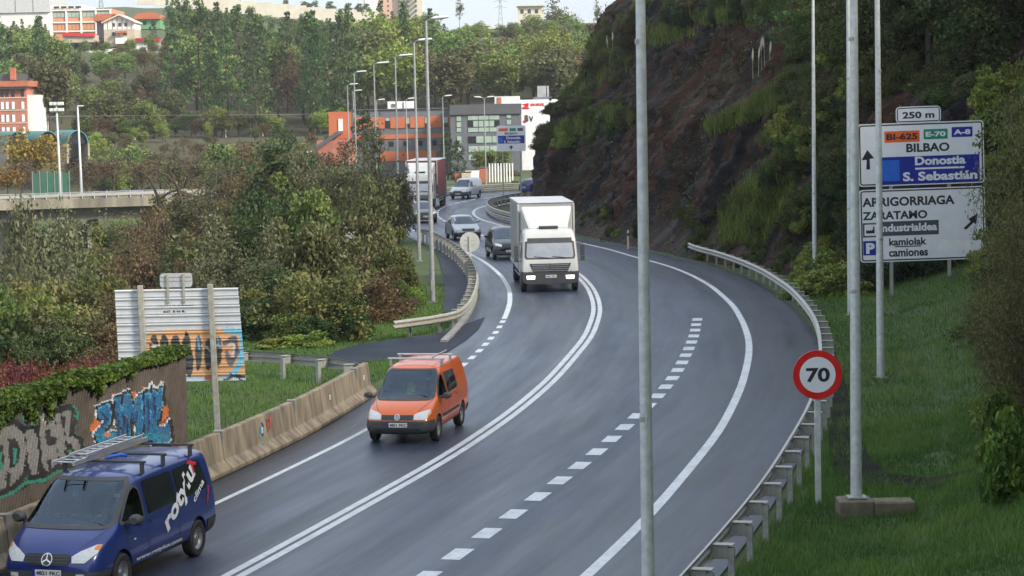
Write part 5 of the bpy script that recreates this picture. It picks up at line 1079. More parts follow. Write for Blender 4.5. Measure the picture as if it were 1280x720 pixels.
# --------------------------- trucks
def truck(label, px, py, dv, box_mat, box_len, cab_w=1.16, box_w=1.23, box_top=3.82, visor=True, curtain=False, cab_h=2.75, group=None):
    g = G(px, py); dv = Vector((*dv, 0)).normalized(); rz = heading_rz(dv.x, dv.y); o = g - dv*1.0; t = thing('box_truck', label, 'truck', (o.x, o.y, 0), rz)
    w_ = cab_w; st = [(-1.02,.55,1.5,cab_h-.12,w_-.03,w_-.02,w_-.10),(-.98,.50,1.5,cab_h,w_,w_,w_-.08),(-.3,.48,1.5,cab_h+.02,w_,w_,w_-.08),(.35,.46,1.5,cab_h-.02,w_,w_,w_-.09),(.62,.42,1.5,cab_h-.15,w_,w_-.005,w_-.11),(.80,.38,1.42,2.05,w_,w_-.02,w_-.10),(.93,.36,1.2,1.52,w_-.01,w_-.03,w_-.10),(1.0,.36,.9,1.12,w_-.04,w_-.06,w_-.14),(1.0,.38,.7,.82,w_-.05,w_-.07,w_-.16)]
    me, bv = loft_body(st, 3, ((.15,.50,w_-.36),)); bmp = take(me, lambda c, n_: c.z < .90 and c.y > .35, .015); link('cab', me, t, MT['truck_white']); link('bumper', bmp, t, MT['plastic'])
    panel(t, 'screen_frame', bv, [(-1.04,1.44),(1.04,1.44),(1.10,1.55),(1.06,2.20),(-1.06,2.20),(-1.10,1.55)], 'F', 'plastic', .008, .14)
    panel(t, 'windscreen', bv, [(-.96,1.50),(.96,1.50),(1.02,1.58),(.97,2.12),(-.97,2.12),(-1.02,1.58)], 'F', 'truck_glass', .012, .14); panel(t, 'header_band', bv, [(-.98,2.125),(.98,2.125),(.95,2.34),(-.95,2.34)], 'F', 'plastic', .012, .14)
    for m in 'LR': panel(t, 'side_window', bv, [(.62,1.50),(-.25,1.50),(-.25,2.15),(.42,2.15),(.62,1.9)], m, 'dark_glass', .012, .14); seam(t, bv, [(-.36,2.3),(-.36,.9)], m, .02)
    gr = panel(t, 'grille', bv, [(-.74,.89),(.74,.89),(.90,1.25),(-.90,1.25)], 'F', 'car_dark', .014, .12)
    for z in (.93,1.01,1.09,1.17): panel(gr, 'slat', bv, [(-.78,z),(.78,z),(.80,z+.035),(-.80,z+.035)], 'F', 'rim', .035, .14)
    em = panel(t, 'emblem', bv, [(.13*math.cos(a_), 1.08+.13*math.sin(a_)) for a_ in np.linspace(0, 2*math.pi, 24, endpoint=False)], 'F', 'chrome', .045, .04); panel(em, 'emblem_field', bv, [(.105*math.cos(a_), 1.08+.105*math.sin(a_)) for a_ in np.linspace(0, 2*math.pi, 24, endpoint=False)], 'F', 'plastic', .048, .04)
    for a_ in (90, 210, 330): seam(em, bv, [(0,1.08), (.12*math.cos(math.radians(a_)), 1.08+.12*math.sin(math.radians(a_)))], 'F', .026, 'chrome', 'emblem_stroke', .052)
    for s in (-1, 1):
        h = [(s*.68,.58),(s*1.02,.58),(s*1.04,.74),(s*.66,.74)]; panel(t, 'headlight', bv, h if s > 0 else h[::-1], 'F', 'lit_lamp' if visor else 'headlight', .03, .08)
        MB().box(s*(w_+.20)-.09, .52, 1.55, s*(w_+.20)+.09, .66, 2.02).box(s*(w_+.21)-.08, .54, 1.32, s*(w_+.21)+.08, .66, 1.52).tube([(s*(w_-.06),.55,2.10),(s*(w_+.20),.58,2.08),(s*(w_+.20),.58,1.36),(s*(w_-.04),.55,1.34)], .018, 6).build('mirror', MT['plastic'], t, bevel=.02)
    plate(t, bv, -.26, .26, .64, .76)
    for a_, b_ in (((-.8,.965,1.48),(-.1,.955,1.56)), ((.0,.965,1.48),(.7,.955,1.56))): MB().tube([a_, b_], .014, 5).build('wiper', MT['plastic'], t)
    # box body
    y1, y0, zb = -1.15, -1.15-box_len, 1.02
    bxo = MB().box(-box_w, y0, zb, box_w, y1, box_top-.06).build('box_body', MT[box_mat], t, bevel=.02)
    MB().box(-box_w-.02, y0-.02, box_top-.058, box_w+.02, y1+.03, box_top).build('roof_cap', MT['box_white'], bxo, bevel=.02)
    for x in (-1, 1):
        MB().box(x*box_w-.045, y1-.05, zb, x*box_w+.045, y1+.035, box_top-.08).build('corner_post', MT['box_white'], bxo, bevel=.015)
        for k_ in range(1, int(box_len/1.1)): MB().box(min(x*box_w, x*(box_w+.012)), y0+k_*1.1-.02, zb+.05, max(x*box_w, x*(box_w+.012)), y0+k_*1.1+.02, box_top-.1).build('side_rib', MT[box_mat], bxo)
        MB().box(x*box_w-.05, y0, zb-.14, x*box_w+.03 if x > 0 else x*box_w+.05, y1, zb-.004).build('side_rail', MT['box_white'] if not curtain else MT['plastic'], t)
    MB().box(-.42, y0, .62, .42, y1+1.2, .86).build('chassis', MT['plastic'], t)
    # roof deflector
    zt = cab_h+.0; zf = box_top-.16
    MB().add([(-.80,.18,zt-.02),(.80,.18,zt-.02),(1.12,-.95,zf),(-1.12,-.95,zf),(-1.14,-.98,zt-.16),(1.14,-.98,zt-.16),(1.04,.05,zt-.10),(-1.04,.05,zt-.10)], [(0,1,2,3),(0,3,4,7),(1,6,5,2),(3,2,5,4),(0,7,6,1),(7,4,5,6)]).build('roof_deflector', MT['truck_white'], t, bevel=.04)
    MB().box(-.42, .16, zt-.02, .42, .42, zt+.09).build('roof_hatch', MT['plastic'], t, bevel=.03)
    wheels(t, w_-.12, (.15,), .43, .24); 
    for y in ([y0+1.5] if box_len < 8 else [y0+1.2, y0+2.5, y0+3.8]): 
        for s in (-1, 1): wheel(t, s*(box_w-.16), y, .43, .28, s)
    for x in (-1, 1): MB().box(x*(box_w-.05)-.02, y0+2.3, .55, x*(box_w-.05)+.02, y1-.5, .62).box(x*(box_w-.05)-.02, y0+2.3, .75, x*(box_w-.05)+.02, y1-.5, .82).build('side_guard', MT['alu'], t)
    return t
MT['truck_glass'] = M('truck windscreen', (.10,.105,.10), (.20,.20,.18), scale=2, rough=.05, spec=.9); MT['truck_glass'].node_tree.nodes['Principled BSDF'].inputs['IOR'].default_value = 2.3  # pale base colour stands in for bright sky reflected in the screen
truck('white box truck with lit headlights and grey box body', 688.5, 365.5, (.055,-.998), 'box_grey', 6.4, 1.235, 1.22, 3.82)
truck('red curtain sided truck with white cab on the far bend', 525, 263, (-.05,-.99), 'curtain_red', 9.5, 1.18, 1.25, 3.95, False, True, 3.0)
# ------------------------------------------------------------------ buildings and the far side of the valley
MT['orange_clad'] = M('orange cladding', (.46,.13,.05), (.40,.11,.045), scale=.6, rough=.5); MT['grey_clad'] = M('grey cladding', (.13,.135,.15), (.10,.105,.118), scale=.5, rough=.5); MT['dark_clad'] = M('dark grey cladding', (.09,.092,.10), (.075,.077,.085), scale=.5, rough=.5)
MT['blind'] = M('pale blinds', (.34,.42,.36), (.26,.33,.29), scale=1, rough=.4); MT['window_dark'] = M('dark window', (.02,.024,.028), (.03,.034,.038), rough=.1); MT['frame'] = M('window frame', (.06,.062,.066), (.07,.072,.075))
MT['render_white'] = M('white render', (.72,.71,.67), (.62,.61,.57), scale=.3, rough=.8); MT['render_cream'] = M('cream render', (.60,.55,.45), (.52,.47,.38), scale=.3, rough=.85); MT['brick'] = M('pink brick', (.42,.16,.11), (.33,.12,.085), scale=.8, rough=.85)
MT['roof_tile'] = M('clay roof', (.42,.14,.07), (.32,.10,.05), scale=1.5, rough=.85); MT['teal'] = M('teal roof sheet', (.05,.22,.20), (.04,.18,.165), scale=.6, rough=.5); MT['panel_orange'] = M('salmon wall', (.55,.24,.12), (.48,.20,.10), scale=.3); MT['stone'] = M('stone wall', (.50,.43,.33), (.36,.31,.24), scale=1.2, rough=.9, bump=.03)
MT['green_wall'] = M('green wall', (.12,.30,.12), (.10,.25,.10)); MT['pink_render'] = M('pink render', (.58,.36,.26), (.52,.31,.22), scale=.2)
def building(name, label, cpx, Y, cat='building'): t = thing(name, label, cat); return Board(t, cpx, Y)
def win(B, x0, y0, x1, y1, pane='window_dark', split=(), d=-.06):
    f_ = B.rect('window', x0, y0, x1, y1, 'frame', d, 0); n_ = len(split)+1; xs_ = [x0]+list(split)+[x1]
    for a, b in zip(xs_, xs_[1:]): B.rect('pane', a+.25, y0+.25, b-.25, y1-.25, pane, d-.02, d-.004, 0, f_)
    return f_
def slab(B, name, x0, y0, x1, y1, mat, d0, d1, parent=None): return B.rect(name, x0, y0, x1, y1, MT_(mat), d0, d1, 0, parent)
def MT_(m): return m
# orange office
B = building('office_building', 'low orange and grey clad office building beyond the bend', (490, 175), 283)
B.rect('wall', 440, 137.5, 563, 228, 'grey_clad', 0, 14); B.rect('end_wall', 412, 138.5, 439.8, 185, 'orange_clad', -.5, 12); B.rect('end_panel', 424, 147.5, 429.5, 162.5, 'render_white', -.62, -.5)
for x0, x1 in ((444,481.5),(488.5,507),(513,531),(537.5,552.5)): B.rect('cladding', x0, 146.5, x1, 160.5, 'orange_clad', -.12, 0)
B.rect('cladding', 444, 168.3, 561, 173.6, 'orange_clad', -.12, 0); B.rect('cladding', 561, 145, 563, 160, 'orange_clad', -.14, 0)
B.rect('cladding', 475, 189, 545, 201, 'orange_clad', -.12, 0)
for x0, x1 in ((482,488),(507.3,512.7),(531.3,537.2),(553,560.5)): f_ = win(B, x0, 147.5, x1, 160.2); B.rect('blind', x0+.4, 147.8, x1-.4, 151 if x0 < 500 else 155, 'blind', -.095, -.081, 0, f_)
for x in (450,468,486,504,522,540): win(B, x, 176.5, x+6, 183)
rb_ = B.rect('roof_plant', 484, 127, 515.5, 137.3, 'render_white', 3, 7); B.rect('vent', 489, 130, 494, 134, 'grey_clad', 2.9, 3, 0, rb_); B.rect('vent', 503.5, 128, 504.5, 137, 'grey_clad', 2.9, 3, 0, rb_); B.rect('parapet', 440, 136, 563, 137.4, 'dark_clad', -.2, 14)
# grey office
B = building('office_building', 'dark grey office block with pale window blinds beside the orange one', (606, 172), 276)
B.rect('wall', 563.3, 131, 652, 228, 'grey_clad', 0, 14); B.rect('roof_band', 563, 130.5, 652.4, 143, 'dark_clad', -.25, 0)
for y0, y1 in ((145,151),(152,158.5),(159.2,164.5),(169.5,178.5),(183,190)): win(B, 571, y0, 577, y1, 'blind')
for y0, y1, n_ in ((144.3,150,3),(150.8,158.5,6),(159.3,165,3),(170,178.6,4),(182,190,3),(193,200,3)):
    w_ = 40.0/n_
    for i in range(n_): win(B, 585+i*w_+.15, y0, 585+(i+1)*w_-.15, y1, 'blind' if (i*7+int(y0)) % 5 else 'window_dark')
for y0, y1 in ((144,148.5),(150.5,156.5),(160,165)): win(B, 633.5, y0, 639.5, y1, 'blind')
rb_ = B.rect('roof_plant', 619, 121, 651, 130.3, 'render_white', 4, 9); B.rect('vent', 622, 122, 627.5, 130, 'roof_tile', 3.9, 4, 0, rb_)
# white block with red signs
B = building('sign_block', 'white commercial block with red logos half hidden by the cliff', (676, 160), 292)
B.rect('wall', 647.5, 124.5, 712, 230, 'sign_white', 0, 12)
B.poly('logo', [(653,130),(661.5,128.5),(661,133.5),(656,133.5),(662,134.5),(662,136),(654,136),(653,134),(658,132)], 'sign_red', -.05, None, .05); B.text('lettering', 'SAN MIGUEL', 663.5, 681, 129, 132.5, 'sign_red', -.05, .03); B.text('lettering', 'J', 654, 660, 143.5, 153, 'sign_red', -.05, .06); B.text('lettering', 'B', 657, 660.8, 144, 152, 'sign_dark', -.06, .05); B.text('lettering', 'V', 661.5, 667, 145, 152, 'black_paint', -.05, .02)
B.rect('roof_plant', 673, 107.5, 684, 121.3, 'box_grey', 3, 6); B.rect('roof_plant', 685, 107.5, 687.5, 121, 'box_grey', 3, 6); B.rect('roof_deck', 668, 121.3, 690, 124.4, 'grey_clad', 2, 8)
# low red roofed shed left of the office
B = building('low_shed', 'low dark roofed shed at the left end of the orange office', (415, 178), 275); B.rect('wall', 396, 176, 440, 205, 'brick', 0, 6)
B.poly('roof', [(384,190),(420,165),(424,165),(424,168),(392,190)], 'dark_clad', -.5, None, 7); B.rect('parapet', 384, 188, 392, 191, 'render_white', -.6, 5)
# brick apartments
B = building('apartment_block', 'pink brick apartment block at the left picture edge', (15, 130), 332)
B.rect('wall', -60, 108, 33, 200, 'brick', 0, 14); B.rect('end_wall', 33.1, 119, 42.5, 200, 'render_white', .6, 12)
rf = B.rect('roof', -64, 101.5, 38, 108.5, 'roof_tile', -1.0, 15); B.rect('roof_top', -60, 92, 26, 101.4, 'dark_clad', 2, 12, 0, rf); B.rect('chimney', 12, 85, 18, 100, 'roof_tile', 1, 2, 0, rf)
B.rect('eave', -62, 108.6, 36, 111, 'dark_clad', -.8, 0)
for r_, y0 in enumerate((111.5, 127, 143, 158.5)):
    for x in (-20,-12.5,-6,1,7,14.5,26.5): win(B, x, y0, x+4.2, y0+9.5, 'sign_white' if r_ != 0 else 'window_dark', d=-.05)
    B.rect('band', -60, y0+10.2, 33, y0+11.2, 'render_cream', -.09, 0)
# teal barrel vaults
def vault(label, cx, y_top, w_px, Y, lenn):
    t = thing('vaulted_shed', label, 'shed', tuple(P(cx, y_top, Y)), math.radians(28), 'teal vaulted sheds'); k = Y/FPX; r = w_px*k/2; arcp = [(r*math.cos(a), r*1.25*math.sin(a)-r*1.25) for a in np.linspace(0, math.pi, 15)]; inner = [(x*.93, z*.96-.12) for x, z in arcp[::-1]]
    MB().prism(arcp+inner, 0, lenn, 'xz').build('vault', MT['teal'], t, smooth=True, auto=True); MB().prism([(x*.92, z) for x, z in inner], .4, .6, 'xz').build('end_wall', MT['window_dark'], t)
    for s in (-1, 1): MB().box(s*r-.12, 0, -r*1.25-2.6, s*r+.12, lenn, -r*1.25).build('side_wall', MT['concrete'], t)
vault('teal vaulted shed left of the floodlight mast', 22, 164, 27, 305, 8); vault('teal vaulted shed between the floodlight masts', 60, 163.5, 27, 302, 8); vault('teal vaulted shed right of the floodlight masts', 97, 162.5, 27, 299, 8)
# floodlight masts and lamp columns of the sports ground
def mast(px, ytop, Y, label, heads):
    b = P(px, ytop, Y); z0 = gz(b.x, Y); h = b.z - z0; t = thing('floodlight_mast', label, 'floodlight', (b.x, Y, z0)); MB().tube([(0,0,-.3),(0,0,h*.5),(-.02*h*.3,0,h)], [.16,.12,.08], 10).build('pole', MT['lamp_steel'], t, smooth=True)
    if heads:
        MB().box(-.75, -.06, h-.1, .6, .06, h).box(-.7, -.06, h-.75, .5, .06, h-.66).build('crossbar', MT['galv'], t)
        for x in (-.6,-.2,.2,.5):
            for z in (h+.12, h-.5): MB().box(x-.16, -.25, z-.16, x+.16, .1, z+.16).build('floodlight_head', MT['lamp_head'], t, bevel=.03)
    else: MB().box(-.1, -.1, h, .5, .1, h+.12).build('lamp_head', MT['lamp_head'], t)
mast(71.5, 131, 225, 'floodlight mast with a bank of lamps behind the bridge', True); mast(98, 133, 222, 'plain lamp mast right of the floodlight bank', False)
# row of pale posts along the foot of the wooded hill
for px, y0, Y in ((55,146,338),(167.5,145,340),(281.5,143,342),(313,143.5,343),(328,147,344),(393.5,142,345),(417,142,346)):
    b = P(px, y0, Y); z0 = max(gz(b.x, Y)-.3, b.z-4.2); t = MB().box(-.11, -.11, 0, .11, .11, b.z-z0).box(-.14, -.14, b.z-z0, .14, .14, b.z-z0+.1).build('line_post', MT['white_paint']); t.location = (b.x, Y, z0)
    props(t, 'pale square post in the row at the foot of the wooded hill', 'post', 'pale posts below the wood')
wv = [P(px, 145.5-.0085*(px-55), 338.5) for px in range(55, 420, 20)]; w_ = MB().tube(wv, .025, 4).build('overhead_wire', MT['galv']); props(w_, 'thin wire strung between the pale posts below the wood', 'wire')
# sports ground: blue track, green mesh fence
def flat_px(name, pts, mat, z, label): 
    o = MB().add([tuple(G(*p, z)) for p in pts], [tuple(range(len(pts)))]).build(name, mat); return props(o, label, None, None, 'structure')
MT['track'] = M('blue running track', (.06,.065,.22), (.05,.055,.18), scale=.2, rough=.8); MT['pitch'] = M('pitch grass', (.07,.11,.03), (.05,.085,.025), scale=.1, rough=.95)
flat_px('running_track', [(60,262),(120,262),(205,232),(262,215),(255,211),(195,222),(110,244)], MT['track'], -1.75, 'blue running track of the sports ground behind the bridge')
MT['mesh_green'] = M('green fence mesh', (.04,.13,.085), (.03,.10,.07), scale=2, rough=.8)
fe = thing('mesh_fence', 'green mesh fence of the sports court behind the bridge', 'fence'); B = Board(fe, (68, 235), 236)
for i in range(6):
    x = 41+i*9.2; B.rect('post', x-.35, 214, x+.35, 262, 'galv', -.05, .05)
    if i < 5: B.rect('mesh_panel', x+.4, 216, x+8.8, 262, 'mesh_green', 0, .04)
# viaduct
br = thing('viaduct', 'concrete road bridge with pale edge beam and railing on the left', 'bridge'); B = Board(br, (100, 270), 200)
def beam(name, x0, ya, yb, ya2, yb2, x1, mat, d0, d1):
    p = [B.xz0(x0, yb), B.xz0(x1, yb2), B.xz0(x1, ya2), B.xz0(x0, ya)]; return MB().prism(p, d0, d1, 'xz').build(name, MT[mat], br)
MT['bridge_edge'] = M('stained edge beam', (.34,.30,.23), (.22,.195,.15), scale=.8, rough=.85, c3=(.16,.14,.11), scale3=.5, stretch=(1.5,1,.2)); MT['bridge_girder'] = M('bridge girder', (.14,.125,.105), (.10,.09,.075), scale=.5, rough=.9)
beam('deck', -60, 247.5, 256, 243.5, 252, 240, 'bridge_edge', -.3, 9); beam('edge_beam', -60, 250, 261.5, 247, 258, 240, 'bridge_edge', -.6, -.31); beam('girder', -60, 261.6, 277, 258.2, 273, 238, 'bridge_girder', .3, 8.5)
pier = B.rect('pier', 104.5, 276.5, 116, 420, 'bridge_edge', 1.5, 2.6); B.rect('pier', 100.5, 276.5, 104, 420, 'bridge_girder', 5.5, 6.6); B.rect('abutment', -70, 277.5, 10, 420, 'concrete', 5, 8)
for k_ in range(20): 
    x = -60+k_*15; yb_ = 250-(x+60)*.0115; B.rect('railing_post', x-.5, yb_-8.5, x+.5, yb_, 'steel_sheet', -.45, -.35)
for dy in (-8, -4.5): 
    for k_ in range(10):
        x = -60+k_*30; y_ = 250-(x+15+60)*.0115+dy; B.rect('rail', x, y_-.35, x+29.8, y_+.35, 'steel_sheet', -.48, -.46)
# hillside buildings (about 550 m away)
B = building('white_house', 'white gabled country house with stone ground floor on the hillside', (150, 40), 556)
B.rect('wall', 130, 36.8, 168, 58, 'stone', 0, 10); gb = B.poly('gable', [(130,36.7),(168,36.7),(168,27.5),(150,20.2),(130,27.5)], 'render_white', 0, None, 10); B.rect('side_wing', 120, 26, 129.9, 50, 'grey_clad', 1.5, 9)
B.poly('roof', [(128,29),(150,19.5),(170,29),(170,27.6),(150,18),(128,27.6)], 'render_cream', -1, None, 11.5); B.poly('side_roof', [(118,26.5),(121,17.5),(144,17.5),(136,25)], 'roof_tile', -.8, None, 9)
for x in (140.5, 148.3, 155.8): f_ = win(B, x, 28.7, x+3.6, 33.2)
win(B, 140, 40, 144.5, 44.5); win(B, 154, 40, 158.5, 44.5); B.rect('balcony', 146, 47.5, 158.5, 55, 'render_white', -2.5, -.1); B.rect('awning', 145, 39, 159, 41.5, 'roof_tile', -1.6, -.2)
for x in (135, 141, 147, 153, 159, 165): B.rect('timber', x-.25, 23 if 140 < x < 160 else 27, x+.25, 36.5, 'grey_clad', -.09, 0, 0, gb)
B = building('long_outbuilding', 'long low white outbuilding with a red roof beside the white house', (185, 55), 548); B.rect('wall', 170, 52, 199, 58.5, 'render_white', 0, 5); B.poly('roof', [(169,52.3),(170,47.5),(199,48.5),(200,52.3)], 'sign_red', -.6, None, 6)
B = building('chalet', 'green walled building with a bright clay roof behind the white house', (184, 25), 585); B.rect('wall', 168, 23.5, 200, 36, 'green_wall', 0, 8); B.poly('roof', [(165,24),(172,17),(190,15.5),(201,19),(201,24)], 'orange_clad', -1, None, 10); win(B, 178, 26, 183, 31); win(B, 190, 26, 195, 31)
B = building('factory', 'salmon panelled factory with white frames on the hillside', (100, 28), 610); B.rect('wall', 64, 12, 140, 52, 'panel_orange', 0, 20); B.rect('attic', 64, 6.5, 104, 11.8, 'render_white', .5, 19)
for x in (64, 82.3, 100.5, 119, 137): B.rect('pilaster', x, 12, x+2.4, 50, 'render_white', -.35, 0)
for y in (12, 27, 38): B.rect('string_course', 64, y, 140, y+1.6, 'render_white', -.42, -.02)
for x0 in (66.8, 85, 103.4, 121.8): win(B, x0, 15.5, x0+14.8, 21.5, 'blind', (x0+5, x0+10)); win(B, x0, 30, x0+14.8, 37, 'panel_orange', (x0+5, x0+10))
for x0 in (68, 77, 86, 95): win(B, x0, 7.6, x0+7, 10.4)
B = building('white_hall', 'huge plain white hall at the top left corner', (30, 20), 640); B.rect('wall', -70, 16, 61, 60, 'render_white', 0, 30); B.rect('upper_wall', -70, -40, 62.5, 15.8, 'box_white', -.6, 30)
for x in (20, 42): B.rect('joint', x, -38, x+.6, 15, 'grey_clad', -.68, -.6)
B = building('garden_wall', 'low white wall below the green field on the hillside', (148, 63), 540, 'wall')
for i in range(9):
    x = 84+i*14; y_ = 67-i*.95; B.rect('wall_panel', x, y_-3, x+13.9, y_+6, 'render_white' if i % 4 else 'stone', 0, .6)
B = building('shed_roofs', 'low stone sheds with red roofs left of the white house', (100, 47), 552); B.rect('wall', 79, 44, 119, 53, 'stone', 0, 5); B.poly('roof', [(78,44.5),(80,40.5),(117,42.5),(119,46)], 'sign_red', -.6, None, 6)
B = building('retaining_wall', 'long cream retaining wall stepping down along the hilltop', (310, 8), 690, 'wall')
for i in range(14):
    x = 172+i*21; y_ = -15+i*2.35; B.rect('wall_panel', x, y_+2, x+20.9, y_+18, 'render_cream', 0, 1)
B = building('tower_block', 'pink and white apartment tower on the skyline', (490, 0), 900); B.rect('wall', 455, -20, 490, 30, 'pink_render', 0, 20); B.rect('wing', 490.2, -30, 527, 30, 'render_cream', 4, 24); B.rect('white_strip', 456, -20, 472, 29, 'render_white', -.5, 0)
for y in range(-18, 26, 6):
    for x in (460, 477, 484): win(B, x, y, x+2, y+2.4)
    for x in (497, 508, 518): win(B, x, y, x+2.4, y+2.2, d=3.9)
for nm, lab, a in (('hill_house', 'long cream house on the skyline left of the pylon', (580, 33, 612, 60)), ('hill_house', 'white house with dark window below the pylon', (612, 36, 642, 64)), ('hill_house', 'pale house behind the tall skyline trees', (648, 8, 680, 60)), ('hill_house', 'small house with clay roof right of the skyline trees', (728, 31, 750, 60))):
    x0, y0, x1, y1 = a; B = building(nm, lab, ((x0+x1)/2, (y0+y1)/2), 620); B.rect('wall', x0, y0, x1, y1, 'render_cream' if x0 != 612 else 'render_white', 0, 8); B.rect('roof', x0-1.5, y0-1.8, x1+1.5, y0, 'roof_tile' if x0 in (728,) else 'render_cream', -1, 9)
    for i in range(int((x1-x0)/9)): win(B, x0+3+i*9, y0+4, x0+7+i*9, y0+9)
# pylons
def pylon(px, yb, yt, Y, label):
    b, t_ = P(px, yb, Y), P(px, yt, Y); h = t_.z-b.z; t = thing('pylon', label, 'pylon', (b.x, Y, b.z-3)); h += 3; w0 = h*.08
    lg_ = MB()
    for sx, sy in ((-1,-1),(1,-1),(1,1),(-1,1)): MB().tube([(sx*w0,sy*w0,0),(sx*w0*.35,sy*w0*.35,h*.6),(sx*.15,sy*.15,h)], .14, 4).build('leg', MT['galv'], t)
    for k_ in range(9):
        z0, z1 = h*k_/9, h*(k_+1)/9; a0 = w0*(1-.65*min(1, k_/5.4)); a1 = w0*(1-.65*min(1, (k_+1)/5.4))
        MB().tube([(-a0,-a0,z0),(a1,-a1,z1)], .07, 4).tube([(a0,-a0,z0),(-a1,-a1,z1)], .07, 4).build('brace', MT['galv'], t)
    for z in (h*.72, h*.84, h*.95): MB().tube([(-h*.13,0,z),(0,0,z+.5),(h*.13,0,z)], .09, 4).build('crossarm', MT['galv'], t)
pylon(626, 44, -8, 720, 'steel lattice pylon on the skyline'); pylon(126.5, 14, -22, 660, 'steel lattice pylon behind the hillside factory')
# small things by the office car park
for px, y0, Y, w_, h_, m, lab in ((583,212,240,1.0,1.3,'cream','yellow recycling container by the office car park'),(590,211,241,1.4,1.5,'white_paint','white container by the office car park'),(574,210,242,1.0,1.2,'roof_tile','orange container by the office car park'),(604,206,244,.9,1.6,'roof_tile','red panel by the twin headed lamp')):
    g = P(px, y0, Y); zg = gz(g.x, Y); b = MB().hexa([(-w_/2,-.5,0),(w_/2,-.5,0),(w_/2,.5,0),(-w_/2,.5,0),(-w_/2*1.1,-.55,h_),(w_/2*1.1,-.55,h_),(w_/2*1.1,.55,h_),(-w_/2*1.1,.55,h_)]); t = b.build('container', MT[m], None, bevel=.06); t.location = (g.x, Y, zg); props(t, lab, 'container')
    MB().box(-w_*.56, -.57, h_, w_*.56, .57, h_+.12).build('lid', MT['plastic'], t, bevel=.04)
for i in range(9):
    px = 612+i*3.6; g = P(px, 215, 246); t = MB().box(-.07,-.07,-.2,.07,.07,2.0).box(-.09,-.09,2.0,.09,.09,2.06).build('fence_post', MT['white_paint']); t.location = (g.x, 246, gz(g.x, 246)); props(t, 'pale fence post in the row before the grey office', 'post', 'fence posts before the office')
# ------------------------------------------------------------------ vegetation
def leaf_quads(C, size, rng, aspect=.55, up=.0, jit=.35):
    n = len(C); N = rng.normal(size=(n, 3)); N[:, 2] = np.abs(N[:, 2])+up; N /= np.linalg.norm(N, axis=1)[:, None]
    T = rng.normal(size=(n, 3)); T -= N*(T*N).sum(1)[:, None]; T /= np.linalg.norm(T, axis=1)[:, None]; Bt = np.cross(N, T)
    s = size*(1+jit*rng.uniform(-1, 1, n))[:, None]
    V = np.stack([C-T*s, C+Bt*s*aspect+N*s*.12, C+T*s, C-Bt*s*aspect+N*s*.12], 1).reshape(-1, 3)
    return V, np.arange(4*n).reshape(-1, 4)
def leaf_mesh(name, C, size, rng, tint, mat, **k):
    V, Fc = leaf_quads(C, size, rng, **k); return np_mesh(name, V, Fc, MT[mat], False, {'tint': ('FACE', 'FLOAT', np.clip(tint, 0, 1))})
def clump_leaves(centers, radii, per, rng, flat=1.0, shell=.55):
    n = len(centers); idx = np.repeat(np.arange(n), per); D = rng.normal(size=(len(idx), 3)); D /= np.linalg.norm(D, axis=1)[:, None]
    r = (shell+(1-shell)*rng.random(len(idx)))**.7; C = centers[idx]+D*(radii[idx]*r)[:, None]*np.array([1, 1, flat]); cr_ = rng.random(n)
    return C, np.clip(cr_[idx]*.55+rng.random(len(idx))*.45, 0, 1)
GR = (.026,.052,.012)
LM = dict(
 pine=[(0.021,0.044,0.018),(0.058,0.105,0.033),(0.120,0.181,0.058)], oak=[(0.068,0.112,0.026),(0.138,0.197,0.044),(0.242,0.283,0.074)], lime=[(0.103,0.147,0.027),(0.187,0.244,0.043),(0.311,0.332,0.078)],
 olive=[(0.057,0.065,0.024),(0.108,0.113,0.041),(0.169,0.169,0.070)], silver=[(0.055,0.064,0.029),(0.105,0.110,0.053),(0.187,0.187,0.105)], brown=[(0.072,0.050,0.024),(0.120,0.082,0.038),(0.180,0.126,0.060)], redtwig=[(0.072,0.020,0.017),(0.131,0.038,0.029),(0.174,0.058,0.043)],
 yellow=[(.075,.085,.025),(.13,.13,.042),(.21,.18,.06)], amber=[(0.131,0.102,0.017),(0.246,0.167,0.022),(0.406,0.246,0.029)], dark=[(0.017,0.035,0.012),(0.035,0.061,0.017),(0.065,0.102,0.029)], ivy=[(0.032,0.072,0.012),(0.080,0.152,0.020),(0.174,0.275,0.036)], blossom=[(0.435,0.435,0.377),(0.580,0.580,0.522),(0.600,0.600,0.600)], mixed=[(0.037,0.067,0.016),(0.075,0.114,0.026),(0.167,0.159,0.037)])
for k_, c_ in LM.items(): MT['leaf_'+k_] = leaf_mat('leaf '+k_, c_)
MT['bark'] = M('bark', (.07,.055,.042), (.04,.032,.025), scale=5, rough=.95, bump=.02); MT['bark_pale'] = M('pale bark', (.20,.18,.15), (.12,.11,.09), scale=5, rough=.9); MT['twig'] = M('twig', (.055,.038,.026), (.04,.028,.02), rough=.9); MT['twig_red'] = M('red twig', (.11,.03,.022), (.08,.024,.018), rough=.9)
def trunk_mesh(h, r, rng, limbs=6, bark='bark', spread=.25, top=.9, z0=.35):
    b = MB(); b.tube([(0,0,-.8),(0,0,h*.02),(h*.01,0,h*.3),(-h*.01,h*.01,h*.6),(0,0,h*top)], [r*1.25, r, r*.8, r*.5, r*.12], 8)
    for i in range(limbs):
        a = rng.uniform(0, 6.28); z = h*rng.uniform(z0, .75); L_ = h*spread*rng.uniform(.6, 1.1); b.tube([(0,0,z),(math.cos(a)*L_*.5, math.sin(a)*L_*.5, z+L_*.35),(math.cos(a)*L_, math.sin(a)*L_, z+L_*.6)], [r*.4, r*.25, r*.06], 5)
    return b.mesh('trunk', MT[bark], smooth=True)
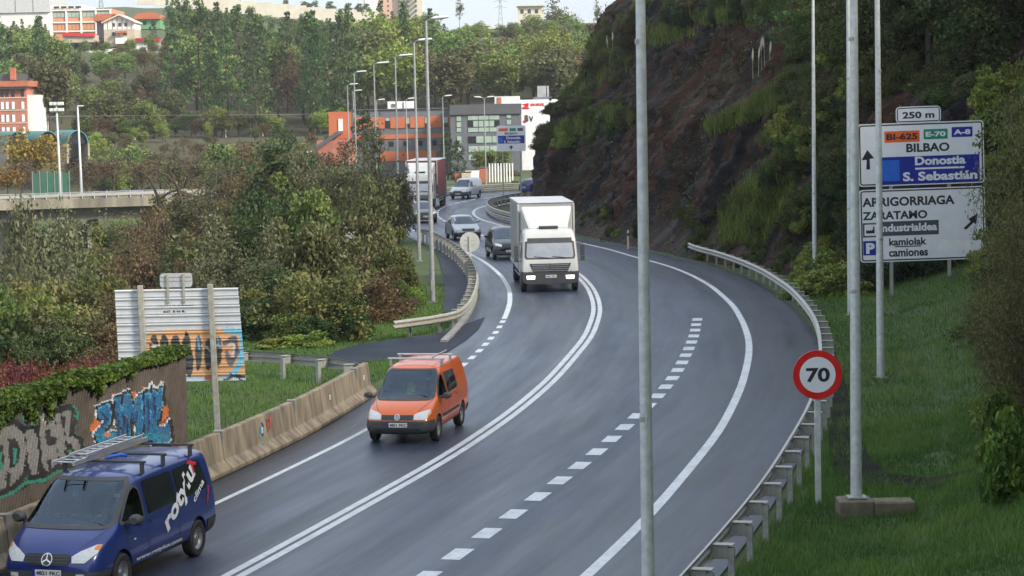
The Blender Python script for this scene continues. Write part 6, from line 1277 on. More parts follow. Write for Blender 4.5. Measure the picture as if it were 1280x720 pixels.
def proto_pine(seed, h=15., r=2.6, leaf='pine', base=.22):
    rng = np.random.default_rng(seed); cs, rs = [], []; z = h*base
    while z < h*.99:
        q = (z-h*base)/(h*(1-base)); R_ = r*(1-q)**.75*(.65+.5*rng.random())+.25; nb = rng.integers(3, 6)
        for i in range(nb):
            a = rng.uniform(0, 6.28); d = R_*rng.uniform(.45, 1); cs.append((math.cos(a)*d, math.sin(a)*d, z+rng.uniform(-.3, .4)+d*.12)); rs.append(rng.uniform(.55, 1.0)*(1.1-.5*q))
        z += rng.uniform(.55, .95)
    cs, rs = np.array(cs), np.array(rs); C, t = clump_leaves(cs, rs, 26, rng, .6); return (leaf_mesh('crown', C, .24, rng, t, 'leaf_'+leaf, aspect=.45), trunk_mesh(h, .2, rng, 8, 'bark', .1, .97, .2))
def proto_broad(seed, h=11., r=3.4, leaf='oak', per=34, n=95, size=.24, z0=.28, bark='bark', rr=(.7, 1.25)):
    rng = np.random.default_rng(seed); D = rng.normal(size=(n, 3)); D /= np.linalg.norm(D, axis=1)[:, None]; q = rng.uniform(.45, 1, n)[:, None]; hz = h*(1-z0)/2
    lump = 1+.28*np.sin(D[:, :1]*3+seed)+.22*np.sin(D[:, 1:2]*4+seed*2); cs = D*q*np.array([r, r, hz])*lump*.85+np.array([0, 0, h*z0+hz]); rs = rng.uniform(*rr, n)*(r/3.4)
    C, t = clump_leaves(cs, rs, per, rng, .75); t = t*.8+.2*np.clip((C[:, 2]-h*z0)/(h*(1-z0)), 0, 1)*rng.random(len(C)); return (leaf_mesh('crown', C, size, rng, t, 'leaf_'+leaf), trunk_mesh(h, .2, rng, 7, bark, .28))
def proto_bush(seed, leaf, n=75, per=190, size=.030, h=1.0, r=.62, rr=(.13, .24), stems=14, twig='twig', zmin=.1, spiky=0):
    """unit bush, about 1 m high; scaled per copy"""
    rng = np.random.default_rng(seed); D = rng.normal(size=(n, 3)); D[:, 2] = np.abs(D[:, 2]); D /= np.linalg.norm(D, axis=1)[:, None]
    q = rng.uniform(.35, 1, n)[:, None]; lump = 1+.25*np.sin(D[:, :1]*4+seed)+.2*np.cos(D[:, 1:2]*5+seed*3); cs = D*q*np.array([r, r, .82*h])*lump; cs[:, 2] = np.maximum(cs[:, 2], zmin*h*rng.random(n)+.05)
    rs = rng.uniform(*rr, n); C, t = clump_leaves(cs, rs, per, rng, .85, .2)
    if spiky: C[:, 2] += spiky*np.abs(rng.normal(size=len(C)))*.1
    b = MB()
    for i in rng.choice(n, stems, replace=False): p = cs[i]; b.tube([(p[0]*.08, p[1]*.08, -.15),(p[0]*.45, p[1]*.45, p[2]*.6),(p[0]*1.05, p[1]*1.05, p[2]*1.06)], [.016, .010, .003], 4)
    return (leaf_mesh('foliage', C, size, rng, t, 'leaf_'+leaf, aspect=.5), b.mesh('stem', MT[twig]))
def proto_bare(seed, h=6., leaf='brown', nl=1500, twig='bark', size=.06, spread=.55):
    rng = np.random.default_rng(seed); b = MB(); tips = []
    def grow(p, d, L_, r, lev):
        q = p+d*L_*.5+rng.normal(size=3)*L_*.05; e = p+d*L_+rng.normal(size=3)*L_*.08; b.tube([p, q, e], [r, r*.8, r*.55], 6 if lev < 2 else 4, cap=False)
        if lev >= 5: tips.append(e); return
        for i in range(rng.integers(2, 4)):
            dd = d+rng.normal(size=3)*spread; dd[2] += .12; dd /= np.linalg.norm(dd); grow(e, dd, L_*rng.uniform(.62, .85), r*.58, lev+1)
        if lev > 1: tips.append(e)
    grow(np.array([0, 0, -.3]), np.array([.03, 0, 1.]), h*.27, h*.03, 0); tips = np.array(tips); C = tips[rng.integers(0, len(tips), nl)]+rng.normal(size=(nl, 3))*h*.035
    return (leaf_mesh('crown', C, size*h/6, rng, rng.random(nl), 'leaf_'+leaf), b.mesh('trunk', MT[twig], smooth=True))
def place(pr, name, label, cat, loc, sc, rz=None, group=None, names=('crown', 'trunk'), tilt=0):
    t = thing(name, label, cat, loc, random.uniform(0, 6.28) if rz is None else rz, group); t.scale = sc if hasattr(sc, '__len__') else (sc, sc, sc); t.rotation_euler.x = tilt
    for nm, me in zip(names, pr): link(nm, me, t)
    return t
PINES = [proto_pine(s, 15, 2.5+.3*(s % 3)) for s in (1, 2, 3, 4)]; OAKS = [proto_broad(s, 11, 3.5, 'oak') for s in (11, 12, 13)]; LIMES = [proto_broad(s, 11, 3.2, 'lime') for s in (21, 22)]; BROWNS = [proto_broad(s, 9, 3.2, 'brown', 22, 80, .18) for s in (31,)]; OLIV = [proto_broad(s, 10, 3.0, 'olive') for s in (41, 42)]
CEDAR = [proto_pine(7, 9, 3.0, 'dark', .05)]; EUCA = [proto_broad(51, 16, 3.2, 'olive', 22, 60, .26, .35, 'bark_pale', (.7, 1.1))]; YEL = [proto_broad(61, 8, 3, 'amber', 30, 80, .2)]
# wood on the far hill
rng = np.random.default_rng(5); spots = []
for Y in np.arange(342, 552, 9):
    step = 7.4/Y*FPX; px = -25+rng.uniform(0, step)
    while px < 775:
        y = Y+rng.uniform(-3, 3); ok = True
        if (60 < px < 225 and Y > 478) or (px < 225 and Y > 505): ok = False            # open slope under the field
        if ok: spots.append((px+rng.uniform(-.3, .3)*step, y))
        px += step
KINDS = {'pine': (PINES, 'pine_tree', 'dark green pine in the wood on the far hill', 'pines of the far wood'), 'oak': (OAKS, 'broadleaf_tree', 'mid green leafy tree in the wood on the far hill', 'leafy trees of the far wood'), 'lime': (LIMES, 'broadleaf_tree', 'pale green leafy tree in the wood on the far hill', 'pale trees of the far wood'), 'olive': (OLIV, 'broadleaf_tree', 'greyish green leafy tree in the wood on the far hill', 'greyish trees of the far wood'), 'brown': (BROWNS, 'broadleaf_tree', 'brown autumn tree in the wood on the far hill', 'brown trees of the far wood')}
cnt = {}
for px, Y in spots:
    u_ = rng.random()
    if px < 110: k_ = 'pine' if u_ < .45 else 'oak' if u_ < .75 else 'olive'
    elif px < 215: k_ = 'brown' if u_ < .4 else 'olive' if u_ < .7 else 'oak'
    elif px < 450: k_ = 'pine' if u_ < .80 else 'lime' if u_ < .86 else 'oak' if u_ < .95 else 'brown'
    elif px < 545: k_ = 'pine' if u_ < .35 else 'lime' if u_ < .6 else 'oak' if u_ < .85 else 'olive'
    else: k_ = 'oak' if u_ < .42 else 'olive' if u_ < .72 else 'lime' if u_ < .88 else 'brown'
    pr, nm, lab, grp = KINDS[k_]; x = (px-640)/FPX*Y; z = gz(x, Y); s_ = rng.uniform(.95, 1.4)
    lim = 24 if px < 215 else 10 if px < 330 else 26 if px < 470 else 14 if px < 545 else 38 if px < 660 else 30      # crowns stay below the skyline of the photograph
    ztop = CAM_H-(lim+rng.uniform(0, 16)-137+.02*(px-640))/FPX*Y; smx = 1.8; hh = {'pine': 15, 'oak': 11, 'lime': 11, 'olive': 10, 'brown': 9}[k_]; s_ = min(s_, max(.35, (ztop-z)/hh)) if Y < 515 else min(smx, max(.35, (ztop-z)/hh))
    if 75 <= px < 218: s_ *= .58 if Y < 440 else .36
    if cnt.setdefault(k_, 0) >= 290: continue
    cnt[k_] += 1; zone = 'behind the apartment block' if px < 75 else 'below the hillside houses' if px < 220 else 'left of the street lamps' if px < 430 else 'above the orange office' if px < 565 else 'above the grey office'; row = 'front edge' if Y < 385 else 'upper part' if Y > 470 else 'middle'
    lab = lab.replace('in the wood on the far hill', 'in the %s of the wood %s' % (row, zone)); place(pr[rng.integers(0, len(pr))], nm, lab, 'tree', (x, Y, z-.3), (s_*rng.uniform(.8, 1.05), s_*rng.uniform(.8, 1.05), s_*rng.uniform(1.02, 1.2)) if k_ == 'pine' else (s_*rng.uniform(1.0, 1.35), s_*rng.uniform(1.0, 1.35), s_*rng.uniform(.92, 1.1)), None, grp)
# skyline trees and single trees near the far buildings
def tree_px(pr, px, ybase, ytop, Y, hh, name, label, wk=1.0, group=None, ground=False):
    b, t_ = P(px, ybase, Y), P(px, ytop, Y); z0 = gz(b.x, Y)-.2 if ground else b.z; s_ = (t_.z-z0)/hh; place(pr, name, label, 'tree', (b.x, Y, z0), (s_*wk, s_*wk, s_), None, group)
for px, yb, yt, Y, pr, hh, nm, lab, wk in ((575,40,-4,600,EUCA[0],16,'eucalyptus_tree','airy tree standing alone against the sky left of the pylon',.75),(694,75,-6,560,EUCA[0],16,'eucalyptus_tree','tallest grey green tree on the skyline near the cliff',1.15),(668,72,14,555,OAKS[0],11,'broadleaf_tree','rounded skyline tree left of the tallest one',1.2),(712,78,12,560,OAKS[1],11,'broadleaf_tree','dark skyline tree right of the tallest one',1.2),(747,50,-2,420,EUCA[0],16,'eucalyptus_tree','thin pale tree against the sky at the cliff top',.6),(210,40,-2,560,PINES[0],15,'pine_tree','dark pine beside the chalet with the clay roof',.9),(192,52,26,545,CEDAR[0],9,'cedar_tree','dark small conifer right of the white house',.9),
    (456,232,139,262,CEDAR[0],9,'cedar_tree','dark green cedar before the orange office end wall',.95),(560,228,166,258,CEDAR[0],9,'cedar_tree','dark conifer at the corner of the orange office',.85),(573,226,176,256,CEDAR[0],9,'cedar_tree','smaller dark conifer before the grey office',.9),(612,226,182,254,OAKS[2],11,'broadleaf_tree','clipped leafy tree under the far direction sign',.85),(630,224,180,252,OAKS[0],11,'broadleaf_tree','leafy tree beside the cliff foot before the grey office',.85),(600,224,186,253,OAKS[1],11,'broadleaf_tree','low leafy tree left of the clipped one before the grey office',.8),
    (45,246,160,262,YEL[0],8,'broadleaf_tree','yellow leaved tree left of the floodlight mast',1.1),(10,250,208,240,YEL[0],8,'broadleaf_tree','golden bush-like tree at the left edge above the bridge',1.2),(28,250,196,252,BROWNS[0],9,'broadleaf_tree','brown tree behind the golden tree above the bridge',1.2)): tree_px(pr, px, yb, yt, Y, hh, nm, lab, wk)
for i, (px, yt) in enumerate(((108,192),(125,196),(142,190),(160,188),(178,192),(222,200),(240,196),(262,205),(285,200),(305,190),(325,186),(345,180),(365,178),(385,186))):
    tree_px((BROWNS[0], OLIV[0], BROWNS[0], OAKS[1])[i % 4], px, 248, yt, 268+rng.uniform(-8, 20), 9.5, 'scrub_tree', 'brownish scrub tree behind the bridge and the sports ground', 1.25, 'scrub trees behind the bridge')
for i in range(105):
    px = rng.uniform(95, 430); yq = rng.uniform(268, 336); tree_px((BROWNS[0], OLIV[1], LIMES[0], OLIV[0], BROWNS[0])[i % 5], px, 190, 232-(yq-268)*1.0+rng.uniform(-14, 8), yq, 9.5, 'scrub_tree', 'small scrub tree on the bank below the pale posts', 1.2, 'scrub trees below the posts', True)
for i in range(30):
    px = rng.uniform(100, 222); Y = rng.uniform(385, 525); x = (px-640)/FPX*Y; s_ = rng.uniform(.25, .5); place((BROWNS[0], OLIV[0], OAKS[2])[i % 3], 'hill_shrub', 'shrub on the open slope below the hillside field', 'shrub', (x, Y, gz(x, Y)-.2), s_, None, 'shrubs on the open slope')
for i in range(34):
    px = rng.uniform(300, 470) if i < 24 else rng.uniform(525, 575); Y = rng.uniform(705, 760); x = (px-640)/FPX*Y; tree_px(PINES[i % 4] if i % 3 else OAKS[0], px, 60, (-2 if px < 430 else 4 if px < 480 else 22)+rng.uniform(0, 8), Y, 15, 'skyline_tree', 'dark tree of the skyline belt behind the cream wall', 1.5, 'skyline tree belt')
for i in range(46):
    px = rng.uniform(105, 440); Y = rng.uniform(338, 350); x = (px-640)/FPX*Y; s_ = rng.uniform(.28, .5); place((OLIV[0], BROWNS[0], LIMES[1], OAKS[1])[i % 4], 'wood_edge_shrub', 'low shrub along the lower edge of the far wood', 'shrub', (x, Y, gz(x, Y)-.4), (s_*1.3, s_*1.3, s_), None, 'shrubs along the wood edge')
# palm
pb = P(236, 26, 560); pm = thing('palm_tree', 'feathery palm tree above the wooded hill', 'tree', tuple(pb)); MB().tube([(0,0,-4),(0,0,2.2)], [.3,.25], 8).build('trunk', MT['bark'], pm)
fb_ = MB()
for i in range(34):
    a = rng.uniform(0, 6.28); el_ = rng.uniform(-.2, 1.3); L_ = rng.uniform(1.8, 2.6); pts = [(math.cos(a)*L_*q*math.cos(el_), math.sin(a)*L_*q*math.cos(el_), 2.1+L_*q*math.sin(el_)-1.1*q*q) for q in (0, .35, .7, 1)]; sd_ = Vector((-math.sin(a), math.cos(a), 0))
    fb_.add([Vector(p)+sd_*w_*s for p, w_ in zip(pts, (.05,.32,.28,.03)) for s in (-1, 1)], [(k_*2, k_*2+1, k_*2+3, k_*2+2) for k_ in range(3)])
fr = fb_.build('frond', MT['leaf_lime'], pm, fix=False); fr['kind'] = 'stuff'

# ------------------------------------------------------------------ shrubs on the left of the road
BU = {k_: [proto_bush(100+i*7+hash_, k_) for i in range(2)] for hash_, k_ in enumerate(('olive', 'dark', 'mixed'))}
BU['silver'] = [proto_bush(150+i, 'silver', size=.024, per=210, spiky=1.0) for i in range(2)]; BU['yellow'] = [proto_bush(160+i, 'yellow', n=60, per=150, size=.030) for i in range(2)]; BU['brown'] = [proto_bush(170+i, 'brown', n=75, per=110, size=.024, stems=50) for i in range(2)]; BU['red'] = [proto_bush(180, 'redtwig', n=70, per=90, size=.024, stems=60, twig='twig_red', spiky=1.0)]; BU['lime'] = [proto_bush(185, 'lime', size=.04)]; BU['blossom'] = [proto_bush(190, 'blossom', n=14, per=26, size=.022, r=.4, rr=(.05,.1), stems=6)]
BNAME = {'olive': ('willow_shrub', 'dull olive green willow shrub'), 'dark': ('evergreen_shrub', 'dark evergreen shrub'), 'mixed': ('leafy_shrub', 'mixed green shrub with some yellow leaves'), 'silver': ('silver_shrub', 'silvery pale green shrub'), 'yellow': ('autumn_shrub', 'yellow green autumn shrub'), 'brown': ('bare_shrub', 'brown twiggy shrub'), 'red': ('dogwood_shrub', 'red stemmed dogwood shrub'), 'lime': ('weed_clump', 'bright green leafy weed clump')}
def bush(kind, px, ytop, Y, w, label=None, group=None, h=None, zb=None):
    t_ = P(px, ytop, Y); z0 = gz(t_.x, Y)-.1 if zb is None else zb; hh = max(.4, t_.z-z0) if h is None else h; nm, lb = BNAME[kind]
    return place(BU[kind][random.randrange(len(BU[kind]))], nm, label or lb+' in the thicket left of the road', 'shrub', (t_.x, Y, z0), (w/1.25, w/1.25, hh), None, group or (lb.split(' with')[0]+'s of the left thicket'), ('foliage', 'stem'))
def ramp(x, pts): return float(np.interp(x, [p[0] for p in pts], [p[1] for p in pts]))
for Y, yt_pts, x0, x1, step_m in ((96,[(230,300),(330,262),(420,250),(520,258)],225,478,2.6),(108,[(215,290),(300,236),(420,226),(520,240)],190,480,2.8),(122,[(150,330),(240,262),(330,212),(430,204),(500,215)],150,482,3.1),(138,[(130,330),(230,250),(330,198),(430,192),(490,205)],130,474,3.3),(156,[(120,320),(230,246),(330,190),(430,188),(480,200)],120,462,3.6),(176,[(120,320),(240,244),(340,186),(440,190)],120,448,3.8),(200,[(120,318),(240,240),(340,182),(440,192)],125,432,4.2),(226,[(230,232),(340,182),(430,190)],225,432,4.5)):
    st_ = step_m/Y*FPX; px = x0
    while px < x1:
        u_ = rng.random()
        if px < 235: k_ = 'brown' if u_ < .55 else 'olive' if u_ < .75 else 'mixed'
        elif px < 340: k_ = 'dark' if u_ < .3 else 'olive' if u_ < .6 else 'silver' if u_ < .75 else 'mixed' if u_ < .9 else 'brown'
        else: k_ = 'olive' if u_ < .50 else 'mixed' if u_ < .68 else 'dark' if u_ < .78 else 'brown' if u_ < .83 else 'silver'
        bush(k_, px+rng.uniform(-.25, .25)*st_, ramp(px, yt_pts)+rng.uniform(-22, 16), Y+rng.uniform(-4, 4), step_m*rng.uniform(1.15, 1.7)); px += st_
# front row, one by one
bush('yellow', 402, 322, 78, 3.6, 'yellow green small tree at the front of the left thicket', 'front of the thicket'); bush('yellow', 372, 348, 80, 2.6, 'yellow tinged shrub left of the yellow green small tree', 'front of the thicket'); bush('brown', 452, 326, 84, 3.4, 'brown leafed bush right of the yellow green small tree', 'front of the thicket'); bush('brown', 482, 344, 87, 2.6, 'smaller brown bush beside the grass slope', 'front of the thicket')
bush('dark', 345, 330, 82, 3.2, 'dark evergreen shrub behind the tall sign corner', 'front of the thicket'); bush('dark', 430, 372, 77.5, 2.2, 'low dark shrub at the edge of the grass', 'front of the thicket'); bush('mixed', 490, 290, 95, 2.4, 'tall mixed shrub nearest the footpath', 'front of the thicket'); bush('mixed', 482, 338, 90, 2.0, 'leafy shrub above the grass slope near the footpath', 'front of the thicket'); bush('lime', 355, 418, 76.5, 2.4, 'bright green weeds along the small guardrail', 'front of the thicket'); bush('lime', 385, 415, 75.5, 2.0, 'bright green weeds right of the small guardrail posts', 'front of the thicket'); bush('lime', 514, 356, 93, 1.2, 'bright green weeds beside the footpath lamp', 'front of the thicket')
bush('silver', 285, 290, 88, 3.8, 'large silvery shrub above the tall sign', 'front of the thicket'); bush('silver', 248, 322, 84, 2.6, 'silvery shrub behind the top plate of the tall sign', 'front of the thicket'); bush('silver', 322, 306, 86, 2.6, 'silvery shrub right of the tall sign', 'front of the thicket'); bush('mixed', 315, 352, 80, 2.6, 'green shrub beside the tall sign edge', 'front of the thicket'); bush('dark', 300, 372, 78, 2.4, 'dark shrub low behind the tall sign', 'front of the thicket')
bush('olive', 205, 340, 82, 3.4, 'olive shrub behind the left half of the tall sign', 'front of the thicket'); bush('brown', 160, 330, 84, 3.6, 'brown shrub left of the tall sign', 'front of the thicket'); bush('mixed', 365, 385, 77, 2.2, 'green shrub before the yellow tinged one', 'front of the thicket'); bush('dark', 402, 392, 76.6, 2.0, 'shaded low shrub under the yellow green small tree', 'front of the thicket')
bl_ = P(437, 282, 96); place(BU['blossom'][0], 'flowering_shrub', 'sprig of pale blossom in the left thicket', 'shrub', (bl_.x, 96, bl_.z-.6), (.9, .9, .8), None, None, ('blossom', 'stem'))
# lower left: willows, thicket behind the wall
for k_, px, yt, Y, w, lab in (('silver',38,262,104,6.0,'large silvery willow in front of the bridge'),('silver',95,300,100,4.6,'silvery willow right of the large one'),('yellow',80,320,92,4.2,'yellowish shrub below the silvery willows'),('silver',8,295,96,4.4,'silvery willow at the left picture edge'),('mixed',120,330,92,3.6,'green yellow shrub below the bridge pier'),('olive',60,350,84,4.4,'olive shrub in the lower left thicket'),('yellow',115,362,82,3.6,'yellowish shrub left of the tall sign'),('mixed',15,345,84,4.0,'mixed shrub low at the left edge'),('olive',-15,320,92,4,'olive shrub cut by the left picture edge'),('brown',140,378,74,3.2,'brown shrub at the tall sign corner'),('olive',100,385,74,3.4,'olive shrub above the red thicket'),('mixed',50,392,72,3.6,'mixed shrub above the dark juniper'),('olive',0,388,72,3.6,'olive shrub at the left edge above the juniper'),('dark',28,414,66,3.0,'dark low juniper above the red thicket'),('dark',70,420,66,2.6,'dark low juniper beside the red thicket'),('dark',-4,418,66,2.4,'dark juniper at the left edge'),('brown',128,424,66,2.6,'brown twigs left of the tall sign post')): bush(k_, px, yt, Y, w, lab, 'lower left thicket')
for i in range(16):
    px = rng.uniform(20, 215); Y = rng.uniform(120, 185); bush(('olive', 'brown', 'mixed', 'brown')[i % 4], px, 296+rng.uniform(-6, 24), Y, rng.uniform(3.5, 5.5), 'shrub in the hollow below the bridge', 'shrubs below the bridge')
for i in range(12): bush(('dark', 'mixed', 'olive')[i % 3], -5+i*19, 281+rng.uniform(-3, 8), 212+rng.uniform(-3, 6), 6.5, 'dark shrub in the shade behind the bridge pier', 'shrubs behind the bridge pier')
for i in range(13): bush('red', -12+i*12.5, 441+rng.uniform(-4, 8), 60+rng.uniform(-3, 3), 2.0, 'red stemmed dogwood shrub behind the ivy wall', 'red thicket behind the wall')
BARE = [proto_bare(201, 7.5, 'brown', 260), proto_bare(202, 6, 'olive', 1800)]
for px, yt, Y, pr, hh, lab, wk in ((205,158,150,BARE[0],7.2,'bare dark branched tree above the bridge end',1.15),(262,182,160,BARE[0],7.2,'smaller bare tree right of the dark branched one',1.2),(165,232,150,BARE[1],6,'thin twiggy tree in front of the bridge deck',1.1),(305,172,175,BARE[1],6,'twiggy tree above the left thicket',1.2),(232,205,140,BARE[1],6,'twiggy tree beside the bare dark branched one',1.1)):
    t_ = P(px, yt, Y); z0 = gz(t_.x, Y)-.2; s_ = (t_.z-z0)/hh; place(pr, 'bare_tree', lab, 'tree', (t_.x, Y, z0), (s_*wk, s_*wk, s_))
t_ = P(345, 186, 132); place(CEDAR[0], 'evergreen_tree', 'dark evergreen tree rising over the left thicket', 'tree', (t_.x, 132, gz(t_.x, 132)), (.75, .75, (t_.z-gz(t_.x, 132))/9))

# ------------------------------------------------------------------ right hand bank
def on_bank(kind, px, Y, w, h, label, group, zoff=0):
    x = (px-640)/FPX*Y; z = gz(x, Y)-.1; nm, lb = BNAME[kind]; return place(BU[kind][random.randrange(len(BU[kind]))], nm, label, 'shrub', (x, Y, z+zoff), (w/1.25, w/1.25, h), None, group, ('foliage', 'stem'))
MIX = [proto_broad(s, 8, 3.0, 'mixed', 150, 95, .085, .12, 'bark', (.55, 1.0)) for s in (301, 302, 303)]
for i, (px, Y, s_) in enumerate(((1030,112,.9),(1075,106,1.0),(1120,103,1.05),(1165,101,1.0),(1210,99,1.1),(1255,97,1.0),(1310,97,1.0),(1050,124,1.3),(1105,120,1.4),(1155,118,1.35),(1205,116,1.4),(1260,112,1.45),(1300,110,1.3),(1375,84,.95),(1390,80,1.05),(1375,74,1.0),(1480,66,.8),(1540,60,.9),(1010,128,1.2),(1600,56,1.0),(1400,90,1.2),(1580,70,1.3),(1640,52,1.25),(1720,40,1.3),(1680,60,1.4))):
    x = (px-640)/FPX*Y; zc_ = gz(x, Y); h_ = _bc.ray_cast(Vector((x, Y, 60)), Vector((0, 0, -1))); zc_ = max(zc_, h_[0].z) if h_[0] is not None else zc_
    place(MIX[i % 3], 'bank_tree', 'dense leafy tree '+('out of view on the near right hand bank' if Y < 70 else 'behind the big direction sign' if Y < 108 else 'high behind the big direction sign'), 'tree', (x, Y, zc_-.5), (s_, s_, s_*random.uniform(.9, 1.15)), None, 'trees on the right bank')  # trees past the right frame edge partly added to shade the verge grass
for i in range(40):
    px = rng.uniform(1005, 1290); Y = rng.uniform(90, 102) if px < 1240 else rng.uniform(66, 90); on_bank(('mixed', 'dark', 'mixed', 'lime')[i % 4], px, Y, rng.uniform(1.5, 3.0), rng.uniform(.8, 2.2), 'bushy undergrowth shrub at the foot of the right bank', 'undergrowth of the right bank')
# overhanging autumn tree at the right edge
def proto_autumn(seed):
    rng_ = np.random.default_rng(seed); b = MB(); C = []
    def br_(p, d, L_, r, lev):
        pts = [p]; q = p.copy(); dd = d.copy()
        for s in range(4): dd = dd+rng_.normal(size=3)*.16; dd[2] -= .03*lev; dd /= np.linalg.norm(dd); q = q+dd*L_/4; pts.append(q.copy())
        b.tube(pts, [r, r*.85, r*.7, r*.5, r*.3], 5, cap=False)
        if lev >= 2:
            for s in pts[1:]:
                for _ in range(4): C.append(s+rng_.normal(size=3)*.15)
        if lev >= 3: return
        for s in pts[1:]:
            for _ in range(2 if lev < 2 else 2): e = dd*.4+rng_.normal(size=3)*.62; e[2] += .15; e /= np.linalg.norm(e); br_(s, e, L_*rng_.uniform(.5, .72), r*.5, lev+1)
    for k_ in range(5): a = rng_.uniform(0, 6.28); br_(np.array([0., 0, -.2]), np.array([math.cos(a)*.45, math.sin(a)*.45, 1.]), 4.4, .055, 0)
    C = np.array(C); return (leaf_mesh('crown', C, .062, rng_, rng_.random(len(C))**1.3, 'leaf_yellow', aspect=.5), b.mesh('trunk', MT['twig'], smooth=True))
AUT = [proto_autumn(401), proto_autumn(402)]
for i, (px, Y, s_, rz, lab) in enumerate(((1296,50,(.44,.44,.85),.4,'sparse yellowing tree overhanging the right edge of the big sign'),(1312,46,(.32,.32,.7),2.2,'yellow leaved tree at the right picture edge'),(1266,57,(.24,.24,.45),4.0,'thin branched young tree in the right hand grass'),(1322,62,(.45,.45,1.0),1.0,'tall yellowing tree behind the right picture edge'))):
    x = (px-640)/FPX*Y; place(AUT[i % 2], 'autumn_tree', lab, 'tree', (x, Y, gz(x, Y)-.1), s_, rz)
IVYB = proto_bush(420, 'ivy', n=90, per=110, size=.045, rr=(.12,.22)); 
for px, Y, w, h, lab in ((1278,39.6,1.5,2.25,'dark ivy covered bush at the lower right corner'),(1300,43,1.8,2.4,'ivy bush behind the one in the lower right corner')):
    x = (px-640)/FPX*Y; place(IVYB, 'ivy_bush', lab, 'shrub', (x, Y, gz(x, Y)-.15), (w/1.25, w/1.25, h), None, None, ('foliage', 'stem'))

# ------------------------------------------------------------------ cliff cover
def rand_in(poly, n):
    poly = np.array(poly, float); lo_, hi_ = poly.min(0), poly.max(0); out = np.zeros((0, 2))
    while len(out) < n: p = rng.uniform(lo_, hi_, (n*2, 2)); out = np.vstack([out, p[inside(p, poly)]])
    return out[:n]
AREAS = [([(636,238),(642,190),(668,150),(700,105),(735,60),(760,8),(775,-5),(800,-5),(798,70),(770,110),(740,118),(715,150),(690,170),(668,205),(655,245)], 46, 'brownish', 1.4), ([(700,130),(790,120),(790,165),(690,190)], 20, 'mixed', 1.1), ([(800,285),(870,255),(940,240),(1000,190),(1015,345),(940,332),(850,312),(800,318)], 28, 'mixed', 1.1), ([(985,60),(1075,-5),(1075,260),(1010,345),(985,250),(975,150)], 60, 'mixed', 1.9), ([(800,-5),(1000,-5),(990,18),(920,14),(870,30),(820,18)], 26, 'dark', 1.5), ([(655,120),(700,100),(720,130),(680,165)], 14, 'brownish', 1.4), ([(700,285),(790,300),(800,285),(760,262),(720,270)], 12, 'mixed', .7), ([(1000,150),(1070,100),(1070,330),(1010,340)], 30, 'dark', 1.8), ([(1070,-5),(1290,-5),(1290,330),(1235,330),(1235,120),(1075,120)], 70, 'mixed', 2.0)]
ZONES = ['at the left edge of the rock cliff', 'on the middle ledge of the cliff', 'at the foot of the cliff behind the guardrail', 'on the cliff left of the big direction sign', 'along the top of the cliff', 'high on the left shoulder of the cliff', 'low on the cliff beside the truck', 'on the slope beside the thin lamp pole', 'on the bank behind the big direction sign']
for (poly, n, kd, w), zn in zip(AREAS, ZONES):
    for px, py in rand_in(poly, n):
        loc, nrm = hit(px, py)
        if loc is None or loc.y > 330: continue
        u_ = rng.random(); k_ = ('olive', 'brown', 'olive', 'mixed')[rng.integers(0, 4)] if kd == 'brownish' else kd if u_ < .55 else ('mixed', 'olive', 'dark', 'lime')[rng.integers(0, 4)]; s_ = w*rng.uniform(.6, 1.25); nm, lb = BNAME[k_]
        place(BU[k_][random.randrange(len(BU[k_]))], nm, lb+' '+zn, 'shrub', tuple(loc-Vector((0, 0, .25*s_))), (s_/1.2, s_/1.2, s_*rng.uniform(.6, .95)), None, lb.split(' with')[0]+'s on the cliff', ('foliage', 'stem'))
# grass, ferns and creepers on ledges: far too many to count
def blades(pts, h, w, rng_, lean_=.35, nrm=None):
    n = len(pts); a = rng_.uniform(0, 6.28, n); hh = h*(.5+rng_.random(n)); d = np.stack([np.cos(a), np.sin(a), 0*a], 1); tip = pts+d*(lean_*hh*rng_.random(n))[:, None]+np.array([0, 0, 1])*hh[:, None]; s = np.stack([-np.sin(a), np.cos(a), 0*a], 1)*w
    return np.stack([pts-s, pts+s, tip], 1).reshape(-1, 3), np.arange(3*n).reshape(-1, 3)
MT['leaf_grass'] = leaf_mat('grass blades', [(.036,.085,.014),(.095,.18,.028),(.20,.26,.06)], objrand=0, trans=.3); MT['leaf_ledge'] = leaf_mat('ledge grass', [(.07,.10,.02),(.15,.19,.034),(.27,.29,.075)], objrand=0)
LED = [([(880,158),(905,150),(930,138),(960,118),(985,98),(1000,92),(1000,128),(960,140),(920,155),(890,168)], 2600), ([(690,162),(720,148),(760,140),(792,138),(790,158),(740,160),(700,178)], 1500), ([(800,40),(840,30),(870,42),(820,60)], 500), ([(865,20),(910,18),(960,4),(990,2),(985,14),(930,26),(880,30)], 1500), ([(735,55),(760,40),(768,70),(740,82)], 700), ([(900,260),(980,190),(1005,215),(960,300),(900,310)], 2200), ([(690,100),(790,60),(790,90),(700,130)], 500)]
VB, FB, TB = [], [], []; nv = 0
for poly, n in LED:
    pts = []
    for px, py in rand_in(poly, n):
        loc, nrm = hit(px, py, 'cliff')
        if loc is not None: pts.append(tuple(loc-Vector((0, .0, .08))))
    pts = np.repeat(np.array(pts), 4, 0)+rng.normal(size=(len(pts)*4, 3))*.10; v, f = blades(pts, .55, .022, rng, .8); VB.append(v); FB.append(f+nv); nv += len(v); TB.append(rng.random(len(f)))
props(link('ledge_grass', np_mesh('ledge_grass', np.vstack(VB), np.vstack(FB), MT['leaf_ledge'], False, {'tint': ('FACE', 'FLOAT', np.concatenate(TB))})), 'yellow green grass growing on the ledges of the cliff', 'grass', None, 'stuff')
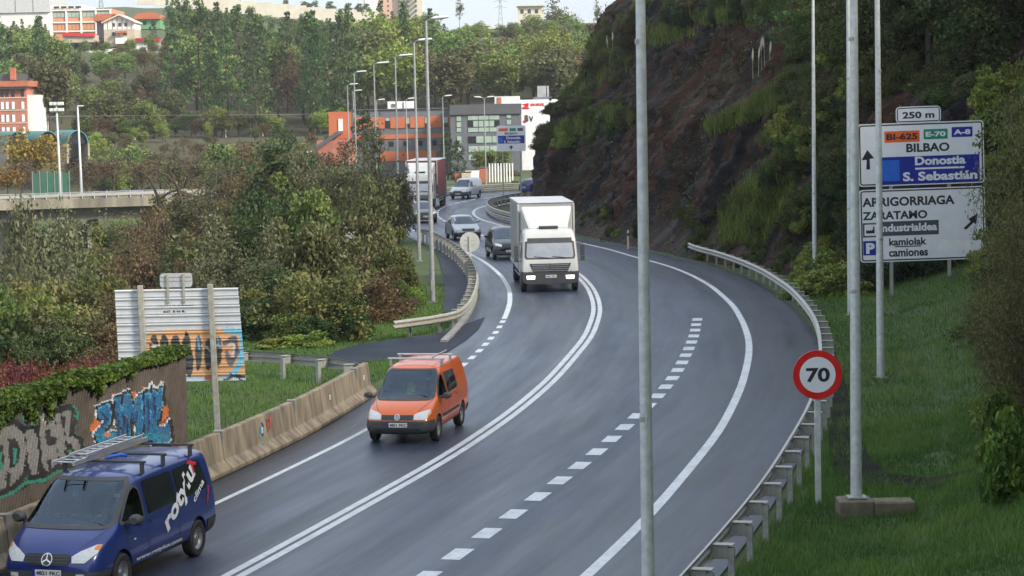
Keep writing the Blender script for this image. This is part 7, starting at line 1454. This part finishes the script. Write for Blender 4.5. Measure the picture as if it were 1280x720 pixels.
cp = np.stack([CXs.ravel(), CYs.ravel(), Zc.ravel()], 1); mk = fbm(U.ravel()*.16, V.ravel()*.22, 4, 61) + .10*sst(9, 18, V.ravel()) + .14*(1-sst(.5, 3.5, V.ravel())) - .30*sst(20, 40, U.ravel()-0)*0
ids = np.where((mk > .10) & (cp[:, 1] < 205))[0]; ids = rng.choice(ids, 15000); C = cp[ids]+rng.normal(size=(len(ids), 3))*np.array([.28,.28,.28]); C[:, 0] -= .12
props(link('creepers', leaf_mesh('creepers', C, .085, rng, rng.random(len(C)), 'leaf_mixed')), 'small creepers and ferns scattered over the rock', 'creeper', None, 'stuff')
# pampas plumes
pm_i = 0
for px, py in ((952,88),(956,80),(948,95),(962,92),(941,100),(760,72),(766,66)):
    loc, nrm = hit(px, py, 'cliff'); 
    t = thing('pampas_grass', 'pale pampas plume standing on the cliff ledge', 'plant', tuple(loc), rng.uniform(0, 6), 'pampas plumes on the cliff'); L_ = rng.uniform(1.3, 1.9); MB().tube([(0,0,-.2),(.03,0,L_*.6),(.08,0,L_)], .012, 4).build('stem', MT['cream'], t); MB().tube([(.03,0,L_*.62),(.06,0,L_*.75),(.08,0,L_*.9),(.1,0,L_*1.05)], [.02,.06,.05,.01], 6).build('plume', MT['cream'], t)

# ------------------------------------------------------------------ ivy on the wall, grass
n = 15000; u_ = rng.uniform(0, wl_, n); hang = .05+.62*np.clip(.9*vnoise(u_*1.1, u_*0, 14)+.75*vnoise(u_*3.7, u_*0, 15)**2-.32, 0, 1)*np.clip(.12+u_/5.5, .12, 1.25); q = rng.random(n); zz = WH+.16*rng.random(n)*(.25+1.0*vnoise(u_*2.3, u_*0+3, 16))-hang*np.where(q < .62, rng.random(n)**1.2, 0); off_ = np.where(zz < WH, .05+.10*rng.random(n), -.5+.62*rng.random(n))
C = np.array(wa)[None]+u_[:, None]*np.array(wt)+off_[:, None]*np.array(wn_); C[:, 2] = zz
iv = thing('ivy', 'thick bright green ivy hanging over the top of the graffiti wall', 'ivy', tuple(wa)); lf = link('foliage', leaf_mesh('foliage', C-np.array(wa), .047, rng, np.clip(.25*rng.random(n)+.9*vnoise(u_*2, zz*3, 18)*rng.random(n)+.1, 0, 1), 'leaf_ivy', aspect=.8, up=.2), iv); lf['kind'] = 'stuff'
def grass_field(poly_xy, n, h, w, keep=None):
    p = rand_in(poly_xy, n); z = tz(p[:, 0], p[:, 1]); dens = fbm(p[:, 0]*.5, p[:, 1]*.5, 3, 91)
    hh = h*(.7+1.1*np.clip(dens+.25, 0, .7)); pts = np.stack([p[:, 0], p[:, 1], z-.02], 1); return pts, hh, np.clip(.42+dens*1.3+.45*(rng.random(n)-.5), 0, 1)
def in_sheet(px_poly, z0=0.0): return np.array([(G(*p, z0).x, G(*p, z0).y) for p in px_poly])
DR = in_sheet([(1040,470),(1034,520),(1037,560),(1043,588),(1062,602),(1100,602),(1150,612),(1215,612),(1230,600),(1160,592),(1105,586),(1090,572),(1078,545),(1064,505),(1056,470),(1046,440),(1036,430)], .15)
SR = in_sheet([(606,397),(598,412),(583,425),(560,440),(538,449),(470,452),(440,455),(405,452),(418,442),(455,432),(500,426),(545,419),(572,409)]); FP = in_sheet([(530,288),(540,300),(547,320),(554,345),(556,370),(552,392),(579,391),(589,371),(591,352),(588,335),(578,318),(560,303),(540,292)])
yy_ = np.arange(30, 92, 1.0); edge = [(float(RX(y))+2.5, y) for y in yy_]; poly_r = edge+[(float(RX(y))+14.5, y) for y in yy_[::-1]]
yl = np.arange(46, 103, 1.0); poly_l = [(float(LX(y))-1.85, y) for y in yl]+[(float(LX(y))-9.5, y) for y in yl[::-1]]
VB, FB, TB = [], [], []; nv = 0
for poly, n, h, w in ((poly_r[:0]+[(float(RX(y))+2.5, y) for y in np.arange(30,56,1.)]+[(float(RX(y))+8.5, y) for y in np.arange(55,29,-1.)], 90000, .13, .008), (poly_r, 120000, .15, .012), (poly_l, 90000, .12, .012)):
    p, hh, tt = grass_field(poly, n, h, w); m = ~((inside(p[:, :2], DR) & (rng.random(len(p)) > .22)) | inside(p[:, :2], SR) | inside(p[:, :2], FP)); p, hh, tt = p[m], hh[m], tt[m]
    v, f = blades(p, hh, w, rng, .9); VB.append(v); FB.append(f+nv); nv += len(v); TB.append(tt)
props(link('grass', np_mesh('grass', np.vstack(VB), np.vstack(FB), MT['leaf_grass'], False, {'tint': ('FACE', 'FLOAT', np.concatenate(TB))})), 'rough green grass on both road verges', 'grass', None, 'stuff')

# ------------------------------------------------------------------ thin valley haze
hz = MB().box(-950, -50, -12, 950, 1500, 130).build('haze', None); hm = bpy.data.materials.new('haze'); hm.use_nodes = True; hn = hm.node_tree.nodes; hn.remove(hn['Principled BSDF'])
pv = hn.new('ShaderNodeVolumePrincipled'); pv.inputs['Color'].default_value = (.90, .91, .93, 1); pv.inputs['Density'].default_value = .00017; pv.inputs['Anisotropy'].default_value = .2
hm.node_tree.links.new(pv.outputs[0], hn['Material Output'].inputs['Volume']); hz.data.materials.clear(); hz.data.materials.append(hm); props(hz, 'thin pale haze lying in the valley', 'haze', None, 'stuff')
